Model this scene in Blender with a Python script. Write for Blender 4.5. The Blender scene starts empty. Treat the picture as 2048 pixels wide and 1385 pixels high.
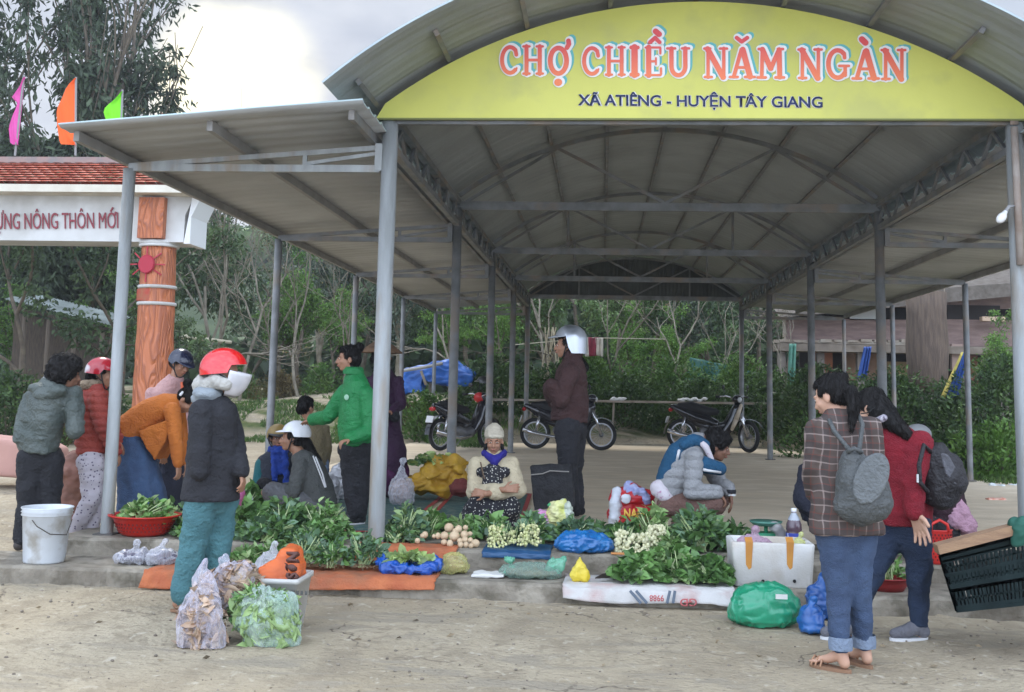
import bpy, bmesh, math, random
import numpy as np
from mathutils import Vector, Matrix, Euler, noise
R = math.radians
random.seed(7); rng = np.random.default_rng(7)
scene = bpy.context.scene
C = scene.collection

# ---------------------------------------------------------------- camera
CAMH = 1.5
FPX, CYP, YAW, PIT, ROL = 2244.0, 503.0, 0.0819, 0.1225, 0.0212
camd = bpy.data.cameras.new("Camera"); cam = bpy.data.objects.new("Camera", camd); C.objects.link(cam)
camd.sensor_width = 36; camd.sensor_fit = 'HORIZONTAL'; camd.lens = 36*FPX/2048
camd.shift_y = (CYP-692.5)/2048; camd.clip_end = 3000; camd.clip_start = .1
ROT = Matrix.Rotation(YAW, 3, 'Z') @ Matrix.Rotation(math.pi/2+PIT, 3, 'X') @ Matrix.Rotation(ROL, 3, 'Z')
cam.matrix_world = Matrix.Translation((0, 0, CAMH)) @ ROT.to_4x4()
scene.camera = cam

def ray(px, py): return ROT @ Vector(((px-1024)/FPX, -(py-CYP)/FPX, -1))
def W(px, py, Y):
    d = ray(px, py); return Vector((0, 0, CAMH)) + d*(Y/d.y)
def G(px, py, z=0.0):
    d = ray(px, py); return Vector((0, 0, CAMH)) + d*((z-CAMH)/d.z)

# ---------------------------------------------------------------- world
SUN = ray(500, 60).normalized()
sun_el = math.asin(SUN.z); sun_rot = math.atan2(SUN.x, SUN.y)
world = bpy.data.worlds.new("World"); scene.world = world; world.use_nodes = True
def build_world():
    nt = world.node_tree; N = nt.nodes; L = nt.links; N.clear()
    out = N.new('ShaderNodeOutputWorld'); bg = N.new('ShaderNodeBackground'); bg.inputs[1].default_value = 0.1
    L.new(bg.outputs[0], out.inputs[0])
    sky = N.new('ShaderNodeTexSky'); sky.sky_type = 'NISHITA'; sky.sun_disc = False
    sky.sun_elevation = max(sun_el, .2); sky.sun_rotation = sun_rot; sky.dust_density = 3
    tc = N.new('ShaderNodeTexCoord')
    mp = N.new('ShaderNodeMapping'); mp.inputs['Scale'].default_value = (1, 1, 2.2); L.new(tc.outputs['Generated'], mp.inputs[0])
    def nz(scale, det, rough, off):
        m2 = N.new('ShaderNodeMapping'); m2.inputs['Location'].default_value = off; L.new(mp.outputs[0], m2.inputs[0])
        n = N.new('ShaderNodeTexNoise'); n.inputs['Scale'].default_value = scale; n.inputs['Detail'].default_value = det
        n.inputs['Roughness'].default_value = rough; L.new(m2.outputs[0], n.inputs[0]); return n
    def mr(src, a, b, c=0, d=1):
        m = N.new('ShaderNodeMapRange'); m.inputs[1].default_value = a; m.inputs[2].default_value = b
        m.inputs[3].default_value = c; m.inputs[4].default_value = d; m.interpolation_type = 'SMOOTHSTEP'; L.new(src, m.inputs[0]); return m.outputs[0]
    n1 = nz(4.2, 7, .5, (.3, .1, .7)); n2 = nz(9, 6, .5, (3.1, 1.2, .2))
    cr = N.new('ShaderNodeMix'); cr.data_type = 'RGBA'
    cr.inputs[6].default_value = (1.7, 2.1, 2.9, 1); cr.inputs[7].default_value = (3.15, 3.5, 4.1, 1)
    ad = N.new('ShaderNodeMath'); ad.operation = 'MULTIPLY_ADD'; L.new(n2.outputs[0], ad.inputs[0]); ad.inputs[1].default_value = .45; L.new(n1.outputs[0], ad.inputs[2])
    L.new(mr(ad.outputs[0], .58, .86), cr.inputs[0])
    # brightness round the veiled sun
    dp = N.new('ShaderNodeVectorMath'); dp.operation = 'DOT_PRODUCT'; L.new(tc.outputs['Generated'], dp.inputs[0]); dp.inputs[1].default_value = ray(470, 170).normalized()
    g = mr(dp.outputs['Value'], .9962, .9999)
    mu = N.new('ShaderNodeMath'); mu.operation = 'MULTIPLY'; L.new(g, mu.inputs[0]); L.new(mr(n1.outputs[0], .38, .60, .12, 1.5), mu.inputs[1])
    gl = N.new('ShaderNodeMix'); gl.data_type = 'RGBA'; gl.blend_type = 'MIX'; gl.clamp_factor = True
    L.new(mu.outputs[0], gl.inputs[0]); L.new(cr.outputs[2], gl.inputs[6]); gl.inputs[7].default_value = (8.0, 7.5, 5.4, 1)
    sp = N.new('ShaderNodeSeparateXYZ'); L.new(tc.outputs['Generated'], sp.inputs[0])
    fz = mr(sp.outputs[2], .42, .95, 1.0, 3.0); fy = mr(sp.outputs[1], -.6, .45, 5.2, 1.0)  # extra sky brightness added overhead and behind the camera to lift the shade
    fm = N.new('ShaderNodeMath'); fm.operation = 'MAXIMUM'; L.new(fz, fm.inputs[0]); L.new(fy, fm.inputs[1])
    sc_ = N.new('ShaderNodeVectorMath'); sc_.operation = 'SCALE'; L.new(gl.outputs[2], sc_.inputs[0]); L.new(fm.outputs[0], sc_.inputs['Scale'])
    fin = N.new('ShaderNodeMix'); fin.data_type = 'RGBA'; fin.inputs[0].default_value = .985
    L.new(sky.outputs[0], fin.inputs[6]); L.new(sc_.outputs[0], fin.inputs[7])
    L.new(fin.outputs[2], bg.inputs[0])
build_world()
sl = bpy.data.lights.new("sun", 'SUN'); sl.energy = 1.0; sl.angle = R(14); sl.color = (1, .95, .86)
so = bpy.data.objects.new("sun", sl); C.objects.link(so)
sd = Vector((SUN.x, SUN.y*.8, SUN.z+.75)).normalized()
so.rotation_euler = sd.to_track_quat('Z', 'Y').to_euler()
vs = scene.view_settings; vs.view_transform = 'Standard'; vs.look = 'None'; vs.gamma = 1; vs.exposure = 0.95
scene.cycles.max_bounces = 8; scene.cycles.transparent_max_bounces = 16; scene.cycles.diffuse_bounces = 4
scene.cycles.use_denoising = True

# ---------------------------------------------------------------- tagging
def tag(o, label=None, cat=None, group=None, kind=None):
    if label: o['label'] = label
    if cat: o['category'] = cat
    if group: o['group'] = group
    if kind: o['kind'] = kind
    return o
def empty(name, loc, label=None, cat=None, group=None, rz=0):
    o = bpy.data.objects.new(name, None); C.objects.link(o); o.location = loc; o.rotation_euler = (0, 0, rz)
    o.empty_display_size = .1
    return tag(o, label, cat, group)

# ---------------------------------------------------------------- materials
MATS = {}
def M(name, c, rough=.75, c2=None, ns=6.0, det=4, lo=.35, hi=.65, bump=0.0, bs=40.0, metal=0.0, spec=.4, isl=0.0, alpha=1.0,
      stretch=None, wave=None, c3=None, ns3=1.2, sss=0, coat=0, trans=0, twosided=None, facing=0, coord='Object', bd=.02, wr=0, wrs=9):
    if name in MATS: return MATS[name]
    m = bpy.data.materials.new(name); m.use_nodes = True; MATS[name] = m
    nt = m.node_tree; N = nt.nodes; L = nt.links; b = N['Principled BSDF']
    b.inputs['Roughness'].default_value = rough; b.inputs['Metallic'].default_value = metal
    b.inputs['Specular IOR Level'].default_value = spec; b.inputs['Coat Weight'].default_value = coat
    b.inputs['Base Color'].default_value = (*c, 1)
    tc = N.new('ShaderNodeTexCoord'); src = tc.outputs[coord]
    if stretch:
        mp = N.new('ShaderNodeMapping'); mp.inputs['Scale'].default_value = stretch; L.new(src, mp.inputs[0]); src = mp.outputs[0]
    col = None
    if c2:
        n = N.new('ShaderNodeTexNoise'); n.inputs['Scale'].default_value = ns; n.inputs['Detail'].default_value = det; L.new(src, n.inputs[0])
        mr = N.new('ShaderNodeMapRange'); mr.inputs[1].default_value = lo; mr.inputs[2].default_value = hi; L.new(n.outputs[0], mr.inputs[0])
        mx = N.new('ShaderNodeMix'); mx.data_type = 'RGBA'; L.new(mr.outputs[0], mx.inputs[0]); mx.inputs[6].default_value = (*c, 1); mx.inputs[7].default_value = (*c2, 1); col = mx.outputs[2]
    if c3:
        n = N.new('ShaderNodeTexNoise'); n.inputs['Scale'].default_value = ns3; n.inputs['Detail'].default_value = 5; L.new(src, n.inputs[0])
        mr = N.new('ShaderNodeMapRange'); mr.inputs[1].default_value = .5; mr.inputs[2].default_value = .68; L.new(n.outputs[0], mr.inputs[0])
        mx = N.new('ShaderNodeMix'); mx.data_type = 'RGBA'; L.new(mr.outputs[0], mx.inputs[0])
        if col: L.new(col, mx.inputs[6])
        else: mx.inputs[6].default_value = (*c, 1)
        mx.inputs[7].default_value = (*c3, 1); col = mx.outputs[2]
    if isl:
        g = N.new('ShaderNodeNewGeometry'); mr = N.new('ShaderNodeMapRange'); mr.inputs[3].default_value = 1-isl; mr.inputs[4].default_value = 1+isl
        L.new(g.outputs['Random Per Island'], mr.inputs[0]); mx = N.new('ShaderNodeMix'); mx.data_type = 'RGBA'; mx.blend_type = 'MULTIPLY'; mx.inputs[0].default_value = 1
        if col: L.new(col, mx.inputs[6])
        else: mx.inputs[6].default_value = (*c, 1)
        cb = N.new('ShaderNodeCombineColor'); [L.new(mr.outputs[0], cb.inputs[i]) for i in range(3)]; L.new(cb.outputs[0], mx.inputs[7]); col = mx.outputs[2]
    if col: L.new(col, b.inputs['Base Color'])
    hs = None
    if bump:
        n = N.new('ShaderNodeTexNoise'); n.inputs['Scale'].default_value = bs; n.inputs['Detail'].default_value = 6; L.new(src, n.inputs[0]); hs = n.outputs[0]
    if wave:
        w = N.new('ShaderNodeTexWave'); w.bands_direction = wave[0]; w.inputs['Scale'].default_value = wave[1]; w.inputs['Distortion'].default_value = wave[3] if len(wave) > 3 else 0
        L.new(tc.outputs[coord], w.inputs[0])
        if hs:
            ma = N.new('ShaderNodeMath'); ma.operation = 'MULTIPLY_ADD'; L.new(w.outputs[1], ma.inputs[0]); ma.inputs[1].default_value = wave[2]; L.new(hs, ma.inputs[2]); hs = ma.outputs[0]
        else: hs = w.outputs[1]
    if wr:
        n = N.new('ShaderNodeTexNoise'); n.inputs['Scale'].default_value = wrs; n.inputs['Detail'].default_value = 3; n.inputs['Distortion'].default_value = 1.1; L.new(src, n.inputs[0])
        m1 = N.new('ShaderNodeMath'); m1.operation = 'SUBTRACT'; L.new(n.outputs[0], m1.inputs[0]); m1.inputs[1].default_value = .5
        m2 = N.new('ShaderNodeMath'); m2.operation = 'ABSOLUTE'; L.new(m1.outputs[0], m2.inputs[0])
        m3 = N.new('ShaderNodeMath'); m3.operation = 'POWER'; L.new(m2.outputs[0], m3.inputs[0]); m3.inputs[1].default_value = .7
        m4 = N.new('ShaderNodeMath'); m4.operation = 'MULTIPLY_ADD'; L.new(m3.outputs[0], m4.inputs[0]); m4.inputs[1].default_value = -wr
        if hs: L.new(hs, m4.inputs[2])
        else: m4.inputs[2].default_value = 0
        hs = m4.outputs[0]; bump = max(bump, .6)
    if hs:
        bp = N.new('ShaderNodeBump'); bp.inputs['Strength'].default_value = bump or wave[2]; bp.inputs['Distance'].default_value = bd; L.new(hs, bp.inputs['Height']); L.new(bp.outputs[0], b.inputs['Normal'])
    if trans:
        out = N['Material Output']; t = N.new('ShaderNodeBsdfTranslucent')
        if col: L.new(col, t.inputs[0])
        else: t.inputs[0].default_value = (*c, 1)
        mx = N.new('ShaderNodeMixShader'); mx.inputs[0].default_value = trans; L.new(b.outputs[0], mx.inputs[1]); L.new(t.outputs[0], mx.inputs[2]); L.new(mx.outputs[0], out.inputs[0])
    if alpha < 1:
        out = N['Material Output']; t = N.new('ShaderNodeBsdfTransparent'); mx = N.new('ShaderNodeMixShader')
        lw = N.new('ShaderNodeLayerWeight'); lw.inputs[0].default_value = .35
        n = N.new('ShaderNodeTexNoise'); n.inputs['Scale'].default_value = 11; n.inputs['Detail'].default_value = 5; n.inputs['Distortion'].default_value = 2.5; mq = N.new('ShaderNodeMapping'); mq.inputs['Scale'].default_value = (2.2, 2.2, .7); mq.inputs['Rotation'].default_value = (.2, .5, 0); L.new(tc.outputs['Object'], mq.inputs[0]); L.new(mq.outputs[0], n.inputs[0])
        a1 = N.new('ShaderNodeMath'); a1.operation = 'MULTIPLY_ADD'; L.new(lw.outputs['Facing'], a1.inputs[0]); a1.inputs[1].default_value = .55; a1.inputs[2].default_value = alpha-.55
        a2 = N.new('ShaderNodeMath'); a2.operation = 'MULTIPLY_ADD'; a2.use_clamp = True; L.new(n.outputs[0], a2.inputs[0]); a2.inputs[1].default_value = .7; L.new(a1.outputs[0], a2.inputs[2])
        L.new(a2.outputs[0], mx.inputs[0]); L.new(t.outputs[0], mx.inputs[1]); L.new(b.outputs[0], mx.inputs[2]); L.new(mx.outputs[0], out.inputs[0])
    return m

# ---------------------------------------------------------------- mesh builder
def link(name, me, mat, parent=None, smooth=False, ms=None):
    for mm in (ms or [mat]): me.materials.append(mm)
    o = bpy.data.objects.new(name, me); C.objects.link(o)
    if smooth: me.polygons.foreach_set('use_smooth', [True]*len(me.polygons))
    if parent is not None:
        o.parent = parent
        if parent.type == 'EMPTY': o.matrix_parent_inverse = Matrix.LocRotScale(parent.location, parent.rotation_euler, None).inverted()
    return o
def npmesh(V, F, name='m'):
    me = bpy.data.meshes.new(name); V = np.asarray(V, dtype=np.float32); F = np.asarray(F, dtype=np.int32)
    me.vertices.add(len(V)); me.vertices.foreach_set('co', V.ravel())
    k = F.shape[1]; me.loops.add(F.size); me.loops.foreach_set('vertex_index', F.ravel())
    me.polygons.add(len(F)); me.polygons.foreach_set('loop_start', np.arange(0, F.size, k, dtype=np.int32))
    me.polygons.foreach_set('loop_total', np.full(len(F), k, dtype=np.int32)); me.update(calc_edges=True); return me

def frame(d):
    d = Vector(d).normalized(); a = Vector((0, 0, 1)) if abs(d.z) < .9 else Vector((1, 0, 0))
    u = d.cross(a).normalized(); return u, u.cross(d).normalized()
class MB:
    def __init__(s): s.v = []; s.f = []; s.m = []; s.cm = 0
    def add(s, vs, fs):
        n = len(s.v); s.v += [tuple(v) for v in vs]; s.f += [tuple(i+n for i in f) for f in fs]; s.m += [s.cm]*len(fs); return s
    def box(s, c, d, rz=0, rot=None):
        x, y, z = d[0]/2, d[1]/2, d[2]/2; c = Vector(c)
        Rm = rot if rot is not None else Matrix.Rotation(rz, 3, 'Z')
        vs = [c + Rm @ Vector((a*x, b*y, e*z)) for a in (-1, 1) for b in (-1, 1) for e in (-1, 1)]
        return s.add(vs, [(0, 1, 3, 2), (4, 6, 7, 5), (0, 4, 5, 1), (2, 3, 7, 6), (0, 2, 6, 4), (1, 5, 7, 3)])
    def bar(s, a, b, w, h=None, up=(0, 0, 1)):
        a, b = Vector(a), Vector(b); h = h or w; d = (b-a).normalized(); up = Vector(up)
        if abs(d.dot(up)) > .98: up = Vector((0, 1, 0))
        u = d.cross(up).normalized(); v = u.cross(d).normalized()
        vs = [p + u*(i*w/2) + v*(j*h/2) for p in (a, b) for i, j in ((-1, -1), (1, -1), (1, 1), (-1, 1))]
        return s.add(vs, [(3, 2, 1, 0), (4, 5, 6, 7), (0, 1, 5, 4), (1, 2, 6, 5), (2, 3, 7, 6), (3, 0, 4, 7)])
    def tube(s, pts, r, n=8, cap=True):
        pts = [Vector(p) for p in pts]; k = len(pts); rs = r if isinstance(r, (list, tuple)) else [r]*k
        u = None; vs = []; fs = []
        for i, p in enumerate(pts):
            d = (pts[min(i+1, k-1)]-pts[max(i-1, 0)]); d = d.normalized() if d.length > 1e-9 else Vector((0, 0, 1))
            if u is None: u, v = frame(d)
            else:
                u = (u - d*u.dot(d)); u = u.normalized() if u.length > 1e-6 else frame(d)[0]; v = u.cross(d)
            for j in range(n):
                a = 2*math.pi*j/n; vs.append(p + (u*math.cos(a)+v*math.sin(a))*rs[i])
        for i in range(k-1):
            for j in range(n):
                fs.append((i*n+j, i*n+(j+1) % n, (i+1)*n+(j+1) % n, (i+1)*n+j))
        if cap: fs.append(tuple(range(n-1, -1, -1))); fs.append(tuple((k-1)*n+j for j in range(n)))
        return s.add(vs, fs)
    def ell(s, c, r, rot=None, nu=14, nv=9):
        c = Vector(c); r = (r, r, r) if isinstance(r, (int, float)) else r; vs = []; fs = []
        Rm = rot if rot is not None else Matrix.Identity(3)
        for i in range(1, nv):
            t = math.pi*i/nv
            for j in range(nu):
                a = 2*math.pi*j/nu; vs.append(c + Rm @ Vector((r[0]*math.sin(t)*math.cos(a), r[1]*math.sin(t)*math.sin(a), r[2]*math.cos(t))))
        vs.append(c + Rm @ Vector((0, 0, r[2]))); vs.append(c - Rm @ Vector((0, 0, r[2]))); T = len(vs)-2
        for i in range(nv-2):
            for j in range(nu): fs.append((i*nu+j, (i+1)*nu+j, (i+1)*nu+(j+1) % nu, i*nu+(j+1) % nu))
        for j in range(nu): fs.append((T, j, (j+1) % nu)); fs.append((T+1, (nv-2)*nu+(j+1) % nu, (nv-2)*nu+j))
        return s.add(vs, fs)
    def cap(s, a, b, ra, rb, n=12):
        a, b = Vector(a), Vector(b); s.ell(a, ra, nu=n, nv=8); s.ell(b, rb, nu=n, nv=8)
        if (b-a).length > 1e-5: s.tube([a, b], [ra, rb], n)
        return s
    def chain(s, pts, rs, n=12):
        for i in range(len(pts)-1): s.cap(pts[i], pts[i+1], rs[i], rs[i+1], n)
        return s
    def loft(s, rings, cap=True, closed=True):
        # rings: list of lists of points
        n = len(rings[0]); vs = [p for r in rings for p in r]; fs = []
        for i in range(len(rings)-1):
            for j in range(n if closed else n-1):
                fs.append((i*n+j, i*n+(j+1) % n, (i+1)*n+(j+1) % n, (i+1)*n+j))
        if cap: fs.append(tuple(range(n-1, -1, -1))); fs.append(tuple((len(rings)-1)*n+j for j in range(n)))
        return s.add(vs, fs)
    def lathe(s, prof, c=(0, 0, 0), n=24, sq=(1, 1), cap=False):
        c = Vector(c); return s.loft([[c + Vector((r*sq[0]*math.cos(2*math.pi*j/n), r*sq[1]*math.sin(2*math.pi*j/n), z)) for j in range(n)] for r, z in prof], cap=cap)
    def prism(s, poly, thick_vec):
        t = Vector(thick_vec); n = len(poly); P = [Vector(p) for p in poly]
        return s.add(P + [p+t for p in P], [tuple(range(n-1, -1, -1)), tuple(range(n, 2*n))] + [(i, (i+1) % n, (i+1) % n+n, i+n) for i in range(n)])
    def mesh(s, name='m'):
        me = bpy.data.meshes.new(name); me.from_pydata(s.v, [], s.f); me.update(); return me
    def build(s, name, mat, parent=None, smooth=False, fix=True):
        me = s.mesh(name)
        if fix:
            bm = bmesh.new(); bm.from_mesh(me); bmesh.ops.recalc_face_normals(bm, faces=bm.faces); bm.to_mesh(me); bm.free()
        ms = mat if isinstance(mat, (list, tuple)) else [mat]
        o = link(name, me, None, parent, smooth, ms)
        if len(ms) > 1: me.polygons.foreach_set('material_index', s.m)
        if smooth == 'auto':
            pass
        return o
    def blob(s, name, mat, parent=None, vox=.012, smooth=3, fold=0.0, fs=9.0, fn=None, cre=0, cf=9.0, cz=.6):
        me = s.mesh(name); bm = bmesh.new(); bm.from_mesh(me); bmesh.ops.recalc_face_normals(bm, faces=bm.faces); bm.to_mesh(me); bm.free(); o = bpy.data.objects.new(name+'_tmp', me); C.objects.link(o)
        r = o.modifiers.new('r', 'REMESH'); r.mode = 'VOXEL'; r.voxel_size = vox; r.adaptivity = 0
        if smooth: q = o.modifiers.new('s', 'SMOOTH'); q.iterations = smooth; q.factor = .5
        dg = bpy.context.evaluated_depsgraph_get(); dg.update(); me2 = bpy.data.meshes.new_from_object(o.evaluated_get(dg))
        bpy.data.objects.remove(o); bpy.data.meshes.remove(me); me2.name = name
        if fold or fn or cre:
            n = len(me2.vertices); co = np.empty(n*3, np.float32); me2.vertices.foreach_get('co', co); no = np.empty(n*3, np.float32); me2.vertex_normals.foreach_get('vector', no)
            co = co.reshape(-1, 3); no = no.reshape(-1, 3)
            if fold:
                d = np.array([noise.noise(Vector(p)*fs)+.6*(abs(noise.noise(Vector((p[0]*fs*1.2, p[1]*fs*1.2, p[2]*fs*2.6)))) - .25)*1.5 for p in co.tolist()], np.float32)
                co += no*(d*fold)[:, None]
            if cre:
                d = np.array([max(0, 1-abs(noise.noise(Vector((p[0]*cf+2*noise.noise(Vector(p)*cf*.4), p[1]*cf, p[2]*cf*cz))))*3.2)**1.5 - .3 for p in co.tolist()], np.float32)
                co += no*(d*cre)[:, None]
            if fn: co = fn(co, no)
            me2.vertices.foreach_set('co', co.astype(np.float32).ravel()); me2.update()
        me2.materials.clear()
        return link(name, me2, mat if not isinstance(mat, (list, tuple)) else None, parent, True, list(mat) if isinstance(mat, (list, tuple)) else None)

def leafmesh(P, D, size, wid=.45, fold=.25, jit=.35):
    """rhombic folded leaves: P centres (n,3), D directions (n,3) leaf axis, size (n,)"""
    n = len(P); D = D/np.maximum(np.linalg.norm(D, axis=1), 1e-6)[:, None]
    A = rng.normal(size=(n, 3)); U = np.cross(D, A); U /= np.maximum(np.linalg.norm(U, axis=1), 1e-6)[:, None]; Nn = np.cross(U, D)
    s = size[:, None]
    a = P - D*s*.5; b = P + D*s*.5; m = P - D*s*.05
    l = m + U*s*wid*.5 + Nn*s*fold*.4; r = m - U*s*wid*.5 + Nn*s*fold*.4
    V = np.stack([a, l, b, r], 1).reshape(-1, 3)
    i = np.arange(n)*4; F = np.stack([np.stack([i, i+1, i+2], 1), np.stack([i, i+2, i+3], 1)], 1).reshape(-1, 3)
    return npmesh(V, F)
def join_np(parts):
    V = []; F = []; k = 0
    for v, f in parts: V.append(v); F.append(f+k); k += len(v)
    return np.concatenate(V), np.concatenate(F)
def copy_tree(o, parent=None):
    c = o.copy(); C.objects.link(c); c.parent = parent
    for ch in list(o.children): copy_tree(ch, c)
    return c
def text_obj(name, body, mat, parent, corners, offset=0, ext=.004, dy=0, shear=0, bold=0):
    """text filling the box: corners = world (bottom-left, bottom-right, top-left) cap box"""
    cu = bpy.data.curves.new(name, 'FONT'); cu.body = body; cu.size = 1; cu.offset = bold; cu.extrude = 0; cu.resolution_u = 4
    o = bpy.data.objects.new(name, cu); C.objects.link(o); dg = bpy.context.evaluated_depsgraph_get(); dg.update()
    me = bpy.data.meshes.new_from_object(o.evaluated_get(dg)); bpy.data.objects.remove(o)
    n = len(me.vertices); co = np.empty(n*3, np.float32); me.vertices.foreach_get('co', co); co = co.reshape(-1, 3)
    cap = .70
    x0, x1 = co[:, 0].min(), co[:, 0].max(); bl, br, tl = map(Vector, corners); ux = (br-bl); uz = (tl-bl)
    nn = ux.cross(uz).normalized()
    out = [bl + ux*((c[0]-x0)/(x1-x0)) + uz*(c[1]/cap) + nn*dy for c in co.tolist()]
    me.vertices.foreach_set('co', np.array(out, np.float32).ravel()); me.update()
    bm = bmesh.new(); bm.from_mesh(me); g = bmesh.ops.extrude_face_region(bm, geom=bm.faces[:])
    for v in [e for e in g['geom'] if isinstance(e, bmesh.types.BMVert)]: v.co += nn*ext
    bmesh.ops.recalc_face_normals(bm, faces=bm.faces); bm.to_mesh(me); bm.free(); me.materials.clear()
    return link(name, me, mat, parent)
# ================================================================ SETTING
XL, XR, XLO, XRO, Y0, SP, ZT, ZO = -1.79, 3.27, -4.02, 5.64, 9.09, 4.445, 3.75, 3.29
YK, YR, ZS, ZP = 8.2, 8.85, .127, .255      # kerb front, riser, lower step top, platform top
FY = [Y0+SP*k for k in range(5)]
def sst(a, b, x):
    t = min(1, max(0, (x-a)/(b-a))); return t*t*(3-2*t)
def terrain(x, y):
    if y < YK: h = 0.0
    else:
        h = .12*sst(YK, YK+.15, y)
        h += .12*sst(9, 16, y)
        h += .95*sst(24.5+.5*math.sin(x), 30.5, y)*(1-.55*sst(-3, 3, x))   # bank up to the road
        h += 16*sst(45, 150, y) + 36*sst(140, 300, y)*(.6+.5*noise.noise(Vector((x*.008, y*.008, 3))))
        h += .35*noise.noise(Vector((x*.35, y*.35, 0)))*sst(22, 28, y)
    h += .012*noise.noise(Vector((x*1.7, y*1.7, 0)))
    return h
def build_ground():
    ys = [-6, -3, 0] + [1+.25*i for i in range(28)] + [YK-.02, YK+.02] + [8.4+.4*i for i in range(60)] + [33+1.5*i for i in range(12)] + [54+8*i for i in range(32)] + [340, 420, 520]
    xs = [-260, -200, -160, -120, -90, -70, -55, -45, -36, -30, -25] + [-22+.55*i for i in range(75)] + [20, 22, 25, 29, 34, 40, 48, 58, 72, 90, 120, 160, 210, 260]
    V = []; F = []; n = len(xs)
    for y in ys:
        for x in xs:
            z = terrain(x, y)
            if -4.3 < x < 6.2 and 8.5 < y < 27.2: z = .10
            V.append((x, y, z))
    for i in range(len(ys)-1):
        for j in range(n-1): F.append((i*n+j, i*n+j+1, (i+1)*n+j+1, (i+1)*n+j))
    me = npmesh(V, F)
    # material: sandy dirt near, grass on the bank and beyond, by noise and height
    m = bpy.data.materials.new('ground_dirt'); m.use_nodes = True; nt = m.node_tree; N = nt.nodes; L = nt.links; b = N['Principled BSDF']; b.inputs['Roughness'].default_value = .9; b.inputs['Specular IOR Level'].default_value = .2
    tc = N.new('ShaderNodeTexCoord')
    def nz(scale, det=5, st=None, dist=0):
        n = N.new('ShaderNodeTexNoise'); n.inputs['Scale'].default_value = scale; n.inputs['Detail'].default_value = det; n.inputs['Distortion'].default_value = dist
        if st:
            mp = N.new('ShaderNodeMapping'); mp.inputs['Scale'].default_value = st; L.new(tc.outputs['Object'], mp.inputs[0]); L.new(mp.outputs[0], n.inputs[0])
        else: L.new(tc.outputs['Object'], n.inputs[0])
        return n.outputs[0]
    def mr(s, a, b_):
        q = N.new('ShaderNodeMapRange'); q.inputs[1].default_value = a; q.inputs[2].default_value = b_; L.new(s, q.inputs[0]); return q.outputs[0]
    def mix(f, a, c, bl='MIX'):
        x = N.new('ShaderNodeMix'); x.data_type = 'RGBA'; x.blend_type = bl
        L.new(f, x.inputs[0]) if not isinstance(f, float) else setattr(x.inputs[0], 'default_value', f)
        for s, k in ((a, 6), (c, 7)):
            if isinstance(s, tuple): x.inputs[k].default_value = (*s, 1)
            else: L.new(s, x.inputs[k])
        return x.outputs[2]
    c = mix(mr(nz(.55, 6), .38, .66), (.34, .28, .19), (.43, .365, .26))
    c = mix(mr(nz(3.0, 8, (1, .45, 1)), .48, .7), c, (.28, .23, .16))
    c = mix(mr(nz(26, 6), .60, .74), c, (.19, .155, .11))
    c = mix(mr(nz(60, 4), .62, .74), c, (.42, .37, .28))
    c = mix(mr(nz(8, 9, None, .8), .53, .66), c, (.30, .25, .175)); c = mix(mr(nz(13, 9, (1, .6, 1), .5), .60, .70), c, (.47, .41, .31)); c = mix(mr(nz(2.2, 7, (.5, 1.6, 1), 1.2), .56, .64), c, (.31, .265, .195))
    # fine dark cracks and drag marks
    v = N.new('ShaderNodeTexVoronoi'); v.feature = 'DISTANCE_TO_EDGE'; v.inputs['Scale'].default_value = 1.1
    dn = N.new('ShaderNodeTexNoise'); dn.inputs['Scale'].default_value = 2.5; dn.inputs['Detail'].default_value = 6; L.new(tc.outputs['Object'], dn.inputs[0])
    vm = N.new('ShaderNodeMix'); vm.data_type = 'RGBA'; vm.blend_type = 'ADD'; vm.inputs[0].default_value = .6; L.new(tc.outputs['Object'], vm.inputs[6]); L.new(dn.outputs[1], vm.inputs[7]); L.new(vm.outputs[2], v.inputs[0])
    ck = N.new('ShaderNodeMath'); ck.operation = 'MULTIPLY'; L.new(mr(v.outputs[0], .014, .002), ck.inputs[0]); L.new(mr(nz(.8, 3), .5, .62), ck.inputs[1])
    c = mix(ck.outputs[0], c, (.12, .095, .07))
    # grass where the ground rises, and past the floor
    sx = N.new('ShaderNodeSeparateXYZ'); L.new(tc.outputs['Object'], sx.inputs[0])
    g1 = mr(sx.outputs[2], .36, .5); g2 = mr(nz(1.2, 6), .40, .55)
    gm = N.new('ShaderNodeMath'); gm.operation = 'MULTIPLY'; L.new(g1, gm.inputs[0]); L.new(g2, gm.inputs[1])
    road = mr(sx.outputs[1], 32.0, 31.0); r0 = mr(sx.outputs[1], 29.5, 30.2)
    rr = N.new('ShaderNodeMath'); rr.operation = 'MULTIPLY'; L.new(road, rr.inputs[0]); L.new(r0, rr.inputs[1])
    ri = N.new('ShaderNodeMath'); ri.operation = 'SUBTRACT'; ri.inputs[0].default_value = 1; L.new(rr.outputs[0], ri.inputs[1])
    gf = N.new('ShaderNodeMath'); gf.operation = 'MULTIPLY'; L.new(gm.outputs[0], gf.inputs[0]); L.new(ri.outputs[0], gf.inputs[1])
    grass = mix(mr(nz(5, 6), .35, .65), (.045, .075, .02), (.12, .13, .045))
    c = mix(gf.outputs[0], c, grass)
    far = mr(sx.outputs[1], 36, 50); c = mix(far, c, mix(mr(nz(.12, 7), .35, .65), (.02, .04, .018), (.06, .085, .035)))
    L.new(c, b.inputs['Base Color'])
    bp = N.new('ShaderNodeBump'); bp.inputs['Strength'].default_value = .9; bp.inputs['Distance'].default_value = .035
    ma = N.new('ShaderNodeMath'); ma.operation = 'MULTIPLY_ADD'; L.new(nz(30, 8), ma.inputs[0]); ma.inputs[1].default_value = .6; L.new(nz(5, 6), ma.inputs[2]); L.new(ma.outputs[0], bp.inputs['Height']); L.new(bp.outputs[0], b.inputs['Normal'])
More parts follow.
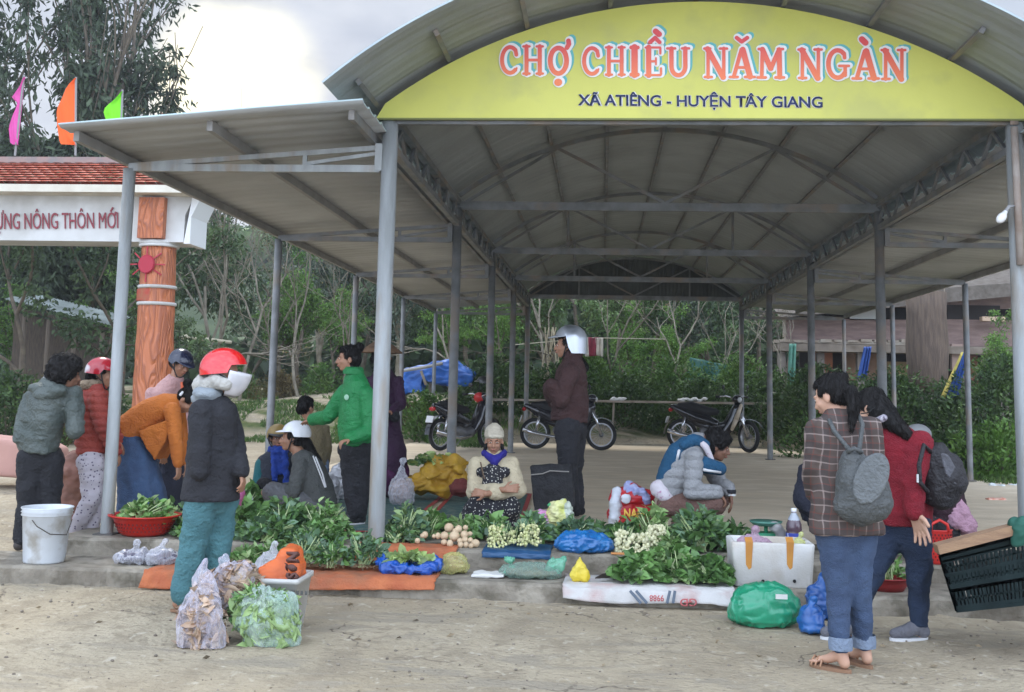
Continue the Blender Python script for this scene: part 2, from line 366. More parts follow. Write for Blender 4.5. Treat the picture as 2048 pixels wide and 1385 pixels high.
    tag(link('ground', me, m, None, True), kind='structure'); return m
GROUND_MAT = build_ground()

concrete = M('concrete_step', (.32, .285, .225), .9, (.17, .145, .11), 3.6, 9, .38, .64, bump=.8, bs=22, c3=(.12, .105, .075), ns3=6)
concdirt = M('dirty_floor', (.64, .53, .38), .92, (.52, .43, .305), 1.6, 8, .35, .7, bump=.5, bs=22, stretch=(.7, 1.5, 1), c3=(.68, .58, .44), ns3=2.5)
def strip(y0, y1, x0, x1, zt, zb, name, mat, n=70, amp=.012):
    mb = MB(); rows = []
    for i in range(n+1):
        x = x0+(x1-x0)*i/n; e = amp*noise.noise(Vector((x*2.3, y0, 1))) + amp*.8*noise.noise(Vector((x*9, y0, 5))); e += .010*max(0, noise.noise(Vector((x*22, y0, 9)))-.15)*3; t = amp*.5*noise.noise(Vector((x*3, 4, y0)))-.035*max(0, noise.noise(Vector((x*5.5, y0, 2)))-.28)
        rows.append([Vector((x, y0+e, zb)), Vector((x, y0+e-.012*noise.noise(Vector((x*7, y0, 3))), (zt-.0+zb)*.0+zt-.07)), Vector((x, y0+e+.004, zt-.02+t)), Vector((x, y0+.025+e, zt+t)), Vector((x, y0+.12, zt+t*.3+.002)), Vector((x, y1, zt)), Vector((x, y1, zb))])
    mb.loft(rows, cap=True, closed=True); return tag(mb.build(name, mat), kind='structure')
strip(YK, YR+.05, -14, 9.5, ZS, -.2, 'kerb', concrete, 640, .035)
strip(YR, 9.9, -4.33, 9.5, ZP, -.2, 'pavement', concrete, 420, .03)
def floor():
    mb = MB(); mb.box(((-4.3+6.2)/2, (9.9+27)/2, ZP-.105), (10.5, 17.1, .2)); return tag(mb.build('floor', concdirt), kind='structure')
floor()
# light rim strip along the back of the floor
tag(MB().box((1.0, 27.15, ZP-.03), (10.6, .3, .13)).build('kerb', M('pale_kerb', (.42, .38, .30), .9, (.3, .27, .2), 6)), kind='structure')

# ================================================================ PAVILION
steel = M('galvanised_steel', (.23, .235, .235), .6, (.15, .155, .15), 5, 6, bump=.15, bs=60, metal=.25, c3=(.24, .20, .16), ns3=3)
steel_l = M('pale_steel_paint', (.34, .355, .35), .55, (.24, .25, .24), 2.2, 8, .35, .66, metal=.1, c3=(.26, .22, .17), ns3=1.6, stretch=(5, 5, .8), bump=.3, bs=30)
darksteel = M('dull_steel', (.16, .155, .145), .6, (.10, .09, .08), 6, 5, metal=.2)
sheet_in = M('roof_sheet_underside', (.33, .35, .345), .6, (.265, .28, .27), 1.3, 6, metal=.15, wave=('Y', 3.2, .6), bump=.12, bs=30, bd=.03)
sheet_out = M('roof_sheet_edge', (.36, .42, .43), .5, (.3, .36, .37), 3, metal=.2)
CX, CZ, RA = .74, .45, 4.26
def arc(th, r=RA): return CX + r*math.sin(th), CZ + r*math.cos(th)
TH = math.asin(2.53/RA)
pav = empty('market_pavilion', ((XL+XR)/2, Y0, 0), 'large open market pavilion with grey arched metal roof on round steel posts', 'pavilion')
def roof():
    mb = MB(); rows = []; th1 = math.asin(2.83/4.33); n = 60
    # sheet corrugated along the arc (ribs run along the curve)
    ys = np.arange(7.95, 27.3, .0625); k = 0
    A = [(-th1+2*th1*i/n) for i in range(n+1)]
    V = []; F = []
    for j, y in enumerate(ys):
        dz = .007 if (j % 4) in (0,) else 0.0
        for a in A:
            r = 4.315+dz; V.append((CX+r*math.sin(a), y, CZ+r*math.cos(a)))
    m = n+1; K = len(ys)
    for j in range(K-1):
        for i in range(n): F.append((j*m+i, (j+1)*m+i, (j+1)*m+i+1, j*m+i+1))
    V2 = [((v[0]-CX)*1.0035+CX, v[1], (v[2]-CZ)*1.0035+CZ) for v in V]; o = len(V)
    F2 = [tuple(o+q for q in reversed(f)) for f in F]
    E = [(i, i+1, o+i+1, o+i) for i in range(n)] + [((K-1)*m+i+1, (K-1)*m+i, o+(K-1)*m+i, o+(K-1)*m+i+1) for i in range(n)]
    E += [((j+1)*m, j*m, o+j*m, o+(j+1)*m) for j in range(K-1)] + [(j*m+n, (j+1)*m+n, o+(j+1)*m+n, o+j*m+n) for j in range(K-1)]
    me = npmesh(V+V2, F+F2+E); link('roof', me, sheet_in, pav, True)
    me.materials.clear(); me.materials.append(sheet_in); me.materials.append(sheet_out)
    ids = [0]*len(F)+[1]*len(F2)+[1]*len(E); me.polygons.foreach_set('material_index', ids); me.polygons.foreach_set('use_smooth', [False]*len(ids))
    for q in range(9):
        a = -th1*.93+2*th1*.93*q/8; x, z = arc(a, 4.285)
        up = (math.sin(a), 0, math.cos(a)); MB().bar((x, 8.3, z), (x, 27.0, z), .038, .05, up).build('purlin', steel, pav)
roof()
def truss(k):
    y = FY[k]; mb = MB(); n = 26; pts = []
    for i in range(n+1):
        a = -TH+2*TH*i/n; x, z = arc(a, 4.235); pts.append(Vector((x, y, z)))
    for i in range(n): mb.bar(pts[i], pts[i+1], .05, .05, (0, 1, 0))
    mb.bar((XL, y, ZT-.02), (XR, y, ZT-.02), .06, .10)
    def top(x): return math.sqrt(4.235**2-(x-CX)**2)+CZ
    wv = (XR-XL)
    q = [XL+wv*t for t in (.24, .5, .76)]
    if k > 0:
        for a, b in ((q[0], q[1]), (q[2], q[1]), (q[0], XL+.1), (q[2], XR-.1)):
            if abs(a-b) > .01: mb.bar((a, y+.004, top(a)-.02), (b, y+.004, ZT+.03), .035)
        if k > 1:
            for a in (q[0], q[2]): mb.bar((a, y-.004, top(a)-.02), (a, y-.004, ZT+.03), .035)
    mb.build('roof_truss', steel, pav)
for k in range(5): truss(k)
# eave girders along both sides
for X in (XL, XR):
    mb = MB(); mb.bar((X, Y0-.06, ZT+.02), (X, 27.1, ZT+.02), .07, .06); mb.bar((X, Y0, ZT-.25), (X, 27.0, ZT-.25), .06, .06)
    y = Y0+.2
    while y < 26.6:
        mb.bar((X+.001, y, ZT-.23), (X+.001, y+.3, ZT), .028); mb.bar((X-.001, y+.3, ZT), (X-.001, y+.6, ZT-.23), .028); y += .74
    mb.build('eave_girder', steel, pav)
def post(X, Y, r, zt, par, mat, zb=ZP-.02, n=20):
    o = MB().tube([(X, Y, zb), (X, Y, zb+.01), (X, Y, zt)], [r, r, r], n).build('post', mat, par, True)
    me = o.data
    MB().box((X, Y, ZP+.006), (r*3.2, r*3.2, .012)).build('base_plate', darksteel, o)
    return o
for k in range(5):
    post(XL, FY[k], (.067 if k == 0 else .056), ZT-.05, pav, steel_l if k == 0 else steel)
    p = post(XR, FY[k], (.067 if k == 0 else .056), ZT-.05, pav, steel_l if k == 0 else steel)
# conduit on the front right post and the bulb holder
mb = MB(); mb.tube([(XR-.03, Y0-.085, ZT-.1), (XR-.02, Y0-.085, 2.55)], .028, 10); mb.bar((XR-.03, Y0-.085, ZT-.08), (XR-.03, Y0-.085, ZT+.08), .06, .02)
mb.build('conduit_pipe', M('rusty_conduit', (.25, .19, .15), .7, (.35, .3, .26), 6), pav, True)
lamp = empty('light_bulb', (XR-.17, Y0-.1, 2.85), 'white unlit bulb hung on the pipe of the front right post', 'light bulb')
pb = W(2003, 436, Y0-.12)
mb = MB(); mb.ell(pb, (.035, .035, .05), Euler((0, .7, 0)).to_matrix()); mb.cap(pb, pb+Vector((.03, 0, .045)), .03, .018); mb.build('glass_bulb', M('bulb_white', (.8, .8, .78), .3), lamp, True)
MB().tube([pb+Vector((.03, 0, .045)), pb+Vector((.06, 0, .09)), (XR-.05, Y0-.09, pb.z+.1)], [.016, .014, .006], 8).build('bulb_holder', M('holder_grey', (.3, .3, .3)), lamp, True)
# far gable panel
gp = [(XL, 27.08, ZT-.05)] + [(arc(-TH+2*TH*i/20, 4.25)[0], 27.08, arc(-TH+2*TH*i/20, 4.25)[1]) for i in range(21)] + [(XR, 27.08, ZT-.05)]
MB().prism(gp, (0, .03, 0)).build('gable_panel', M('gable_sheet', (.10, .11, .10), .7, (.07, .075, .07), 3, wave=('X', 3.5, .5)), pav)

# ---- side canopies
def canopy(sx, X0, X1, label, post_r, cols, z0=ZT-.235, z1=ZO+.075, yfr=8.08):
    c = empty('side_canopy', ((X0+X1)/2, Y0, 0), label, 'canopy')
    ox = X1 + .14*sx; zi = z0+.03; zo = z1 - .01
    # pitched sheet with trapezoid ribs running down the slope
    ys = np.arange(yfr, 27.2, .05); V = []; F = []; F2 = []
    xi = X0+.02*sx
    for j, y in enumerate(ys):
        dz = .022 if (j % 5) == 0 else 0
        for t in (0, .34, .67, 1): V.append((xi+(ox-xi)*t, y, zi+.06+(zo-zi-.0)*t+dz+.004*math.sin(j*1.3+t*5)))
    K = len(ys); o = len(V); V += [(v[0], v[1], v[2]+.012) for v in V]
    for j in range(K-1):
        for t in range(3):
            a = j*4+t; F.append((a, a+4, a+5, a+1)); F2.append((o+a+1, o+a+5, o+a+4, o+a))
    for t in range(3): F2.append((t, t+1, o+t+1, o+t)); F2.append(((K-1)*4+t+1, (K-1)*4+t, o+(K-1)*4+t, o+(K-1)*4+t+1))
    for j in range(K-1): F2.append((j*4+4, j*4, o+j*4, o+j*4+4)); F2.append((j*4+3, j*4+7, o+j*4+7, o+j*4+3))
    me = npmesh(V, F+F2); sh = link('roof', me, None, c, False, [M('canopy_underside', (.40, .405, .39), .6, (.31, .31, .295), 1.1, 6, bump=.1, wave=('Y', 6.28, .5)), M('canopy_edge', (.42, .52, .52), .5)])
    me.polygons.foreach_set('material_index', [0]*len(F)+[1]*len(F2))
    for t in (.05, .52, .97):
        x = xi+(ox-xi)*t; z = zi+.02+(zo-zi)*t
        MB().bar((x, yfr+.16, z), (x, 27.1, z), .045, .08).build('purlin', steel if t < .5 else M('purlin_dull', (.26, .25, .23), .6, (.2, .19, .17), 4), c)
    for k in range(5):
        y = FY[k]-.004; mb = MB(); zb = ZO+.02; L_ = X1-X0; xa = X0+sx*.075
        mb.bar((xa, y, zb-.01), (X1, y, zb-.01), .05, .06)
        tz = lambda x: zi-.03+(zo-zi)*((x-xi)/(ox-xi))
        mb.bar((xa, y+.003, tz(xa)-.03), (X1, y+.003, tz(X1)-.02), .045, .042)
        mb.bar((xa+sx*.01, y-.003, zb-.03), (xa+sx*.01, y-.003, tz(xa)), .06, .07, (0, 1, 0))
        xm = X0+L_*.32; mb.bar((xm, y+.001, zb), (xm, y+.001, tz(xm)-.03), .035, .035, (0, 1, 0))
        mb.bar((xm-sx*.0, y-.001, zb+.03), (xa+sx*.03, y-.001, tz(xa)-.08), .03)
        xm2 = X0+L_*.62
        mb.build('bracket_truss', steel_l if k == 0 else steel, c)
        if k in cols: post(X1, FY[k], post_r if k else post_r*1.12, ZO, c, steel_l if k == 0 else steel)
    return c
canopy(-1, XL, XLO, 'low lean-to canopy of pale sheet metal on the left side of the arched pavilion', .046, range(5))
canopy(1, XR, XRO, 'low lean-to canopy of sheet metal on the right side of the arched pavilion', .044, range(5))

# ================================================================ SIGN
YS = Y0-.10
def S(px, py, y=YS): return W(px, py, y)
sign = empty('shop_sign', (CX, YS, ZT), 'yellow arched signboard with red Vietnamese lettering across the pavilion front', 'sign')
yel = M('sign_yellow', (.58, .565, .12), .5, (.51, .50, .10), .9, 4, bump=.25, bs=2.2, bd=.05, c3=(.47, .46, .12), ns3=2.5)
zb = 3.715
poly = [Vector((XL-.1, YS, zb))] + [Vector((arc(a, 4.245)[0], YS, arc(a, 4.245)[1])) for a in [-TH-.012+2*(TH+.012)*i/48 for i in range(49)]] + [Vector((XR+.1, YS, zb))]
MB().prism(poly, (0, .03, 0)).build('board', yel, sign)
MB().bar((XL-.1, YS+.015, zb-.008), (XR+.1, YS+.015, zb-.008), .034, .014).build('board_frame', M('olive_frame', (.16, .17, .05), .6), sign)
# slab-serif letters made of strokes in a unit cell (x right, y up)
def arcpts(cx, cy, rx, ry, a0, a1, n=14): return [(cx+rx*math.cos(R(a0+(a1-a0)*i/n)), cy+ry*math.sin(R(a0+(a1-a0)*i/n))) for i in range(n+1)]
Wd = .15
GL = {
 'C': [(arcpts(.50, .5, .36, .41, 50, 310, 20), .13), ([(.74, .82), (.78, .66)], .12), ([(.73, .18), (.80, .24)], .06)],
 'H': [([(.24, .06), (.24, .94)], .115), ([(.76, .06), (.76, .94)], .115), ([(.24, .5), (.76, .5)], .08)] + [([(x-.12, y), (x+.12, y)], .07) for x in (.24, .76) for y in (.07, .93)],
 'I': [([(.5, .06), (.5, .94)], .23), ([(.28, .07), (.72, .07)], .14), ([(.28, .93), (.72, .93)], .14)],
 'E': [([(.3, .06), (.3, .94)], .17), ([(.16, .93), (.82, .93)], .075), ([(.16, .07), (.84, .07)], .075), ([(.3, .5), (.62, .5)], .075), ([(.83, .9), (.83, .74)], .075), ([(.86, .1), (.86, .28)], .075), ([(.63, .6), (.63, .4)], .06)],
 'U': [([(.24, .93), (.24, .36)] + arcpts(.5, .36, .26, .28, 180, 360, 12)[1:] + [(.76, .93)], .12), ([(.08, .93), (.38, .93)], .07), ([(.64, .93), (.90, .93)], .07)],
 'N': [([(.22, .06), (.22, .90)], .09), ([(.8, .94), (.8, .1)], .09), ([(.2, .92), (.78, .06)], .15), ([(.1, .07), (.36, .07)], .07), ([(.66, .93), (.92, .93)], .07), ([(.08, .93), (.3, .93)], .07)],
 'A': [([(.2, .08), (.47, .9)], .10), ([(.78, .08), (.52, .9)], .15), ([(.34, .36), (.66, .36)], .075), ([(.06, .07), (.34, .07)], .07), ([(.6, .07), (.94, .07)], .07)],
 'M': [([(.2, .08), (.22, .9)], .09), ([(.8, .08), (.78, .9)], .12), ([(.22, .92), (.5, .34)], .13), ([(.78, .92), (.5, .34)], .11), ([(.07, .07), (.33, .07)], .07), ([(.66, .07), (.94, .07)], .07), ([(.1, .93), (.26, .93)], .07), ([(.74, .93), (.9, .93)], .07)],
 'O': [(arcpts(.5, .5, .34, .40, 0, 360, 26), .145)],
 'G': [(arcpts(.5, .5, .35, .41, 50, 320, 20), .125), ([(.78, .42), (.78, .16)], .10), ([(.56, .44), (.92, .44)], .075), ([(.74, .82), (.76, .68)], .1)],
}
def glyph(strokes, box, grow, dpx, y, name, mat, zo, th=.0035):
    x0, x1, yt, yb = box; w, h = x1-x0, yb-yt; mb = MB(); k = 0; sc = (W(x1, yt, y)-W(x0, yt, y)).length/w   # metres per px
    def tp(p): return W(x0+p[0]*w+dpx[0], yb-p[1]*h+dpx[1], y)
    for pts, wd in strokes:
        P = [tp(p) for p in pts]; r = (wd*max(w, 40)*.5*(1.38 if w > 40.5 or w < 35 else 1.15)+grow)*sc
        for i in range(len(P)-1):
            a, b = P[i], P[i+1]; d = (b-a); d = d.normalized() if d.length else Vector((1, 0, 0)); n = Vector((-d.z, 0, d.x))
            n0 = 8; yy = Vector((0, -zo - .00018*k, 0)); k += 1
            ang = math.atan2(d.z, d.x); pl = [a + Vector((math.cos(ang+math.pi/2+math.pi*t/n0), 0, math.sin(ang+math.pi/2+math.pi*t/n0)))*r for t in range(n0+1)] + [b + Vector((math.cos(ang-math.pi/2+math.pi*t/n0), 0, math.sin(ang-math.pi/2+math.pi*t/n0)))*r for t in range(n0+1)]
            mb.prism([p+yy for p in pl], (0, th*.4, 0))
    return mb.build(name, mat, sign)
def sign_text():
    red = bpy.data.materials.new('sign_red'); red.use_nodes = True; nt = red.node_tree; N = nt.nodes; L = nt.links
    tc = N.new('ShaderNodeTexCoord'); sx = N.new('ShaderNodeSeparateXYZ'); L.new(tc.outputs['Object'], sx.inputs[0]); mr = N.new('ShaderNodeMapRange'); mr.inputs[1].default_value = 4.02; mr.inputs[2].default_value = 4.36; L.new(sx.outputs[2], mr.inputs[0])
    mx = N.new('ShaderNodeMix'); mx.data_type = 'RGBA'; mx.inputs[6].default_value = (.80, .20, .07, 1); mx.inputs[7].default_value = (.68, .07, .075, 1); L.new(mr.outputs[0], mx.inputs[0]); L.new(mx.outputs[2], N['Principled BSDF'].inputs['Base Color'])
    white = M('sign_white', (.78, .76, .72), .6); teal = M('sign_teal', (.12, .42, .42), .6)
    sign_letters = [('C', (998, 1043, 90, 153)), ('H', (1041, 1092, 90, 153)), ('O', (1093, 1141, 91, 155)), ('C', (1162, 1206, 92, 155)), ('H', (1206, 1255, 92, 155)), ('I', (1254, 1284, 92, 155)), ('E', (1284, 1328, 92, 156)), ('U', (1330, 1383, 94, 157)),
      ('N', (1404, 1458, 94, 160)), ('A', (1456, 1512, 94, 160)), ('M', (1511, 1571, 95, 161)), ('N', (1592, 1647, 96, 162)), ('G', (1648, 1701, 96, 163)), ('A', (1701, 1760, 97, 163)), ('N', (1758, 1814, 97, 164))]
    U = (0, 40, 0, 40)
    marks = [([([(.0, .0), (-.05, .22), (.06, .36)], .22)], (1133, 1163, 90, 115+0)), ]
    def mk(pts, wpx): # marks given directly in px
        xs = [p[0] for p in pts]; ys = [p[1] for p in pts]; x0 = min(xs)-20; y1 = max(ys)+20; return ([([((p[0]-x0)/40, (y1-p[1])/40) for p in pts], wpx/40)], (x0, x0+40, y1-40, y1))
    items = [(GL[g], b, 1) for g, b in sign_letters]
    for pts, w in [([(1134, 97), (1138, 90), (1137, 83)], 8), ([(1116, 166), (1117, 166)], 13), ([(1300, 86), (1310, 77), (1319, 86)], 7), ([(1311, 64), (1318, 70)], 10), ([(1473, 77), (1483, 85), (1494, 77)], 7), ([(1723, 80), (1730, 87)], 11)]:
        s, b = mk(pts, w); items.append((s, b, 0))
    for st, b, _ in items: glyph(st, b, 3.6, (6.5, -5.5), YS, 'letter_shadow', teal, .001)
    for st, b, _ in items: glyph(st, b, 4.0, (1.6, -1.2), YS, 'letter_outline', white, .008)
    for st, b, _ in items: glyph(st, b, 0, (0, 0), YS, 'letter', red, .015)
sign_text()
navy = M('sign_navy', (.02, .03, .10), .5)
def subtitle():
    bl, br, tl = S(1156, 211), S(1645, 216), S(1156, 190)
    for nm, mt, of, dy in (('subtitle_outline', MATS['sign_white'], .045, .002), ('subtitle_lettering', navy, .018, .008)):
        text_obj(nm, "XÃ ATIÊNG - HUYỆN TÂY GIANG", mt, sign, (bl, br, tl), ext=.003, dy=dy, bold=of)
subtitle()

# ================================================================ ENTRANCE GATE
YG = 20.0
gate = empty('entrance_gate', W(295, 860, YG), 'village entrance gate with red tiled roof, white beam and carved orange column', 'gate')
gwhite = M('gate_white', (.58, .575, .55), .75, (.48, .47, .44), 1.5, 6, c3=(.36, .34, .30), ns3=.9)
def gate_build():
    a = lambda x, y, d=0: W(x, y, YG+d)
    zt = a(100, 392).z; zbm = a(100, 482).z; xr = a(383, 440).x; xl = xr-9
    MB().prism([(xl, YG, zbm), (xr-.13, YG, zbm), (xr-.13, YG, zt-.35), (xr+.02, YG, zt), (xl, YG, zt)], (0, .8, 0)).build('beam', gwhite, gate)
    MB().prism([(xr-.12, YG-.02, zbm-.03), (xr+.0, YG-.02, zbm-.03), (xr+.0, YG-.02, zt-.38), (xr+.17, YG-.02, zt), (xr+.0, YG-.02, zt)], (0, .84, 0)).build('beam_end', M('gate_white_end', (.66, .66, .64), .7), gate)
    ez = a(200, 378).z; xe = a(418, 390).x
    MB().box(((xl+xe)/2, YG+.4, (zt+ez)/2+.0), (xe-xl, 1.7, ez-zt)).build('eave_band', M('gate_cream', (.62, .58, .48), .7, (.5, .45, .36), 2), gate)
    rz = a(200, 318).z; xrr = a(345, 330).x
    tile = M('roof_tile', (.50, .10, .05), .55, (.36, .07, .04), 6, isl=.28)
    # tiles: rows of rounded shingles on both slopes
    for sgn in (-1, 1):
        mb = MB(); rows = 9
        for r_ in range(rows):
            t0 = r_/rows; t1 = (r_+1.35)/rows; xe_ = xe-.22-(xe-.22-xrr)*t0; x = xl + (r_ % 2)*.11
            while x < xe_:
                def pt(u, t, lift): return Vector((x+u, YG+.4+sgn*(.86*(1-t)), ez+.01+(rz-ez)*t+lift))
                mb.add([pt(-.10, t1, .004), pt(.10, t1, .004), pt(.105, t0+.03, .03), pt(.055, t0, .045), pt(0, t0-.015, .05), pt(-.055, t0, .045), pt(-.105, t0+.03, .03)], [(0, 1, 2, 3, 4, 5, 6)]); x += .22
        mb.build('tiled_roof', tile, gate)
    MB().prism([(xe-.1, YG-.4, ez), (xe-.1, YG+1.2, ez), (xrr, YG+.4, rz-.02)], (-.35, 0, 0)).build('hip_end', tile, gate)
    MB().box(((xl+xrr)/2, YG+.4, rz+.04), (xrr-xl, .16, .12)).build('ridge', M('ridge_grey', (.20, .18, .17), .8, (.3, .2, .17), 3), gate)
    # dragon finial
    fz = rz+.1; fx = a(318, 300).x; mb = MB()
    q = lambda x, y: W(x, y, YG+.4)
    mb.chain([q(330, 262), q(328, 248), q(322, 238), q(314, 240), q(307, 243)], [.10, .07, .055, .045, .02]); mb.chain([q(326, 232), q(324, 225)], [.03, .012]); mb.chain([q(331, 240), q(337, 236)], [.03, .01]); mb.chain([q(333, 250), q(336, 247)], [.03, .01]); mb.chain([q(330, 262), q(322, 290), q(318, 318)], [.1, .13, .16])
    mb.blob('ridge_finial', M('finial_clay', (.26, .14, .08), .8, (.18, .1, .07), 8), gate, .02, 1)
    # column
    cb = a(290, 880); ct = a(308, 484); wl, wr = a(252, 860).x, a(330, 860).x; tl_, tr_ = a(276, 484).x, a(341, 484).x
    wood = bpy.data.materials.new('painted_wood_grain'); wood.use_nodes = True; nt = wood.node_tree; N = nt.nodes; L = nt.links
    tc = N.new('ShaderNodeTexCoord'); mp = N.new('ShaderNodeMapping'); mp.inputs['Scale'].default_value = (4.2, 4.2, .8); L.new(tc.outputs['Object'], mp.inputs[0])
    n = N.new('ShaderNodeTexNoise'); n.inputs['Scale'].default_value = .9; n.inputs['Detail'].default_value = 2; n.inputs['Distortion'].default_value = .6; L.new(mp.outputs[0], n.inputs[0])
    mu = N.new('ShaderNodeMath'); mu.operation = 'MULTIPLY'; mu.inputs[1].default_value = 60; L.new(n.outputs[0], mu.inputs[0]); si = N.new('ShaderNodeMath'); si.operation = 'SINE'; L.new(mu.outputs[0], si.inputs[0])
    mr = N.new('ShaderNodeMapRange'); mr.inputs[1].default_value = .1; mr.inputs[2].default_value = 1; L.new(si.outputs[0], mr.inputs[0])
    mx = N.new('ShaderNodeMix'); mx.data_type = 'RGBA'; mx.inputs[6].default_value = (.44, .135, .05, 1); mx.inputs[7].default_value = (.29, .085, .035, 1); L.new(mr.outputs[0], mx.inputs[0]); L.new(mx.outputs[2], N['Principled BSDF'].inputs['Base Color'])
    bp = N.new('ShaderNodeBump'); bp.inputs['Strength'].default_value = .5; bp.inputs['Distance'].default_value = .03; L.new(si.outputs[0], bp.inputs['Height']); L.new(bp.outputs[0], N['Principled BSDF'].inputs['Normal'])
    y = YG+.25
    xc0, xc1 = (wl+wr)/2, (tl_+tr_)/2; r0, r1 = (wr-wl)/2, (tr_-tl_)/2; z0 = .1; z1 = ct.z
    rings = []
    for i in range(20):
        t = i/19; z = z0+(z1-z0)*t; zz = (z-cb.z)/(ct.z-cb.z); xc = xc0+(xc1-xc0)*zz; r_ = (r0+(r1-r0)*zz)*(1+.02*math.sin(i*2.1))
        rings.append([Vector((xc+r_*math.cos(2*math.pi*j/28), y+r_*math.sin(2*math.pi*j/28), z)) for j in range(28)])
    col = MB().loft(rings).build('column', wood, gate, True)
    MB().box((a(308, 440).x, YG-.05, (ct.z+a(308, 403).z)/2+.05), (a(333, 440).x-a(283, 440).x, .22, a(308, 403).z-ct.z)).build('column_face', wood, gate)
    for py, hh in ((484, .07), (490, .05), (573, .06), (607, .06)):
        z = a(308, py).z; zz = (z-cb.z)/(ct.z-cb.z); xc = xc0+(xc1-xc0)*zz; r_ = r0+(r1-r0)*zz+(.05 if py < 500 else .025)
        MB().lathe([(r_*.8, -hh/2), (r_, -hh/2), (r_+.01, 0), (r_, hh/2), (r_*.8, hh/2)], (xc, y, z), 28, cap=True).build('ring_band', gwhite, gate, True)
    MB().lathe([(r1+.012, -.11), (r1+.014, .11)], (xc1-.03, y, a(308, 590).z), 28).build('red_band', M('band_red', (.36, .05, .03), .7, (.3, .1, .05), 9), gate, True)
    # sun emblem on the column
    e = a(297, 530); yy = y-r1-.03; er = M('emblem_red', (.36, .02, .04), .6); mb = MB(); c = Vector((e.x, yy, e.z))
    mb.loft([[c+Vector((.16*math.cos(2*math.pi*j/20), 0, .18*math.sin(2*math.pi*j/20))) for j in range(20)], [c+Vector((.14*math.cos(2*math.pi*j/20), -.04, .16*math.sin(2*math.pi*j/20))) for j in range(20)]])
    for ang in (0, 40, 90, 140, 180, 215, 270, 325):
        d = Vector((math.cos(R(ang)), 0, math.sin(R(ang)))); mb.bar(c+d*.17, c+d*.33+Vector((0, .05 if abs(d.x) > .4 else 0, 0)), .022, .02, (0, 1, 0))
    mb.build('sun_emblem', er, gate)
    # lettering on the beam
    bl, br, tl = W(-24, 459, YG-.02), W(237, 457, YG-.02), W(-24, 427, YG-.02)
    text_obj('beam_lettering', "DỰNG NÔNG THÔN MOI", M('gate_maroon', (.24, .05, .06), .7), gate, (bl, br, tl), ext=.02, dy=.0, bold=0)
    MB().bar(W(221, 424, YG-.03), W(226, 415, YG-.03), .03, .02, (0, 1, 0)).bar(W(229, 431, YG-.03), W(232, 424, YG-.03), .035, .02, (0, 1, 0)).build('beam_lettering', MATS['gate_maroon'], gate)
    # dark ornaments under the eave
    mb = MB()
    for px in (25, 43):
        p = W(px, 383, YG-.05); mb.prism([p+Vector((-.07, 0, -.05)), p+Vector((.07, 0, -.05)), p+Vector((.04, 0, .04)), p+Vector((0, 0, .12)), p+Vector((-.04, 0, .04))], (0, .05, 0))
    mb.build('eave_ornament', M('ornament_dark', (.12, .05, .04)), gate)
    # flags
    for col_, poly, pole, lab in (((.75, .12, .42), [(49, 155), (38, 175), (19, 193), (32, 205), (22, 232), (16, 255), (22, 290), (36, 290)], (48, 150, 30, 312), 'pink pennant flag on a pole at the gate roof ridge, leftmost of the three'),
        ((.95, .16, .035), [(152, 157), (130, 172), (118, 200), (110, 218), (112, 250), (120, 289), (152, 291)], (152, 155, 151, 312), 'orange pennant flag on a pole at the gate roof ridge'),
        ((.22, .75, .03), [(245, 184), (225, 203), (202, 217), (212, 250), (204, 297), (210, 308), (223, 306), (243, 255)], (245, 180, 240, 318), 'bright green pennant flag at the gate roof ridge beside the canopy corner')):
        Yf = YG+.45; f = empty('flag', W(pole[2], pole[3], Yf), lab, 'flag', 'pennant flags on the gate roof')
        MB().tube([W(pole[2], pole[3], Yf), W(pole[0], pole[1], Yf)], .022, 8).build('flag_pole', M('pole_grey', (.25, .24, .23)), f)
        # cloth: strip between the free edge and the pole edge, with folds
        P = [Vector(W(x, y, Yf-.03)) for x, y in poly]; mb = MB(); top, bot = P[0], P[-1]
        V = []; nseg = 18; free = P; L_ = [0]
        for i in range(len(free)-1): L_.append(L_[-1]+(free[i+1]-free[i]).length)
        def along(t):
            s = t*L_[-1]
            for i in range(len(free)-1):
                if s <= L_[i+1]+1e-9: return free[i].lerp(free[i+1], (s-L_[i])/(L_[i+1]-L_[i]))
            return free[-1]
        pt, pb_ = W(poly[0][0]+1, poly[0][1], Yf), W(poly[-1][0]+(3 if len(poly) == 8 and poly[-1][0] > 200 else 0), poly[-1][1], Yf)
        rows = []
        for i in range(nseg+1):
            t = i/nseg; e_ = along(t); p0 = pt.lerp(pb_, t); row = []
            for j in range(9):
                u = j/8; q_ = p0.lerp(e_, u); q_.y += .07*math.sin(u*7+t*3)*u; row.append(q_)
            rows.append(row)
        mb.loft(rows, cap=False, closed=False)
        fm = M('flag_cloth_%d' % int(col_[0]*100), col_, .8, trans=.35); o = mb.build('flag_cloth', fm, f, True, fix=False)
gate_build()
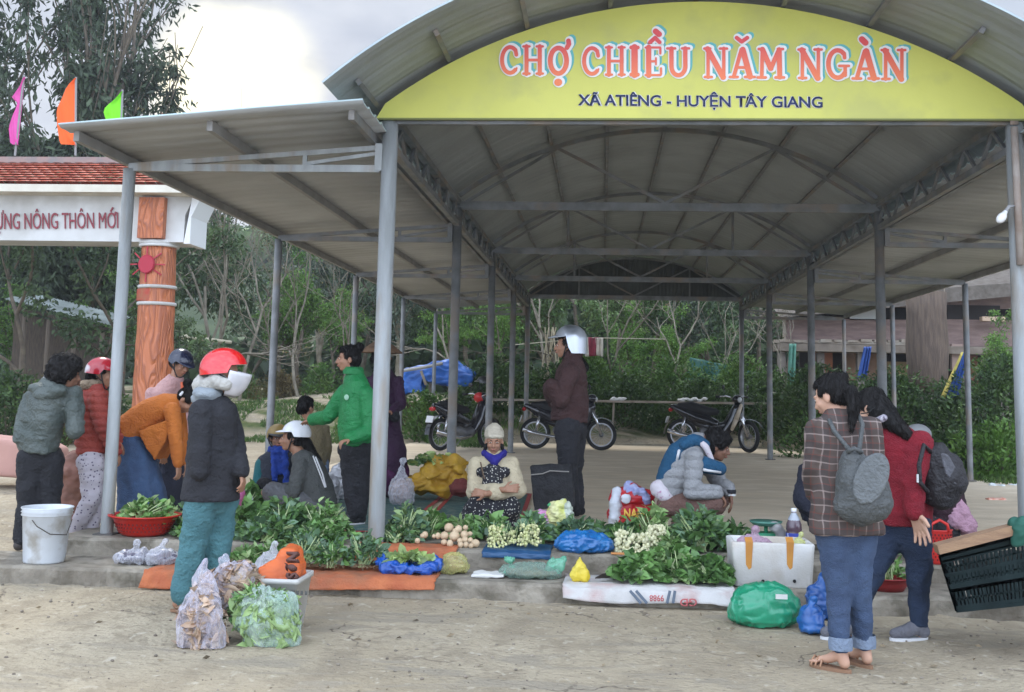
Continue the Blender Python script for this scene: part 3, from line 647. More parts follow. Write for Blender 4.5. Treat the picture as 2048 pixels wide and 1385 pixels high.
# ================================================================ BACKGROUND
bark = M('pale_bark', (.30, .26, .19), .9, (.18, .15, .10), 3, 6, bump=.5, bs=12)
bark_d = M('dark_bark', (.10, .08, .06), .95, (.16, .13, .09), 4, bump=.5, bs=12)
def leafmat(n, c, c2, t=.25): return M(n, c, .55, c2, .9, 5, .38, .62, isl=.45, trans=t, spec=.3)
LD = leafmat('leaf_dark', (.042, .072, .032), (.085, .13, .05)); LM = leafmat('leaf_mid', (.07, .125, .04), (.14, .20, .07))
LB = leafmat('leaf_bright', (.07, .16, .025), (.14, .24, .05)); LG = leafmat('leaf_grey', (.06, .09, .06), (.13, .16, .11)); LY = leafmat('leaf_dry', (.16, .12, .05), (.10, .11, .04))
def crown(P, n, r, size, droop=.5, seed=0, wid=.42):
    """n leaves per clump centre P, scattered on/inside radius r"""
    g = np.random.default_rng(seed); P = np.asarray(P); k = len(P); idx = np.repeat(np.arange(k), n)
    d = g.normal(size=(k*n, 3)); d /= np.linalg.norm(d, axis=1)[:, None]; rr = r*(g.random(k*n)**.45)*(.6+.8*g.random(k)[idx])
    pos = P[idx] + d*rr[:, None]*np.array([1, 1, .7]); D = d*.7 + g.normal(size=d.shape)*.5; D[:, 2] -= droop
    return leafmesh(pos, D, size*(.6+.8*g.random(k*n)), wid)
def branches(base, h, lean, seed, depth=4, r0=.12, spread=.6, split=3, wig=.12, up=.25):
    rd = random.Random(seed); mb = MB(); tips = []
    def grow(p, d, L_, r, dep):
        n = 4; pts = [p]; rs = [r]; q = Vector(p); dd = Vector(d)
        for i in range(n):
            dd = (dd + Vector((rd.gauss(0, wig), rd.gauss(0, wig), rd.gauss(0, wig)+up*.08))).normalized(); q = q + dd*L_/n; pts.append(q.copy()); rs.append(r*(1-.42*(i+1)/n))
        mb.tube(pts, rs, 7 if r > .03 else 4, cap=False)
        if dep <= 2: tips.extend(pts[2:])
        if dep == 0: return
        for _ in range(split if dep > 1 else 2):
            u, v = frame(dd); a = rd.random()*6.28; sp = spread*(.6+.8*rd.random()); nd = (dd + (u*math.cos(a)+v*math.sin(a))*sp + Vector((0, 0, up*.3))).normalized()
            st = pts[rd.randint(2, 4)]; grow(st, nd, L_*(.58+.3*rd.random()), r*.55, dep-1)
    grow(Vector(base), Vector((lean, 0, 1)).normalized(), h*.5, r0, depth)
    return mb, tips
def tree_proto(name, lm, h, seed, n=60, r=.55, size=.16, droop=.5, depth=3, r0=.13, spread=.75, bk=None, extra=0, split=3):
    root = empty(name, (0, 0, 0)); mb, tips = branches((0, 0, -.2), h, .05, seed, depth, r0, spread, split)
    mb.build('trunk', bk or bark_d, root, True)
    me = crown([tuple(t) for t in tips], n, r, size, droop, seed); link('crown', me, lm, root)
    return root
def put(proto, x, y, s, rz, name, label, cat, group=None, first=False, z=None, mat=None, sz=None):
    o = copy_tree(proto); o.location = (x, y, terrain(x, y) if z is None else z); o.scale = (s, s, s*(sz or 1)); o.rotation_euler = (0, 0, rz); o.name = name
    tag(o, label, cat, group); return o
def bushm(w, d, h, n, size, seed, droop=-.3, wid=.45):
    g = np.random.default_rng(seed); k = n; a = g.random(k)*6.283; t = g.random(k)**.5; zz = g.random(k)
    prof = np.sqrt(np.clip(1-zz**2.2, 0, 1)); x = np.cos(a)*w/2*t*prof*(1+.25*np.sin(3*a+seed)); y = np.sin(a)*d/2*t*prof; z = zz*h*(.85+.3*np.sin(5*a+seed)*.5)
    pos = np.stack([x, y, z], 1); pos += g.normal(size=pos.shape)*.04; D = np.stack([np.cos(a)*.6, np.sin(a)*.6, np.full(k, .6)], 1)+g.normal(size=pos.shape)*.6; D[:, 2] -= droop*0+0
    return leafmesh(pos, D, size*(.5+g.random(k)), wid)
def background():
    # --- prototypes
    T = []
    P1 = tree_proto('broad_tree', LD, 9, 11, 62, .75, .24, .5, 3)
    P2 = tree_proto('broad_tree', LM, 7.5, 12, 62, .6, .2, .4, 3)
    P3 = tree_proto('broad_tree', LG, 6.5, 13, 60, .55, .19, .7, 3, bk=bark)
    P4 = tree_proto('broad_tree', LB, 5, 14, 60, .45, .15, .3, 3)
    bare = []
    for i in range(3):
        mb, tips = branches((0, 0, -.2), 7, .14*(i-1), 40+i, 4, .07, .42+.12*i, 3, .16, .5); r_ = empty('bare_tree', (0, 0, 0)); mb.build('trunk', M('bare_bark', (.24, .21, .155), .9, (.13, .11, .08), 3, bump=.4, bs=14), r_, True)
        link('crown', crown([tuple(t) for t in random.Random(i).sample(tips, min(40, len(tips)))], 5, .25, .10, .4, 50+i), LY, r_); bare.append(r_)
    # --- tall tree behind the gate (drooping leaf rosettes)
    def big_tree(x, y, h, seed, lab, sz=.30, n=70):
        root = empty('tall_tree', (x, y, terrain(x, y)), lab, 'tree', 'tall trees behind the gate'); mb, tips = branches((x, y, 0), h, .0, seed, 4, .2, .27, 3, .07, .3)
        mb.build('trunk', bark_d, root, True); tp = [tuple(t) for t in tips if abs(t.x-x) < 1.55]; random.Random(seed).shuffle(tp); tp = tp[:900] + [(x+1.6*math.cos(a_)*q_, y+1.5*math.sin(a_), 3.2+5.0*b_) for a_, b_, q_ in np.random.default_rng(seed).random((260, 3))*np.array([6.28, 1, 1])]
        link('crown', crown(tp, n, .5, sz, .9, seed, .3), M('leaf_tall', (.035, .055, .028), .6, (.07, .095, .05), .9, isl=.45, trans=.2), root)
    big_tree(W(95, 300, 30).x, 30, 12.5, 3, 'tall dark leafy tree behind the orange pennant, its top out of view', n=26)
    big_tree(W(168, 300, 31).x, 31, 10.6, 9, 'tall leafy tree with drooping leaf tufts behind the green pennant', n=26)
    big_tree(W(0, 300, 31).x, 31, 12, 21, 'tall leafy tree behind the pink pennant at the left edge', n=26)
    put(P1, W(70, 600, 24).x, 24, .62, 1.0, 'broad_tree', 'dark tree hanging over the left part of the tin roof', 'tree', 'trees beyond the market ground'); put(P1, W(205, 600, 25).x, 25, .58, 3.0, 'broad_tree', 'dark tree hanging over the right part of the tin roof', 'tree', 'trees beyond the market ground')
    # --- wall of trees
    lst = [  # px, Y, proto, scale, label
      (60, 34, P1, 1.0, 'dark broad tree behind the tin-roofed hut'), (190, 33, P1, .85, 'dark broad tree between hut and gate column'), (-60, 33, P1, .9, 'dark broad tree at the far left edge behind the hut'),
      (330, 40, P2, .42, 'leafy tree behind the bare saplings right of the gate column'), (500, 38, P2, .5, 'leafy green tree behind the second canopy post'), (560, 46, P1, .85, 'dark tree beyond the grassy bank'),
      (640, 40, P3, .95, 'grey-green tree behind the woman in green'), (720, 43, P1, .8, 'dark tree behind the conical hat'), (790, 38, P3, .8, 'grey-leaved tree between the canopy posts'), (860, 42, P2, .85, 'tree above the blue tarpaulin'),
      (940, 40, P1, .8, 'dark tree behind the pavilion posts'), (1010, 44, P2, .9, 'leafy tree behind the laundry line, left part'), (1080, 38, P2, .7, 'leafy tree left of the silver helmet'), (1150, 44, P1, .9, 'dark tree behind the silver helmet'), (1230, 40, P2, .8, 'leafy tree right of the hanging laundry'),
      (1300, 45, P1, .9, 'dark tree behind the pavilion centre'), (1370, 40, P3, .8, 'grey-green tree above the parked motorbike'), (1440, 44, P2, .9, 'leafy tree behind the green netting'), (1510, 41, P1, .8, 'dark tree left of the stilt house'), (1580, 46, P2, 1, 'tree behind the left end of the stilt house'),
      (1700, 47, P1, 1.0, 'dark tree behind the stilt house middle'), (1830, 47, P2, 1.1, 'tree above the stilt house roof'), (1960, 44, P1, 1.0, 'dark tree behind the stilt house right end'), (2090, 42, P2, 1.1, 'tree at the right edge behind the stilt house')]
    rd = random.Random(5)
    for px, Y, p, s, lab in lst:
        x = W(px, 750, Y).x; put(p, x, Y, s, rd.random()*6.28, 'broad_tree', lab, 'tree', 'trees beyond the market ground')
    # lower brighter growth in front
    for px, Y, s, lab in [(250, 30, .55, 'bright small tree beside the gate column'), (590, 33, .75, 'bright green young tree beyond the grassy bank'), (545, 34, .6, 'bright sapling behind the second canopy post'), (660, 33, .5, 'bright shrub-like tree left of the woman in green'), (1000, 33, .55, 'bright young tree between the far posts'), (900, 33, .5, 'bright young tree behind the blue tarpaulin'), (1330, 33, .5, 'bright young tree behind the plank rail'), (1240, 34, .5, 'bright young tree right of the laundry'), (30, 27, .5, 'bright small tree by the hut at left edge'), (1990, 29, .5, 'bright leafy tree in front of the stilt house right end')]:
        x = W(px, 750, Y).x; put(P4, x, Y, s, rd.random()*6.28, 'young_tree', lab, 'tree', 'young bright trees')
    bl = [(385, 27.5, .85, 0, 'bare pale sapling right of the gate column'), (430, 29, .95, 1, 'bare twiggy tree under the open sky gap'), (480, 30, .8, 2, 'bare tree left of the second canopy post'), (600, 31, .75, 0, 'bare branching tree behind the grassy bank'), (345, 31, .8, 2, 'thin bare tree just behind the gate column'), (690, 31, .6, 1, 'bare tree behind the green jacket'), (545, 28, .55, 1, 'short bare bush tree by the second canopy post'),
      (1120, 30, .7, 0, 'bare leaning tree left of the silver helmet'), (1095, 31, .75, 2, 'bare pale trunk behind the far post'), (1215, 30, .7, 1, 'bare tree right of the silver helmet'), (1330, 31, .65, 2, 'bare tree above the plank rail'), (930, 32, .7, 0, 'bare pale trunk between pavilion posts'), (1440, 31, .55, 1, 'bare crooked tree above the leaning motorbike'), (1520, 31, .5, 0, 'bare thin tree left of the stilt house')]
    for px, Y, s, i, lab in bl:
        x = W(px, 750, Y).x; put(bare[i], x, Y, s, rd.random()*6.28, 'bare_tree', lab, 'tree', 'bare trees behind the market')
    for p in [P1, P2, P3, P4]+bare:
        for ch in list(p.children): bpy.data.objects.remove(ch)
        bpy.data.objects.remove(p)
    # far wood closing the view
    V = []
    g = np.random.default_rng(3); n = 26000; x = g.uniform(-46, 40, n); y = g.uniform(50, 62, n); top = (7.5+1.6*np.sin(x*.31)+1.2*np.sin(x*.83+2))*np.where((x < -13) & (x > -26), .34, 1); z = 1.0+g.random(n)**.8*top*(.6+.4*g.random(n))
    me = leafmesh(np.stack([x, y, z], 1), g.normal(size=(n, 3))+np.array([0, 0, -.3]), .55+.5*g.random(n), .6)
    tag(link('woodland', me, LD), 'dark woodland mass beyond the trees', 'woodland', kind='stuff')
    n = 30000; x = g.uniform(-120, 60, n); y = g.uniform(110, 190, n); z = np.array([terrain(a, b) for a, b in zip(x.tolist(), y.tolist())])+g.random(n)*4
    me = leafmesh(np.stack([x, y, z], 1), g.normal(size=(n, 3)), 2.0+1.5*g.random(n), .7); tag(link('hill_forest', me, LM), 'forest covering the far hill', 'forest', kind='stuff')
    # --- hedges
    hd = M('hedge_leaf', (.03, .065, .018), .55, (.075, .13, .03), 2.2, isl=.45, trans=.2); hb = M('hedge_bright', (.06, .13, .025), .55, (.12, .20, .045), 2, isl=.4, trans=.25)
    def bush(px, Y, w, d, h, n, size, mt, lab, z=None, cat='bush', name='bush', grp='bushes round the market ground', wid=.45):
        x = W(px, 800, Y).x; zz = terrain(x, Y)-.05 if z is None else z; o = empty(name, (x, Y, zz), lab, cat, grp); me = bushm(w, d, h, n, size, int(px+Y*7), wid=wid); me.transform(Matrix.Translation((x, Y, zz))); link('foliage', me, mt, o)
        mb = MB(); rd2 = random.Random(px)
        for i in range(7): a = rd2.random()*6.28; mb.tube([(x, Y, zz), (x+w*.22*math.cos(a), Y+d*.2*math.sin(a), zz+h*.6)], [.02, .008], 5)
        mb.build('stem', bark_d, o); return o
    for i, (px, Y, w, h, mt, lab) in enumerate([(990, 28.6, 2.6, 1.5, hd, 'dark hedge bush behind the far posts, left part of the plank rail'), (1110, 28.4, 2.6, 1.35, hd, 'dark hedge bush behind the black motorbike'), (1250, 28.5, 2.8, 1.35, hd, 'dark hedge bush under the middle of the plank rail'), (1400, 28.4, 2.8, 1.4, hd, 'dark hedge bush behind the leaning motorbike'), (1540, 28.6, 2.6, 1.6, hd, 'dark hedge bush at the right end of the plank rail'),
        (1180, 30, 3.4, 1.7, hb, 'bright green bush above the plank rail'), (1340, 30, 3.4, 1.8, hb, 'bright green bush behind the draped cloths'), (1480, 30, 3.2, 2.0, hb, 'bright green bush behind the rail end'),
        (1640, 27.0, 3.4, 1.9, hd, 'hedge bush behind the plaid jacket'), (1790, 25.5, 3.2, 1.9, hd, 'hedge bush behind the long dark hair'), (1900, 25.5, 3.0, 1.6, hd, 'hedge bush below the striped hanging cloth'), (2010, 24.5, 3.4, 2.2, hd, 'hedge bush at the right edge under the stilt house'), (1700, 23.5, 2.6, 1.2, hb, 'low bush between the two standing women'),
        (1985, 18.8, 1.6, .95, LB, 'bright fresh green bush by the right canopy post'), (1900, 19.5, 1.6, .8, hd, 'low weeds left of the right canopy post'), (2060, 20.5, 2.0, 1.1, hb, 'weedy bush at the right edge'),
        (850, 26.2, 1.3, 1.15, hb, 'leafy bush below the blue tarpaulin'), (915, 26.8, 1.2, 1.1, hd, 'dark bush behind the motorbike with a helmet'), (800, 27.4, 1.3, .7, LY, 'dry brown scrub beside the blue tarpaulin'),
        (20, 21, 2.6, 1.5, hd, 'tangled bush left of the dark-haired man'), (110, 22, 2.6, 1.4, LY, 'dry brown bush below the hut'), (215, 23, 1.6, 1.2, hd, 'low bush beside the gate column'), (640, 31.6, 1.2, .9, hb, 'small bright bush on the road edge'), (560, 32, 1.6, .8, LY, 'dry scrub on the bank top'), (470, 33, 1.6, 1.0, hb, 'green bush across the road')]):
        bush(px, Y, w, 1.5, h, int(2600*w*h/3)+900, .10, mt, lab)
    # grass tufts on the bank and right verge: stuff
    g = np.random.default_rng(9); n = 16000; x = np.concatenate([g.uniform(-11, -2, n), g.uniform(5.8, 10, n//2)]); y = np.concatenate([g.uniform(24, 30, n), g.uniform(17.5, 24, n//2)])
    keep = np.array([noise.noise(Vector((a*.8, b*.8, 5))) > -.05 for a, b in zip(x.tolist(), y.tolist())]); x = x[keep]; y = y[keep]
    z = np.array([terrain(a, b) for a, b in zip(x.tolist(), y.tolist())])+.04; k = len(x); D = g.normal(size=(k, 3))*.5; D[:, 2] = 1
    tag(link('grass', leafmesh(np.stack([x, y, z], 1), D, .10+.10*g.random(k), .16), hb), 'short grass on the bank and verge', 'grass', kind='stuff')
    # fallen leaves / litter
    n = 260; x = g.uniform(-5.5, 6.5, n); y = g.uniform(4.8, 8.1, n); D = g.normal(size=(n, 3)); D[:, 2] *= .12
    tag(link('leaf_litter', leafmesh(np.stack([x, y, np.full(n, .008)], 1), D, .02+.05*g.random(n)**2, .4), M('litter_leaf', (.16, .12, .07), .8, (.27, .21, .13), 3, isl=.5)), 'dry leaf scraps scattered on the dirt', 'leaf litter', kind='stuff')
    n = 1600; x = g.uniform(-6, 7, n); y = g.uniform(4.6, 8.15, n); a = g.random(n)
    mb = MB()
    for i in range(n):
        s = .004+.010*g.random()**3; mb.ell((x[i], y[i], s*.3), (s, s*.8, s*.6), nu=5, nv=4)
    tag(mb.build('pebbles', M('pebble', (.30, .26, .2), .9, (.16, .13, .1), 9, isl=.4)), 'small stones and crumbs on the dirt', 'pebbles', kind='stuff')
background()

def built_bg():
    # --- hut with tin roof, left
    Y = 26; hut = empty('wooden_hut', W(110, 760, Y), 'old dark wooden hut with pale tin roof under the trees at left', 'hut')
    a = lambda x, y, d=0: W(x, y, Y+d)
    p0, p1 = a(20, 596), a(232, 648); wdark = M('hut_wood', (.065, .05, .04), .9, (.11, .085, .06), 5, stretch=(6, 6, 1), bump=.4, bs=8)
    V = []; ns = 34; mb = MB(); rows = []
    for i in range(ns*2+1):
        t = i/(ns*2); q = p0.lerp(p1, t); dz = .025 if i % 2 else 0; rows.append([q+Vector((0, -.3, dz-.06)), q+Vector((0, .9, dz+.20))])
    mb.loft(rows, cap=False, closed=False); o = mb.build('tin_roof', M('tin_pale', (.34, .38, .35), .6, (.17, .19, .17), 2.0, metal=.2), hut, fix=False)
    mb = MB(); mb.prism([a(30, 625, .6), a(225, 668, .6), Vector((a(225, 668, .6).x, Y+.6, .2)), Vector((a(30, 620, .6).x, Y+.6, .2))], (0, .1, 0)); mb.build('wall', wdark, hut)
    for px, pt_ in ((98, 640), (150, 650), (50, 632), (205, 662)):
        q = a(px, pt_); MB().tube([(q.x, Y, .2), (q.x, Y, q.z)], .055, 8).build('hut_post', M('hut_post_wood', (.16, .13, .10), .9), hut)
    mb = MB(); mb.bar(a(25, 615, .1), a(228, 662, .1), .08); mb.build('roof_beam', wdark, hut)
    # fallen leaning pole near the saplings
    tag(MB().tube([W(352, 678, 26.5), W(372, 674, 26.5), W(410, 679, 26.5), W(463, 685, 26.5)], [.05, .06, .045, .04], 8).build('bamboo_pole', M('bamboo', (.42, .38, .27), .7), None, True), 'pale bamboo pole lying across the branches right of the gate column', 'pole')
    # --- stilt house right
    Y = 33; a = lambda x, y, d=0: W(x, y, Y+d); h = empty('stilt_house', W(1800, 790, Y), 'dark wooden stilt house with plank walls behind the right canopy', 'house')
    plank = M('house_plank', (.25, .175, .15), .9, (.17, .115, .10), 2.0, 6, stretch=(1, 1, 5), bump=.4, bs=10); dark = M('house_dark', (.025, .02, .018), .9)
    def quad(x0, y0, x1, y1, d, th, name, mt):
        p, q = a(x0, y1, d), a(x1, y0, d); return MB().box(((p.x+q.x)/2, Y+d+th/2, (a((x0+x1)/2, y0, d).z+a((x0+x1)/2, y1, d).z)/2), (q.x-p.x, th, a(0, y0, d).z-a(0, y1, d).z)).build(name, mt, h)
    quad(1570, 640, 1862, 694, 0, .1, 'plank_wall', plank); quad(1862, 642, 2080, 692, 0, .1, 'plank_wall', plank)
    quad(1566, 640, 1572, 690, -.05, .06, 'wall_post', M('pale_wood', (.34, .30, .24), .9, (.25, .2, .15), 4))
    quad(1570, 585, 2090, 640, .9, .1, 'upper_wall', dark); quad(1700, 575, 2090, 615, .1, .12, 'plank_wall', plank); quad(1555, 692, 2090, 706, -.5, .9, 'floor_deck', M('deck_wood', (.2, .165, .13), .9, (.12, .095, .07), 3))
    quad(1548, 682, 1815, 688, -.3, .12, 'deck_beam', M('pale_wood', (0, 0, 0)))
    quad(1700, 618, 1752, 640, .0, .04, 'white_board', M('white_board', (.5, .5, .48), .7)); quad(1895, 612, 2000, 640, .05, .05, 'window_opening', dark)
    for i in range(10): quad(1560+i*27, 679+(i % 3), 1582+i*27, 684+(i % 2), -.35, .3, 'firewood', M('pale_wood', (0, 0, 0)))
    for px in (1562, 1640, 1720, 1845, 1920, 2000, 2070):
        q = a(px, 706, -.1); MB().box((q.x, Y-.1, (q.z+.3)/2), (.34 if px in (1845, 2000) else .2, .25, q.z-.3)).build('stilt_post', M('stilt_wood', (.19, .165, .14), .9, (.12, .1, .085), 3), h)
    quad(1600, 706, 2090, 800, 1.2, .1, 'back_wall', dark)
    quad(1630, 702, 1665, 770, .3, .08, 'door_panel', M('door_orange', (.30, .11, .045), .7, (.22, .08, .04), 3)); quad(1690, 706, 1770, 760, .5, .08, 'mud_wall', M('mud_wall', (.26, .16, .10), .9, (.2, .12, .08), 3)); quad(1775, 725, 1850, 752, .4, .2, 'timber_stack', M('timber_y', (.24, .17, .09), .9)); quad(1905, 690, 1925, 740, -.3, .2, 'pillar', M('pillar_pink', (.30, .21, .17), .8)); quad(1925, 710, 1955, 780, .3, .1, 'red_panel', M('panel_red', (.2, .08, .05), .8))
    # sloping roof
    MB().prism([a(1560, 636, -1.0), a(2110, 585, -1.0), a(2110, 560, -1.0), a(1700, 590, -1.0)], (0, 3, .9)).build('roof', M('thatch_roof', (.14, .12, .10), .95, (.09, .075, .06), 6, bump=.6, bs=14), h)
    quad(1965, 634, 2012, 642, -.6, .25, 'roof_plank', M('plank_fresh', (.50, .36, .25), .8))
    # thick hanging thatch roll in front of the house
    Y2 = 28; b = lambda x, y: W(x, y, Y2)
    r_ = lambda x0, x1: (b(x1, 600).x-b(x0, 600).x)/2
    cx = [b(1852, 600).x, b(1853, 700).x, b(1855, 740).x]
    t = empty('tree_stump_post', (cx[1], Y2, .3), 'thick brown wooden post flaring wide at its top in front of the stilt house', 'post')
    mb = MB(); mb.lathe([(.48, b(0, 560).z), (.46, b(0, 600).z), (.50, b(0, 660).z), (.46, b(0, 720).z), (.40, b(0, 738).z), (.22, b(0, 748).z)], (cx[0], Y2, 0), 22, cap=True)
    mb.build('thatch_bundle', M('brown_bark', (.085, .062, .048), .95, (.13, .095, .07), 3, stretch=(6, 6, .8), bump=.8, bs=9), t, True)
    MB().tube([(cx[2], Y2, .2), (cx[2], Y2, b(0, 745).z)], [.24, .2], 12).build('post_foot', M('stilt_wood', (0, 0, 0)), t, True)
    MB().tube([b(1888, 560), b(1892, 700)], .012, 5).build('hanging_cord', M('pale_wood', (0, 0, 0)), t)
    # hanging striped tarp and blue sack
    def drape(name, Yd, quadpx, cols, lab, cat, wn=4, amp=.06):
        # quad px: tl,tr,br,bl ; stripes along u
        tl, tr, br, bl = [W(x, y, Yd) for x, y in quadpx]; mb = MB(); rows = []; nu, nv = 14, 12
        for i in range(nv+1):
            v = i/nv; l, r_ = tl.lerp(bl, v), tr.lerp(br, v); rows.append([l.lerp(r_, j/nu)+Vector((0, amp*math.sin(j/nu*wn*6.28+v*2)-.02, 0)) for j in range(nu+1)])
        mb.loft(rows, cap=False, closed=False); n = nu; ms = [M('cloth_%s' % '_'.join('%d' % (c*99) for c in col), col, .6, tuple(c*.7 for c in col), 8) for col, _ in cols]
        o = mb.build(name, ms if len(ms) > 1 else ms[0], None, True, fix=False)
        if len(ms) > 1:
            idx = []
            for i in range(nv):
                for j in range(n):
                    u = (j+.5)/n; s = 0; acc = 0
                    for q, (_, w_) in enumerate(cols):
                        acc += w_
                        if u <= acc: s = q; break
                    else: s = len(cols)-1
                    idx.append(s)
            o.data.polygons.foreach_set('material_index', idx)
        sm = o.modifiers.new('th', 'SOLIDIFY'); sm.thickness = .008
        return tag(o, lab, cat)
    drape('hanging_tarp', 25.0, [(1922, 705), (1935, 705), (1918, 795), (1882, 796)], [((.55, .45, .10), .28), ((.02, .08, .32), .72)], 'blue and yellow tarp hanging slantwise by the right canopy post', 'tarp')
    drape('hanging_sack', 29.5, [(1728, 694), (1742, 694), (1734, 757), (1716, 757)], [((.03, .09, .33), 1)], 'crumpled blue sack hanging under the stilt house', 'sack', 3, .1)
    drape('green_net', 29.5, [(1578, 688), (1592, 688), (1590, 770), (1575, 780)], [((.12, .30, .22), 1)], 'pale green net strip hanging left of the stilt house door', 'net', 2, .05)
    drape('green_net', 31, [(1380, 715), (1500, 740), (1500, 765), (1370, 765)], [((.04, .13, .10), 1)], 'dark green netting stretched over the garden plot', 'net', 3, .1)
    # laundry on line
    tag(MB().tube([W(1030, 690, 29), W(1110, 683, 29), W(1180, 676, 29), W(1330, 679, 29)], .014, 6).build('clothes_line', M('bamboo', (0, 0, 0)), None), 'thin pole used as clothes line behind the silver helmet', 'clothes line')
    drape('towel', 29, [(1168, 675), (1198, 675), (1197, 712), (1170, 714)], [((.55, .5, .42), .3), ((.25, .03, .05), .7)], 'dark red and cream towel hung on the line', 'towel', 2, .03)
    drape('towel', 28.95, [(1191, 676), (1206, 676), (1206, 714), (1193, 711)], [((.60, .54, .44), 1)], 'cream towel hung on the line right of the red one', 'towel', 2, .03)
    # blue tarpaulin heap
    Y3 = 27.6; q = lambda x, y, d=0: W(x, y, Y3+d)
    tp = empty('blue_tarpaulin', (q(870, 780).x, Y3, .8), 'blue tarpaulin draped over poles among the bushes', 'tarpaulin')
    mb = MB(); f1 = [q(803, 742), q(850, 733), q(905, 718, .4), q(945, 752, .2), q(938, 775, .2), q(905, 772, 0), q(875, 768, -.1), q(842, 762, -.2), q(845, 785, -.3), q(803, 790, -.3)]
    top = [Vector(p) for p in f1]
    mb.prism(top, (0, .7, .05)); mb.blob('sheet', M('tarp_blue', (.02, .12, .42), .45, (.015, .07, .26), 4, bump=.4, bs=8), tp, .035, 2, fold=.09, fs=3.2)
    MB().tube([q(806, 742, -.35), q(850, 735, -.35), q(885, 727, -.2)], .04, 7).build('ridge_pole', M('grey_pole', (.35, .33, .3), .8), tp); MB().tube([q(842, 742, -.4), q(852, 770, -.4)], .035, 6).build('prop_stick', M('pale_wood', (0, 0, 0)), tp)
    # stick bundle / bamboo canes leaning
    rd = random.Random(4); 
    for i, (x0, x1) in enumerate([(1075, 1098), (1082, 1112), (1090, 1105), (1068, 1130), (1100, 1090), (1108, 1124), (1118, 1106)]):
        tag(MB().tube([W(x0, 790, 28.8), W(x1, 655, 28.8+rd.random())], [.03, .018], 6).build('bamboo_cane', M('cane', (.34, .29, .19), .8), None), 'thin bamboo canes leaning together left of the brown jacket', 'cane', 'leaning bamboo canes')
    # plank rail on posts
    rail = empty('plank_rail', W(1240, 806, 27.6), 'long weathered plank rail on stakes in front of the dark hedge', 'rail'); Yr = 27.6
    MB().bar(W(945, 799, Yr), W(1538, 808, Yr), .30, .05).build('plank', M('rail_wood', (.22, .18, .14), .9, (.34, .3, .25), 3, stretch=(1, 6, 6)), rail)
    for px in (960, 1060, 1225, 1390, 1520): x = W(px, 806, Yr).x; MB().tube([(x, Yr, .2), (x+.03, Yr, W(px, 806, Yr).z)], .03, 6).build('stake', M('stake_wood', (.26, .23, .19), .9), rail)
    for x0, x1, yy, lab in ((1225, 1246, 800, 'small white cloth lying on the plank rail, the left one'), (1362, 1408, 801, 'crumpled white cloth spread on the plank rail above the leaning motorbike')):
        mb = MB(); p, r2 = W(x0, yy, Yr), W(x1, yy, Yr)
        for i in range(6): t = i/5; mb.ell(p.lerp(r2, t)+Vector((0, 0, .03*(i % 2))), (.09, .12, .035), nu=8, nv=6)
        tag(mb.blob('white_cloth', M('rag_white', (.6, .6, .57), .8), None, .02, 1, fold=.03, fs=9), lab, 'cloth', 'cloths on the rail')
    # litter right
    mb = MB(); p = G(1990, 1008, .2)
    mb.box(p+Vector((0, 0, .04)), (.22, .1, .07), .2); tag(mb.blob('orange_wrapper', M('wrapper', (.62, .16, .08), .5, (.7, .5, .4), 15), None, .012, 1, fold=.02, fs=14), 'crumpled orange wrapper on the dirt by the right canopy post', 'wrapper')
    mb = MB(); p = G(2010, 978, .2)
    for i in range(7): mb.ell(p+Vector((rd.uniform(-.25, .25), rd.uniform(-.2, .2), .03)), (.10, .07, .04), nu=8, nv=6)
    tag(mb.blob('plastic_litter', M('litter_white', (.62, .65, .64), .4), None, .015, 1, fold=.04, fs=12), 'torn white plastic lying by the weeds at right', 'litter')
    # pink low wall + carved stump at left
    p = W(25, 920, 13); mb = MB(); mb.prism([W(-60, 872, 13), W(60, 884, 13), W(92, 900, 13), W(95, 935, 13), W(88, 962, 13), W(-60, 950, 13)], (0, .6, 0)); tag(mb.blob('planter', M('pink_paint', (.48, .27, .22), .8, (.40, .22, .18), 2), None, .03, 3), 'dull pink rounded planter wall at the left edge', 'planter')
    q = W(145, 990, 10.6); st = empty('wooden_statue', (q.x, 10.6, .12), 'small brown carved wooden stump between the dark trousers and the patterned trousers', 'statue')
    mb = MB(); z = lambda y: W(145, y, 10.6).z; x = q.x
    mb.chain([(x, 10.6, .14), (x, 10.6, z(985)), (x+.01, 10.6, z(955)), (x, 10.6, z(935)), (x, 10.6, z(920))], [.15, .14, .17, .11, .10]); mb.ell((x-.04, 10.5, z(945)), (.13, .1, .05)); mb.blob('carved_body', M('clay_brown', (.22, .10, .07), .8, (.15, .075, .055), 6), st, .015, 2, fold=.02, fs=12)
built_bg()
# ================================================================ PEOPLE
skin = M('skin_tan', (.36, .19, .115), .55, (.30, .15, .09), 9, sss=0); skin_l = M('skin_light', (.52, .31, .21), .55, (.45, .25, .17), 9); skin_d = M('skin_brown', (.25, .125, .075), .55, (.19, .09, .055), 9)
hairm = M('black_hair', (.006, .005, .005), .6, (.012, .010, .009), 30, stretch=(8, 8, 1), bump=.4, bs=30, spec=.25)
eye_w = M('eye_white', (.5, .47, .43), .3); eye_d = M('eye_dark', (.02, .012, .01), .25); lipm = M('lips', (.34, .12, .09), .5); browm = M('brow_hair', (.02, .015, .012), .8)
def cloth(n, c, c2=None, ns=5, b=.35, bs=60, rough=.85, **k): return M('fabric_'+n, c, rough, c2 or tuple(x*.72 for x in c), ns, 5, .3, .75, bump=b, bs=bs, wr=k.pop('wr', 1.25), **k)
def fdir(a): return Vector((math.sin(R(a)), -math.cos(R(a)), 0))
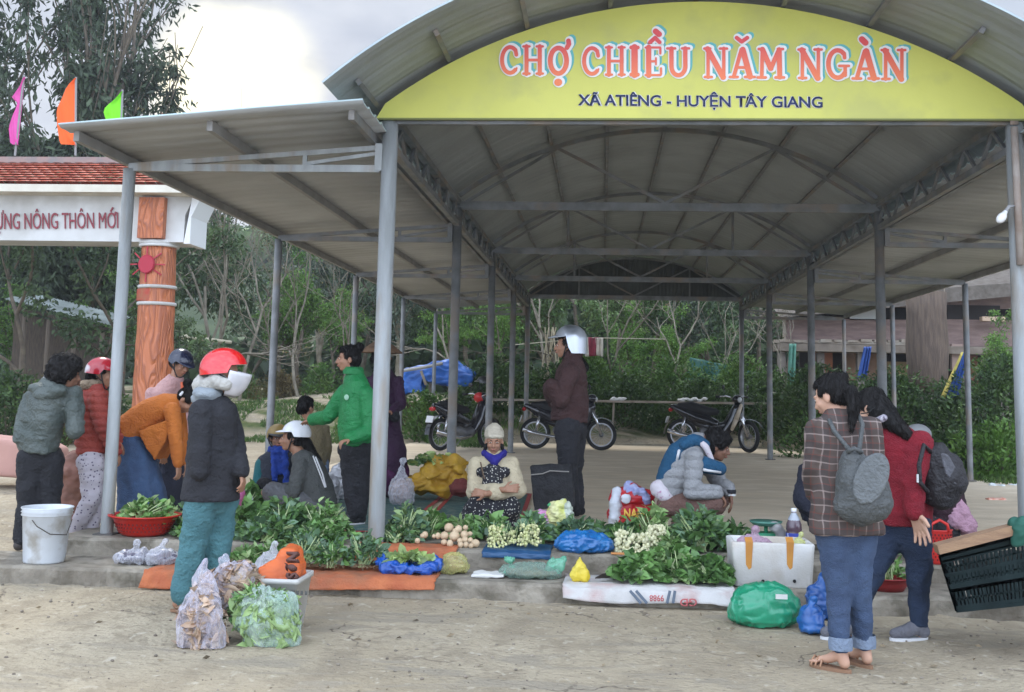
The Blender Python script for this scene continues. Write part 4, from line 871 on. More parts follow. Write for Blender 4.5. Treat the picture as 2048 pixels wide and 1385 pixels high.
def hbasis(yaw, pitch=0, roll=0):
    f = fdir(yaw); f = Vector((f.x*math.cos(R(pitch)), f.y*math.cos(R(pitch)), math.sin(R(pitch)))).normalized()
    x = f.cross(Vector((0, 0, 1))).normalized(); z = x.cross(f)
    Rm = Matrix((x, f, z)).transposed()
    return Rm @ Matrix.Rotation(R(roll), 3, 'Y')
def head_parts(mb, c, B, s=1.0):
    P = lambda x, y, z: c + B @ Vector((x*s, y*s, z*s)); E = lambda x, y, z, r: mb.ell(P(x, y, z), tuple(q*s for q in r), B, 16, 12)
    E(0, -.015, .028, (.074, .092, .084)); E(0, .02, -.03, (.060, .068, .082)); E(0, .046, -.088, (.030, .030, .024)); E(0, .02, -.075, (.048, .05, .035))
    for k in (-1, 1):
        E(k*.034, .052, -.028, (.027, .030, .026)); E(k*.030, .074, .018, (.026, .012, .009)); E(k*.077, -.008, -.012, (.010, .022, .032)); E(k*.013, .094, -.034, (.010, .011, .008))
    mb.chain([P(0, .082, .012), P(0, .094, -.012), P(0, .104, -.032)], [.009*s, .011*s, .013*s], 8)
    E(0, .086, -.058, (.024, .010, .0055)); E(0, .084, -.068, (.021, .011, .007)); E(0, .082, -.050, (.02, .01, .008))
    # eye hollows keep the lids: small lids
    for k in (-1, 1): E(k*.030, .072, .001, (.018, .012, .009))
def face_bits(par, c, B, s=1.0, sleepy=0):
    P = lambda x, y, z: c + B @ Vector((x*s, y*s, z*s))
    for k in (-1, 1):
        mb = MB(); mb.ell(P(k*.030, .0805, .001), (.0125*s, .006*s, .0055*s), B, 10, 8); mb.build('eye', eye_w, par, True)
        m2 = MB(); m2.ell(P(k*.030, .0845, .0005), (.0062*s, .0035*s, .0058*s), B, 10, 8); o = m2.build('iris', eye_d, par.children[-1], True) if False else m2.build('iris', eye_d, par, True)
        MB().chain([P(k*.016, .086, .018), P(k*.032, .084, .023), P(k*.046, .072, .018)], [.003*s, .0042*s, .002*s], 6).build('eyebrow', browm, par, True)
    MB().chain([P(-.021, .086, -.061), P(0, .096, -.060), P(.021, .086, -.061)], [.003*s, .0062*s, .003*s], 8).build('lips', lipm, par, True)
def hand(mb, w, d, pn, curl=.5, s=1.0, side=1, spread=1.0):
    """w wrist, d direction to the fingers, pn palm normal, side = thumb side"""
    d = Vector(d).normalized(); pn = Vector(pn); pn = (pn - d*pn.dot(d)).normalized(); t = d.cross(pn)*side
    for u in (-.026, -.009, .009, .026): mb.cap(w + d*.012*s + t*u*.6*s, w + d*.082*s + t*u*1.05*s, .015*s, .012*s, 8)
    for i, (u, L_) in enumerate(((.031, .066), (.0105, .076), (-.0105, .070), (-.031, .055))):
        fd = (d + t*(u*3.4*spread)).normalized(); p = w + d*.084*s + t*u*s; a = curl*(28+6*i); seg = [L_*.45, L_*.32, L_*.23]; pts = [p]; q = Vector(p); ang = 0
        for j, sl in enumerate(seg):
            ang += R(a*(1, 1.2, .7)[j]); dd = fd*math.cos(ang)+pn*math.sin(ang); q = q+dd*sl*s; pts.append(q.copy())
        mb.chain(pts, [.0098*s, .0090*s, .0084*s, .0072*s], 8)
    b = w + d*.026*s + t*.026*s; b2 = b + (d*.55+t*.75+pn*.25).normalized()*.036*s; b3 = b2 + (d*.85+t*.35+pn*.4*curl).normalized()*.03*s
    mb.chain([b, b2, b3], [.015*s, .0115*s, .009*s], 8)
def rings(mb, T, u, v, n=22, grow=0, sq=2.4):
    out = []
    for c, ru, rv in T:
        r = []
        for j in range(n):
            a = 2*math.pi*j/n; ca, sa = math.cos(a), math.sin(a)
            x = abs(ca)**(2/sq)*(1 if ca >= 0 else -1); y = abs(sa)**(2/sq)*(1 if sa >= 0 else -1)
            r.append(c + u*(x*(ru+grow)) + v*(y*(rv+grow)))
        out.append(r)
    mb.loft(out)
def helmet(par, c, B, s, mat, brim=True, kind='half', strap=True, bcol=None, liner=None):
    """thin open shell"""
    P = lambda x, y, z: c + B @ Vector((x*s, y*s, z*s)); mb = MB(); n = 32; m = 12; ro = []; ri = []
    for i in range(m+1):
        r1 = []; r2 = []
        for j in range(n):
            a = 2*math.pi*j/n; front = math.sin(a)   # +1 front
            low = (-.005 if kind == 'half' else -.095) if front < .35 else (.035)
            if kind == 'full' and front >= .35: low = .045
            if kind == 'full' and .1 < front < .35: low = -.05
            zmax = .135; t = i/m; # t 0 top
            zl = low; ph = math.acos(max(-1, min(1, (zl-.02)/.118))) ; th = ph*t
            x, y, z = .112*math.sin(th)*math.cos(a), -.012+.132*math.sin(th)*math.sin(a), .02+.118*math.cos(th)
            if th > math.pi/2: 
                k = 1; x = .112*math.cos(a)*k; y = -.012+.132*math.sin(a)*k
            r1.append(P(x, y, z)); r2.append(P(x*.93, (y+.012)*.93-.012, .02+(z-.02)*.93))
        ro.append(r1); ri.append(r2)
    mb.loft(ro[1:] , cap=False); T0 = [tuple(range(n))]
    mb.add([ro[0][0]+B@Vector((0, 0, 0))]+ro[1], [(0, 1+j, 1+(j+1) % n) for j in range(n)])
    mb.loft([ro[-1], ri[-1]], cap=False)
    sh = mb.build('helmet', mat, par, True)
    m2 = MB(); m2.loft(list(reversed(ri[1:])), cap=False); m2.build('helmet_lining', liner or M('lining_black', (.02, .02, .02), .9), sh, True)
    if brim:
        mb = MB(); A = []; Bq = []; Cq = []
        for i in range(13):
            a = R(25+130*i/12); q = math.sin(math.pi*i/12)
            A.append(P(.112*math.cos(a), -.012+.131*math.sin(a), .036)); Bq.append(P(.116*math.cos(a), -.012+.131*math.sin(a)+.055*q, .036-.012*q)); Cq.append(P(.112*math.cos(a), -.012+.131*math.sin(a), .048))
        D = [p + B@Vector((0, 0, .007*s)) for p in Bq]
        mb.loft([A, Bq, D, Cq], cap=False, closed=False); mb.build('visor', bcol or mat, sh, True)
    if strap:
        for k in (-1, 1):
            mb = MB(); mb.tube([P(k*.098, .02, .02), P(k*.085, .035, -.05), P(k*.04, .05, -.118), P(0, .055, -.124)], [.006*s]*4, 6); mb.tube([P(k*.100, -.04, .0), P(k*.085, .03, -.055)], [.005*s]*2, 6); mb.build('chin_strap', M('strap_black', (.02, .02, .022), .8), sh)
    return sh
def hair(par, c, B, s=1.0, style='short', mat=None, fold=.006, extra=None, big=0, face=True):
    P = lambda x, y, z: c + B @ Vector((x*s, y*s, z*s)); mb = MB(); g = big
    E = lambda x, y, z, r: mb.ell(P(x, y, z), tuple((q+g)*s for q in r), B, 16, 12)
    E(0, -.028, .042, (.081, .090, .084)); E(0, -.052, -.005, (.077, .066, .080)); E(0, .02, .075, (.062, .055, .038))
    for k in (-1, 1): E(k*.060, -.012, .03, (.025, .055, .045))
    if style in ('bun',): E(0, -.135, .055, (.038, .036, .038)); E(0, -.10, .045, (.04, .04, .04))
    if style == 'topbun': E(0, -.10, .10, (.042, .042, .038)); 
    if style in ('low',): E(0, -.10, -.04, (.045, .04, .045))
    if style == 'pony':
        E(0, -.10, .075, (.03, .035, .03))
    if style == 'long':
        for k in (-1, 1): mb.chain([P(k*.07, -.03, -.02), P(k*.075, -.035, -.12)], [.035*s, .03*s])
    if extra:
        for pts, rs in extra: mb.chain(pts, rs, 10)
    h = mb.blob('hair', mat or hairm, par, .009, 2, fold=fold, fs=32); me = h.data; n = len(me.vertices); co = np.empty(n*3, np.float32); me.vertices.foreach_get('co', co); co = co.reshape(-1, 3); no = np.empty(n*3, np.float32); me.vertex_normals.foreach_get('vector', no); no = no.reshape(-1, 3)
    g = np.random.default_rng(n); ix = g.integers(0, n, 1300); P_ = co[ix]+no[ix]*.003; dn = np.array([0, 0, -1.0])+g.normal(size=(1300, 3))*(.9 if big > .02 else .25); dn = dn-no[ix]*(dn*no[ix]).sum(1)[:, None]*.92
    link('hair_strands', leafmesh(P_, dn, .035+.03*g.random(1300), .07, .1), mat or hairm, h); return h

def person(label, Y, T, ub, arms, legs, head, mats, **o):
    """T rings [(px,py,dy,ru,rv)] hem..neck ; ub body facing deg ; arms [[(px,py,dy)*3], hand dict] ; legs [[hip,knee,ankle], foot deg]"""
    f = fdir(ub); r = f.cross(Vector((0, 0, 1))); w = lambda p: W(p[0], p[1], Y+(p[2] if len(p) > 2 else 0))
    s = o.get('s', 1.0); hc = w(head['c']); HB = hbasis(head.get('yaw', ub), head.get('pitch', 0), head.get('roll', 0)); hs = head.get('s', 1.0)
    base = o.get('base') or w(legs[0][0][2]); base = Vector((hc.x, Y, base.z-.07)) if 'base' not in o else base
    root = empty('person', base, label, 'person')
    skm = mats.get('skin', skin)
    # ---- body
    mb = MB(); head_parts(mb, hc, HB, hs)
    Tc = [(w(t[:3]), t[3], t[4]) for t in T]; tilt = o.get('tilt')
    fu, fv = r, f
    if tilt: # torso bends: ring plane follows the spine
        pass
    neck = Tc[-1][0]; mb.chain([neck - Vector((0, 0, .05)), neck, hc + HB @ Vector((0, -.015*hs, -.07*hs))], [.06*hs, .052*hs, .05*hs])
    def ringset(grow=0, sc=1.0, lo=0, hi=None):
        out = []
        L_ = Tc[lo:hi]
        for i, (c, ru, rv) in enumerate(L_):
            a = L_[max(i-1, 0)][0]; b = L_[min(i+1, len(L_)-1)][0]; sp = (b-a).normalized(); v = r.cross(sp); v = v if v.dot(f) > 0 else -v; v.normalize()
            out.append((c, ru*sc+grow, rv*sc+grow, v))
        return out
    def loftT(mbx, RS, n=24, sq=2.3):
        rr = []
        for c, ru, rv, v in RS:
            q = []
            for j in range(n):
                a = 2*math.pi*j/n; ca, sa = math.cos(a), math.sin(a); q.append(c + r*(math.copysign(abs(ca)**(2/sq), ca)*ru) + v*(math.copysign(abs(sa)**(2/sq), sa)*rv))
            rr.append(q)
        mbx.loft(rr)
    bt = o.get('body_lo', 1); RS = ringset(0, .80, bt); loftT(mb, RS)
    A = []
    for jt, hd in arms:
        sh, el, wr = [w(p) for p in jt]; A.append((sh, el, wr)); hk = hd.get('s', 1.0)
        mb.chain([sh, el, wr], [.050*s, .040*s, .027*s])
        d = hd.get('d'); d = Vector(d) if d else (wr-el).normalized()
        if not hd.get('none'): hand(mb, wr, d, hd.get('n', -r*0+f*-1 if abs(d.z) > .6 else Vector((0, 0, -1))), hd.get('curl', .5), .95*s*hk, hd.get('side', 1), hd.get('spread', 1))
    LG_ = []
    fl = 0.0 if Y < 8.15 else (.128 if hc.x < -4.25 else ZP+.006)
    for jt, fa in legs:
        h, k, a = [w(p) for p in jt]; a.z = fl+(.106 if mats.get('shoes') is None else .094)*s; LG_.append((h, k, a, fa)); mb.chain([h, k, (k*.6+a*.4), a], [.082*s, .052*s, .050*s, .036*s])
        fd = fdir(fa); gz = a - Vector((0, 0, .055*s)); mb.chain([a, gz - fd*.022*s - Vector((0, 0, .001))], [.038*s, .031*s]); mb.chain([a - Vector((0, 0, .012)), gz+fd*.07*s+Vector((0, 0, .008)), gz+fd*.135*s-Vector((0, 0, .008))], [.034*s, .026*s, .016*s])
        sd_ = fd.cross(Vector((0, 0, 1)))
        for i in range(5 if mats.get('shoes') is None else 0): mb.cap(gz+fd*.13*s+sd_*(i-2)*.014*s-Vector((0, 0, .012)), gz+fd*(.17-.006*i)*s+sd_*(i-2)*.016*s-Vector((0, 0, .016)), .011*s, .009*s, 6)
    mb.cap(LG_[0][0], LG_[1][0], .085*s, .085*s)
    mb.cap((LG_[0][0]+LG_[1][0])/2, w(T[min(bt, len(T)-1)][:3]), .09*s, .09*s)
    body = mb.blob('body', skm, root, o.get('vox', .0075), 1)
    if o.get('face', True): face_bits(root, hc, HB, hs)
    # ---- trousers
    tm = mats.get('trousers')
    if tm:
        mb = MB(); lr = o.get('legr', (.098, .074, .062))
        for h, k, a, fa in LG_:
            a2 = a + (k-a)*o.get('legup', .02); mb.chain([h, h.lerp(k, .5), k, k.lerp(a2, .5), a2], [lr[0], (lr[0]+lr[1])/2*1.02, lr[1], (lr[1]+lr[2])/2*1.03, lr[2]])
        mb.cap(LG_[0][0], LG_[1][0], lr[0]*1.05, lr[0]*1.05); pc = (LG_[0][0]+LG_[1][0])/2
        mb.cap(pc, w(T[min(1, len(T)-1)][:3]), lr[0]*1.1, lr[0]*1.0)
        mb.blob('trousers', tm, root, .012, 3, fold=o.get('tfold', .012), fs=11)
    # ---- skirt
    if o.get('skirt'):
        mb = MB(); SK = [(w(t[:3]), t[3], t[4]) for t in o['skirt']]
        rr = []
        for i, (c, ru, rv) in enumerate(SK):
            q = []
            for j in range(40):
                a = 2*math.pi*j/40; k = 1+.05*math.sin(a*9)*(1-i/len(SK)); q.append(c + r*math.cos(a)*ru*k + f*math.sin(a)*rv*k)
            rr.append(q)
        mb.loft(rr); mb.blob('skirt', mats['skirt'], root, .012, 2, fold=.010, fs=8)
    # ---- jacket
    mb = MB(); loftT(mb, ringset(0, 1.0)); ar = o.get('armr', (.075, .062, .050)); slv = o.get('sleeve', .06)
    for (sh, el, wr), (_, hd) in zip(A, arms):
        w2 = wr.lerp(el, hd.get('sl', slv)); mb.chain([sh, sh.lerp(el, .5), el, el.lerp(w2, .6), w2], [ar[0], (ar[0]+ar[1])/2, ar[1], (ar[1]+ar[2])/2*1.03, ar[2]])
    jm = mats['jacket']; puff = o.get('puff')
    fn = None
    if puff:
        def fn(co, no):
            k = np.abs(np.sin((co[:, 2])*math.pi/puff))**.6; return co + no*((k-.5)*.016)[:, None]
    jk = mb.blob('jacket', jm, root, .012, 3, fold=o.get('fold', .012), fs=o.get('fs', 9), fn=fn)
    if o.get('collar'):
        cm = mats.get('collar', jm); mb = MB(); c1 = neck + Vector((0, 0, o.get('colz', 0))); cr = o['collar']; mb.lathe([(cr*1.1, -.03), (cr*1.15, .0), (cr*.95, .035), (cr*.78, .03), (cr*.8, -.02)], c1, 20); mb.build('collar', cm, root, True)
    if o.get('hood'):
        mb = MB(); 
        for p in o['hood']: mb.ell(w(p[:3]), p[3], None, 14, 10)
        mb.blob('hood', mats.get('hood', jm), root, .011, 3, fold=.012, fs=14)
    # ---- shoes
    sh = mats.get('shoes')
    for h, k, a, fa in LG_:
        fd = fdir(fa); gz = a - Vector((0, 0, .055*s)); sd_ = fd.cross(Vector((0, 0, 1)))
        if sh:
            mb = MB(); mb.chain([a - Vector((0, 0, .01)), gz-fd*.03*s+Vector((0, 0, .008))], [.046*s, .042*s]); mb.chain([a - Vector((0, 0, .02))+fd*.01, gz+fd*.075*s+Vector((0, 0, .012)), gz+fd*.155*s-Vector((0, 0, .002))], [.046*s, .041*s, .031*s]); mb.blob('shoe', sh, root, .008, 2)
        sm = mats.get('sole')
        if sm or sh is None:
            pl = []
            for i in range(20):
                t = i/20*2*math.pi; L_ = .125*math.cos(t)*s; wd = (.042+.010*math.cos(t))*math.sin(t)*s; pl.append(gz + fd*(.062*s+L_) + sd_*wd - Vector((0, 0, .050*s if not sh else .042*s)))
            MB().prism(pl, (0, 0, .018)).build('sole', sm or M('sandal_sole', (.25, .14, .08), .8), root)
            if not sh:
                for t in (.10, .13, .155): MB().tube([gz+fd*t*s+sd_*.045*s*k_+Vector((0, 0, -.034+.045*(1-k_*k_))) for k_ in (-1, -.6, 0, .6, 1)], .006, 6).build('sandal_strap', mats.get('strap', M('sandal_strap', (.40, .22, .13), .6)), root, True)
    return root, hc, HB, w, f, r
def hat_bits(): pass
def people():
    navy = cloth('navy', (.022, .026, .045)); black = cloth('black', (.016, .016, .019)); blackj = cloth('black_coat', (.022, .022, .026), ns=9)
    # 1 dark-haired man, back, green-grey anorak ------------------------------
    Y = 8.95
    root, hc, B, w, f, r = person('person in grey-green anorak, back turned, hands raised to the face, behind the white bucket', Y,
        [(75, 905, 0, .165, .12), (80, 870, 0, .185, .135), (86, 830, 0, .20, .14), (98, 790, 0, .205, .13), (103, 768, 0, .13, .10), (106, 757, 0, .075, .075)], 155,
        [([(64, 800, .05), (42, 872, -.02), (72, 915, .22)], dict(none=1)), ([(146, 792, .02), (152, 862, -.04), (142, 790, .16)], dict(d=(.3, .3, .9), curl=.9, sl=.1))],
        [([(62, 920, 0), (55, 1010, -.02), (45, 1093, -.05)], 150), ([(100, 920, .05), (98, 1010, .06), (105, 1086, .08)], 140)],
        dict(c=(132, 748, .03), yaw=125, pitch=-8, s=1.08), dict(jacket=cloth('anorak', (.055, .07, .062), (.09, .105, .095), rough=.5), trousers=black, skin=skin_d, shoes=M('shoe_dark', (.05, .04, .035), .6)),
        s=1.06, armr=(.085, .075, .062), legr=(.115, .085, .082), hood=[(92, 790, -.12, (.13, .06, .05)), (112, 782, -.12, (.10, .06, .05)), (78, 778, -.08, (.09, .07, .05))], fold=.02, face=False)
    hair(root, hc, B, 1.08, 'short', big=.030, fold=.018); MB().lathe([(.072, -.03), (.078, .0), (.07, .03)], W(108, 757, Y), 18, sq=(1.1, .9)).build('collar', M('white_cloth', (.6, .6, .62), .8), root, True)
    MB().box(W(150, 778, Y+.2), (.075, .012, .15), .5).build('phone', M('phone_dark', (.02, .02, .025), .3), root)
    # 2 red puffer, patterned trousers ---------------------------------------
    Y = 9.45; paj = bpy.data.materials.new('pyjama_print'); paj.use_nodes = True; nt = paj.node_tree; N = nt.nodes; L = nt.links
    v = N.new('ShaderNodeTexVoronoi'); v.inputs['Scale'].default_value = 34; tc = N.new('ShaderNodeTexCoord'); L.new(tc.outputs['Object'], v.inputs[0]); cr = N.new('ShaderNodeValToRGB'); cr.color_ramp.elements[0].position = .0; cr.color_ramp.elements[0].color = (.10, .08, .13, 1); cr.color_ramp.elements[1].position = .27; cr.color_ramp.elements[1].color = (.46, .42, .45, 1); e = cr.color_ramp.elements.new(.22); e.color = (.10, .08, .13, 1); L.new(v.outputs[0], cr.inputs[0]); L.new(cr.outputs[0], N['Principled BSDF'].inputs['Base Color']); N['Principled BSDF'].inputs['Roughness'].default_value = .9
    root, hc, B, w, f, r = person('person in brick-red puffer jacket, patterned trousers and dark red helmet beside the canopy post', Y,
        [(186, 908, 0, .15, .125), (184, 880, 0, .17, .14), (183, 840, 0, .18, .145), (186, 800, 0, .185, .13), (192, 778, 0, .12, .10), (196, 766, 0, .075, .075)], 105,
        [([(196, 800, -.17), (206, 850, -.20), (232, 905, -.05)], dict(curl=.5)), ([(196, 800, .17), (215, 850, .2), (235, 880, .2)], dict(curl=.5))],
        [([(183, 925, -.08), (184, 995, -.06), (152, 1064, -.03)], 95), ([(188, 925, .08), (192, 1000, .09), (180, 1072, .04)], 100)],
        dict(c=(205, 748, .0), yaw=95, pitch=-5), dict(jacket=cloth('brick_red', (.34, .055, .035), (.27, .04, .03), rough=.6), trousers=paj, skin=skin, sole=M('sandal_pink', (.45, .18, .15), .7)),
        puff=.062, fold=.008, legr=(.115, .085, .068), armr=(.082, .07, .055), face=False, hood=[(175, 772, -.05, (.085, .10, .05)), (192, 768, 0, (.09, .12, .045)), (180, 772, .08, (.07, .06, .05))])
    root.children[-1]; 
    for ch in root.children:
        if ch.name.startswith('hood'): ch.data.materials[0] = M('fake_fur', (.34, .26, .18), .95, (.18, .13, .08), 30, bump=1, bs=60)
    hair(root, hc, B, 1.0, 'low'); helmet(root, hc, B, 1.05, M('helmet_darkred', (.36, .015, .025), .22, (.55, .5, .5), 3, 2, .60, .63, coat=.6))
    # 4 pink jacket, navy helmet ----------------------------------------------
    Y = 10.6
    root, hc, B, w, f, r = person('person in pale pink jacket with a navy blue helmet, standing beside the orange column', Y,
        [(338, 890, 0, .15, .12), (335, 860, 0, .165, .13), (333, 820, 0, .175, .135), (338, 785, 0, .18, .12), (348, 763, 0, .11, .09), (352, 752, 0, .07, .07)], 60,
        [([(305, 790, -.08), (300, 850, -.12), (320, 900, -.12)], dict(curl=.5)), ([(372, 785, .08), (378, 850, .05), (370, 900, -.1)], dict(curl=.5))],
        [([(325, 900, 0), (330, 965, 0), (332, 1012, .0)], 60), ([(348, 900, .05), (350, 965, .05), (352, 1012, .08)], 60)],
        dict(c=(362, 727, -.02), yaw=60, pitch=-25), dict(jacket=cloth('pale_pink', (.48, .29, .27), (.40, .23, .22)), trousers=navy, skin=skin, shoes=black), legr=(.11, .085, .075))
    helmet(root, hc, B, 1.0, M('helmet_navy', (.012, .016, .04), .25, coat=.6), bcol=M('helmet_navy', (0, 0, 0))); hair(root, hc, B, .98, 'low')
    MB().tube([W(364, 765, Y-.16), W(366, 800, Y-.19)], .015, 8).build('scarf', M('scarf_orange', (.5, .10, .04), .8), root, True)
    # 3 orange cardigan bending -------------------------------------------------
    Y = 9.9; denim = cloth('denim', (.055, .10, .19), (.035, .06, .12), 7, bs=120)
    root, hc, B, w, f, r = person('person in rust-orange cardigan and long denim skirt bending over the red basin', Y,
        [(262, 872, 0, .17, .14), (268, 855, 0, .175, .15), (290, 838, 0, .165, .145), (315, 822, 0, .165, .14), (340, 812, 0, .16, .12), (358, 806, 0, .10, .085), (366, 802, 0, .065, .065)], 80,
        [([(345, 822, -.15), (352, 880, -.17), (356, 930, -.15)], dict(curl=.6)), ([(352, 818, .16), (365, 880, .2), (372, 925, .15)], dict(curl=.6))],
        [([(262, 880, -.07), (275, 960, -.06), (262, 1025, -.05)], 80), ([(268, 880, .07), (285, 960, .07), (290, 1024, .06)], 80)],
        dict(c=(378, 800, -.03), yaw=80, pitch=-60), dict(jacket=cloth('rust_orange', (.52, .155, .025), (.42, .12, .02)), skirt=denim, trousers=None, skin=skin, shoes=black),
        skirt=[(288, 1036, 0, .21, .245), (284, 990, 0, .20, .215), (277, 940, 0, .185, .19), (270, 895, 0, .175, .165), (263, 865, 0, .165, .14)], fold=.009, armr=(.078, .062, .05), face=False)
    hair(root, hc, B, 1.0, 'bun'); MB().cap(W(361, 790, Y-.14), W(365, 785, Y-.14), .012, .01).build('hair_clip', M('clip_white', (.7, .7, .7), .4), root)
    # hanging front of the open cardigan
    mb = MB(); mb.prism([W(275, 862, Y-.20), W(345, 835, Y-.19), W(330, 885, Y-.17), W(308, 922, Y-.14), W(290, 895, Y-.18)], (0, .3, 0)); mb.blob('cardigan_front', MATS['fabric_rust_orange'], root, .012, 3, fold=.012, fs=10)
    # 5 black coat, red helmet, foreground --------------------------------------
    Y = 7.45
    root, hc, B, w, f, r = person('person in long black coat, teal trousers and bright red helmet in the left foreground', Y,
        [(421, 1000, 0, .20, .195), (422, 985, 0, .20, .195), (424, 940, 0, .185, .18), (426, 880, 0, .18, .16), (428, 835, 0, .19, .145), (425, 806, 0, .17, .12), (424, 788, 0, .10, .09), (426, 776, 0, .07, .07)], 115,
        [([(403, 826, -.17), (398, 885, -.2), (400, 945, -.22)], dict(none=1)), ([(452, 826, .10), (470, 888, .12), (482, 940, -.08)], dict(d=(.25, -.1, -.9), n=(-1, 0, 0), curl=.6, sl=.02))],
        [([(402, 1000, -.07), (388, 1085, -.03), (362, 1200, -.02)], 100), ([(442, 1000, .10), (436, 1080, .12), (432, 1180, .15)], 100)],
        dict(c=(450, 752, .0), yaw=100, pitch=-4, s=1.06), dict(jacket=blackj, trousers=cloth('teal', (.075, .19, .205), (.055, .145, .16), 6), skin=skin, shoes=None),
        s=1.05, armr=(.088, .075, .062), legr=(.115, .092, .080), legup=.03, hood=[(415, 788, -.06, (.10, .11, .055)), (400, 798, -.02, (.06, .10, .05)), (430, 780, 0, (.07, .10, .045))], face=False, fold=.016, fs=7, tfold=.014)
    for ch in root.children:
        if ch.name.startswith('hood'): ch.data.materials[0] = cloth('grey_hood', (.30, .33, .35), (.22, .25, .27))
    mb = MB(); mb.chain([W(412, 772, Y-.05), W(435, 762, Y-.09), W(450, 768, Y-.10)], [.05, .06, .05]); mb.chain([W(412, 772, Y+.05), W(435, 762, Y+.09), W(455, 768, Y+.1)], [.05, .06, .05]); mb.chain([W(405, 768, Y), W(408, 780, Y)], [.07, .06]); mb.blob('scarf', cloth('cream_scarf', (.5, .48, .43)), root, .011, 2, fold=.01, fs=16)
    hl = helmet(root, W(452, 745, Y), hbasis(105, 6), 1.22, M('helmet_red', (.62, .008, .012), .13, coat=1.0), liner=M('liner_white', (.5, .5, .5), .8), strap=True, brim=False)
    # white face shield / hood visor
    mb = MB(); rr = []; SB = hbasis(100, -12)
    for i in range(9):
        z_ = .045-.175*i/8; k_ = math.sqrt(max(.05, 1-((z_-.03)/.185)**2)); rr.append([hc + Vector((.01, 0, 0)) + SB @ Vector((math.sin(R(-85+170*j/18))*.135*k_, .02+math.cos(R(-85+170*j/18))*.145*k_, z_)) for j in range(19)])
    mb.loft(rr, cap=False, closed=False); o = mb.build('face_shield', M('shield_white', (.62, .60, .60), .35, (.5, .49, .5), 10), root, True, fix=False); sm = o.modifiers.new('t', 'SOLIDIFY'); sm.thickness = .006
    # 7 khaki helmet -----------------------------------------------------------
    Y = 11.35
    root, hc, B, w, f, r = person('person in khaki helmet with bright blue scarf crouching beside the white helmet', Y,
        [(556, 1005, 0, .19, .16), (556, 970, 0, .20, .15), (556, 935, 0, .20, .14), (557, 912, 0, .18, .12), (558, 900, 0, .10, .09), (558, 893, 0, .065, .065)], 10,
        [([(528, 925, 0), (522, 965, -.1), (545, 985, -.28)], dict(curl=.6)), ([(585, 925, 0), (592, 965, -.1), (570, 985, -.28)], dict(curl=.6))],
        [([(545, 1005, 0), (528, 970, -.3), (540, 1010, -.25)], 0), ([(570, 1005, 0), (590, 975, -.3), (575, 1010, -.25)], 0)],
        dict(c=(556, 876, -.04), yaw=25, pitch=-3), dict(jacket=cloth('dark_vest', (.03, .035, .05)), trousers=black, skin=skin_d, shoes=black), legr=(.1, .08, .07))
    helmet(root, hc, B, 1.02, M('helmet_khaki', (.25, .17, .05), .45, (.2, .13, .04), 8), bcol=M('helmet_rim_dark', (.03, .03, .03), .5)); hair(root, hc, B, .97)
    mb = MB(); mb.chain([W(548, 905, Y-.13), W(550, 960, Y-.2)], [.036, .03]); mb.chain([W(569, 905, Y-.13), W(573, 968, Y-.2)], [.036, .03]); mb.chain([W(556, 915, Y-.14), W(561, 945, Y-.17)], [.03, .028]); mb.chain([W(545, 900, Y-.05), W(558, 903, Y-.13), W(572, 900, Y-.05)], [.045, .05, .045]); mb.blob('scarf', cloth('bright_blue', (.012, .05, .30), (.008, .03, .18), 10), root, .01, 1, fold=.018, fs=16)
    MB().chain([W(524, 930, Y-.02), W(518, 965, Y-.1), W(535, 985, Y-.24)], [.075, .068, .055]).blob('sleeve', cloth('teal_sleeve', (.015, .12, .13)), root, .011, 2)
    # 6 white helmet squatting --------------------------------------------------
    Y = 10.8
    root, hc, B, w, f, r = person('person with white helmet and dark grey jacket squatting behind the leafy greens', Y,
        [(640, 1020, 0, .20, .17), (636, 1000, 0, .20, .18), (627, 965, 0, .20, .165), (614, 932, 0, .195, .14), (602, 912, 0, .14, .11), (597, 903, 0, .08, .075)], -75,
        [([(600, 935, -.17), (588, 985, -.22), (553, 985, -.12)], dict(curl=.8, n=(0, 0, -1))), ([(602, 935, .17), (590, 980, .2), (545, 980, -.02)], dict(curl=.8, n=(0, 0, -1)))],
        [([(630, 1012, -.10), (545, 985, -.20), (560, 1020, -.14)], -70), ([(632, 1012, .10), (548, 985, .16), (562, 1015, .16)], -70)],
        dict(c=(582, 878, 0), yaw=-72, pitch=2), dict(jacket=cloth('slate', (.062, .066, .062), (.085, .088, .083)), trousers=cloth('grey_trs', (.12, .12, .125)), skin=skin, shoes=black), legr=(.115, .10, .08), fold=.014, armr=(.08, .07, .055))
    helmet(root, W(590, 872, Y), B, 1.08, M('helmet_white', (.78, .79, .80), .25, coat=.5)); hair(root, hc, B, 1, extra=[([W(612, 885, Y), W(635, 925, Y), W(640, 960, Y-.02)], [.05, .045, .03])])
    tl = MB(); [tl.tube([W(626+i*5, 912+i*2, Y-.205), W(640+i*5, 948, Y-.215), W(650+i*2, 975, Y-.20)], .007, 6) for i in range(2)]; tl.build('stripe', M('stripe_white', (.6, .6, .6)), root)
    # 8 child back --------------------------------------------------------------
    Y = 12.5
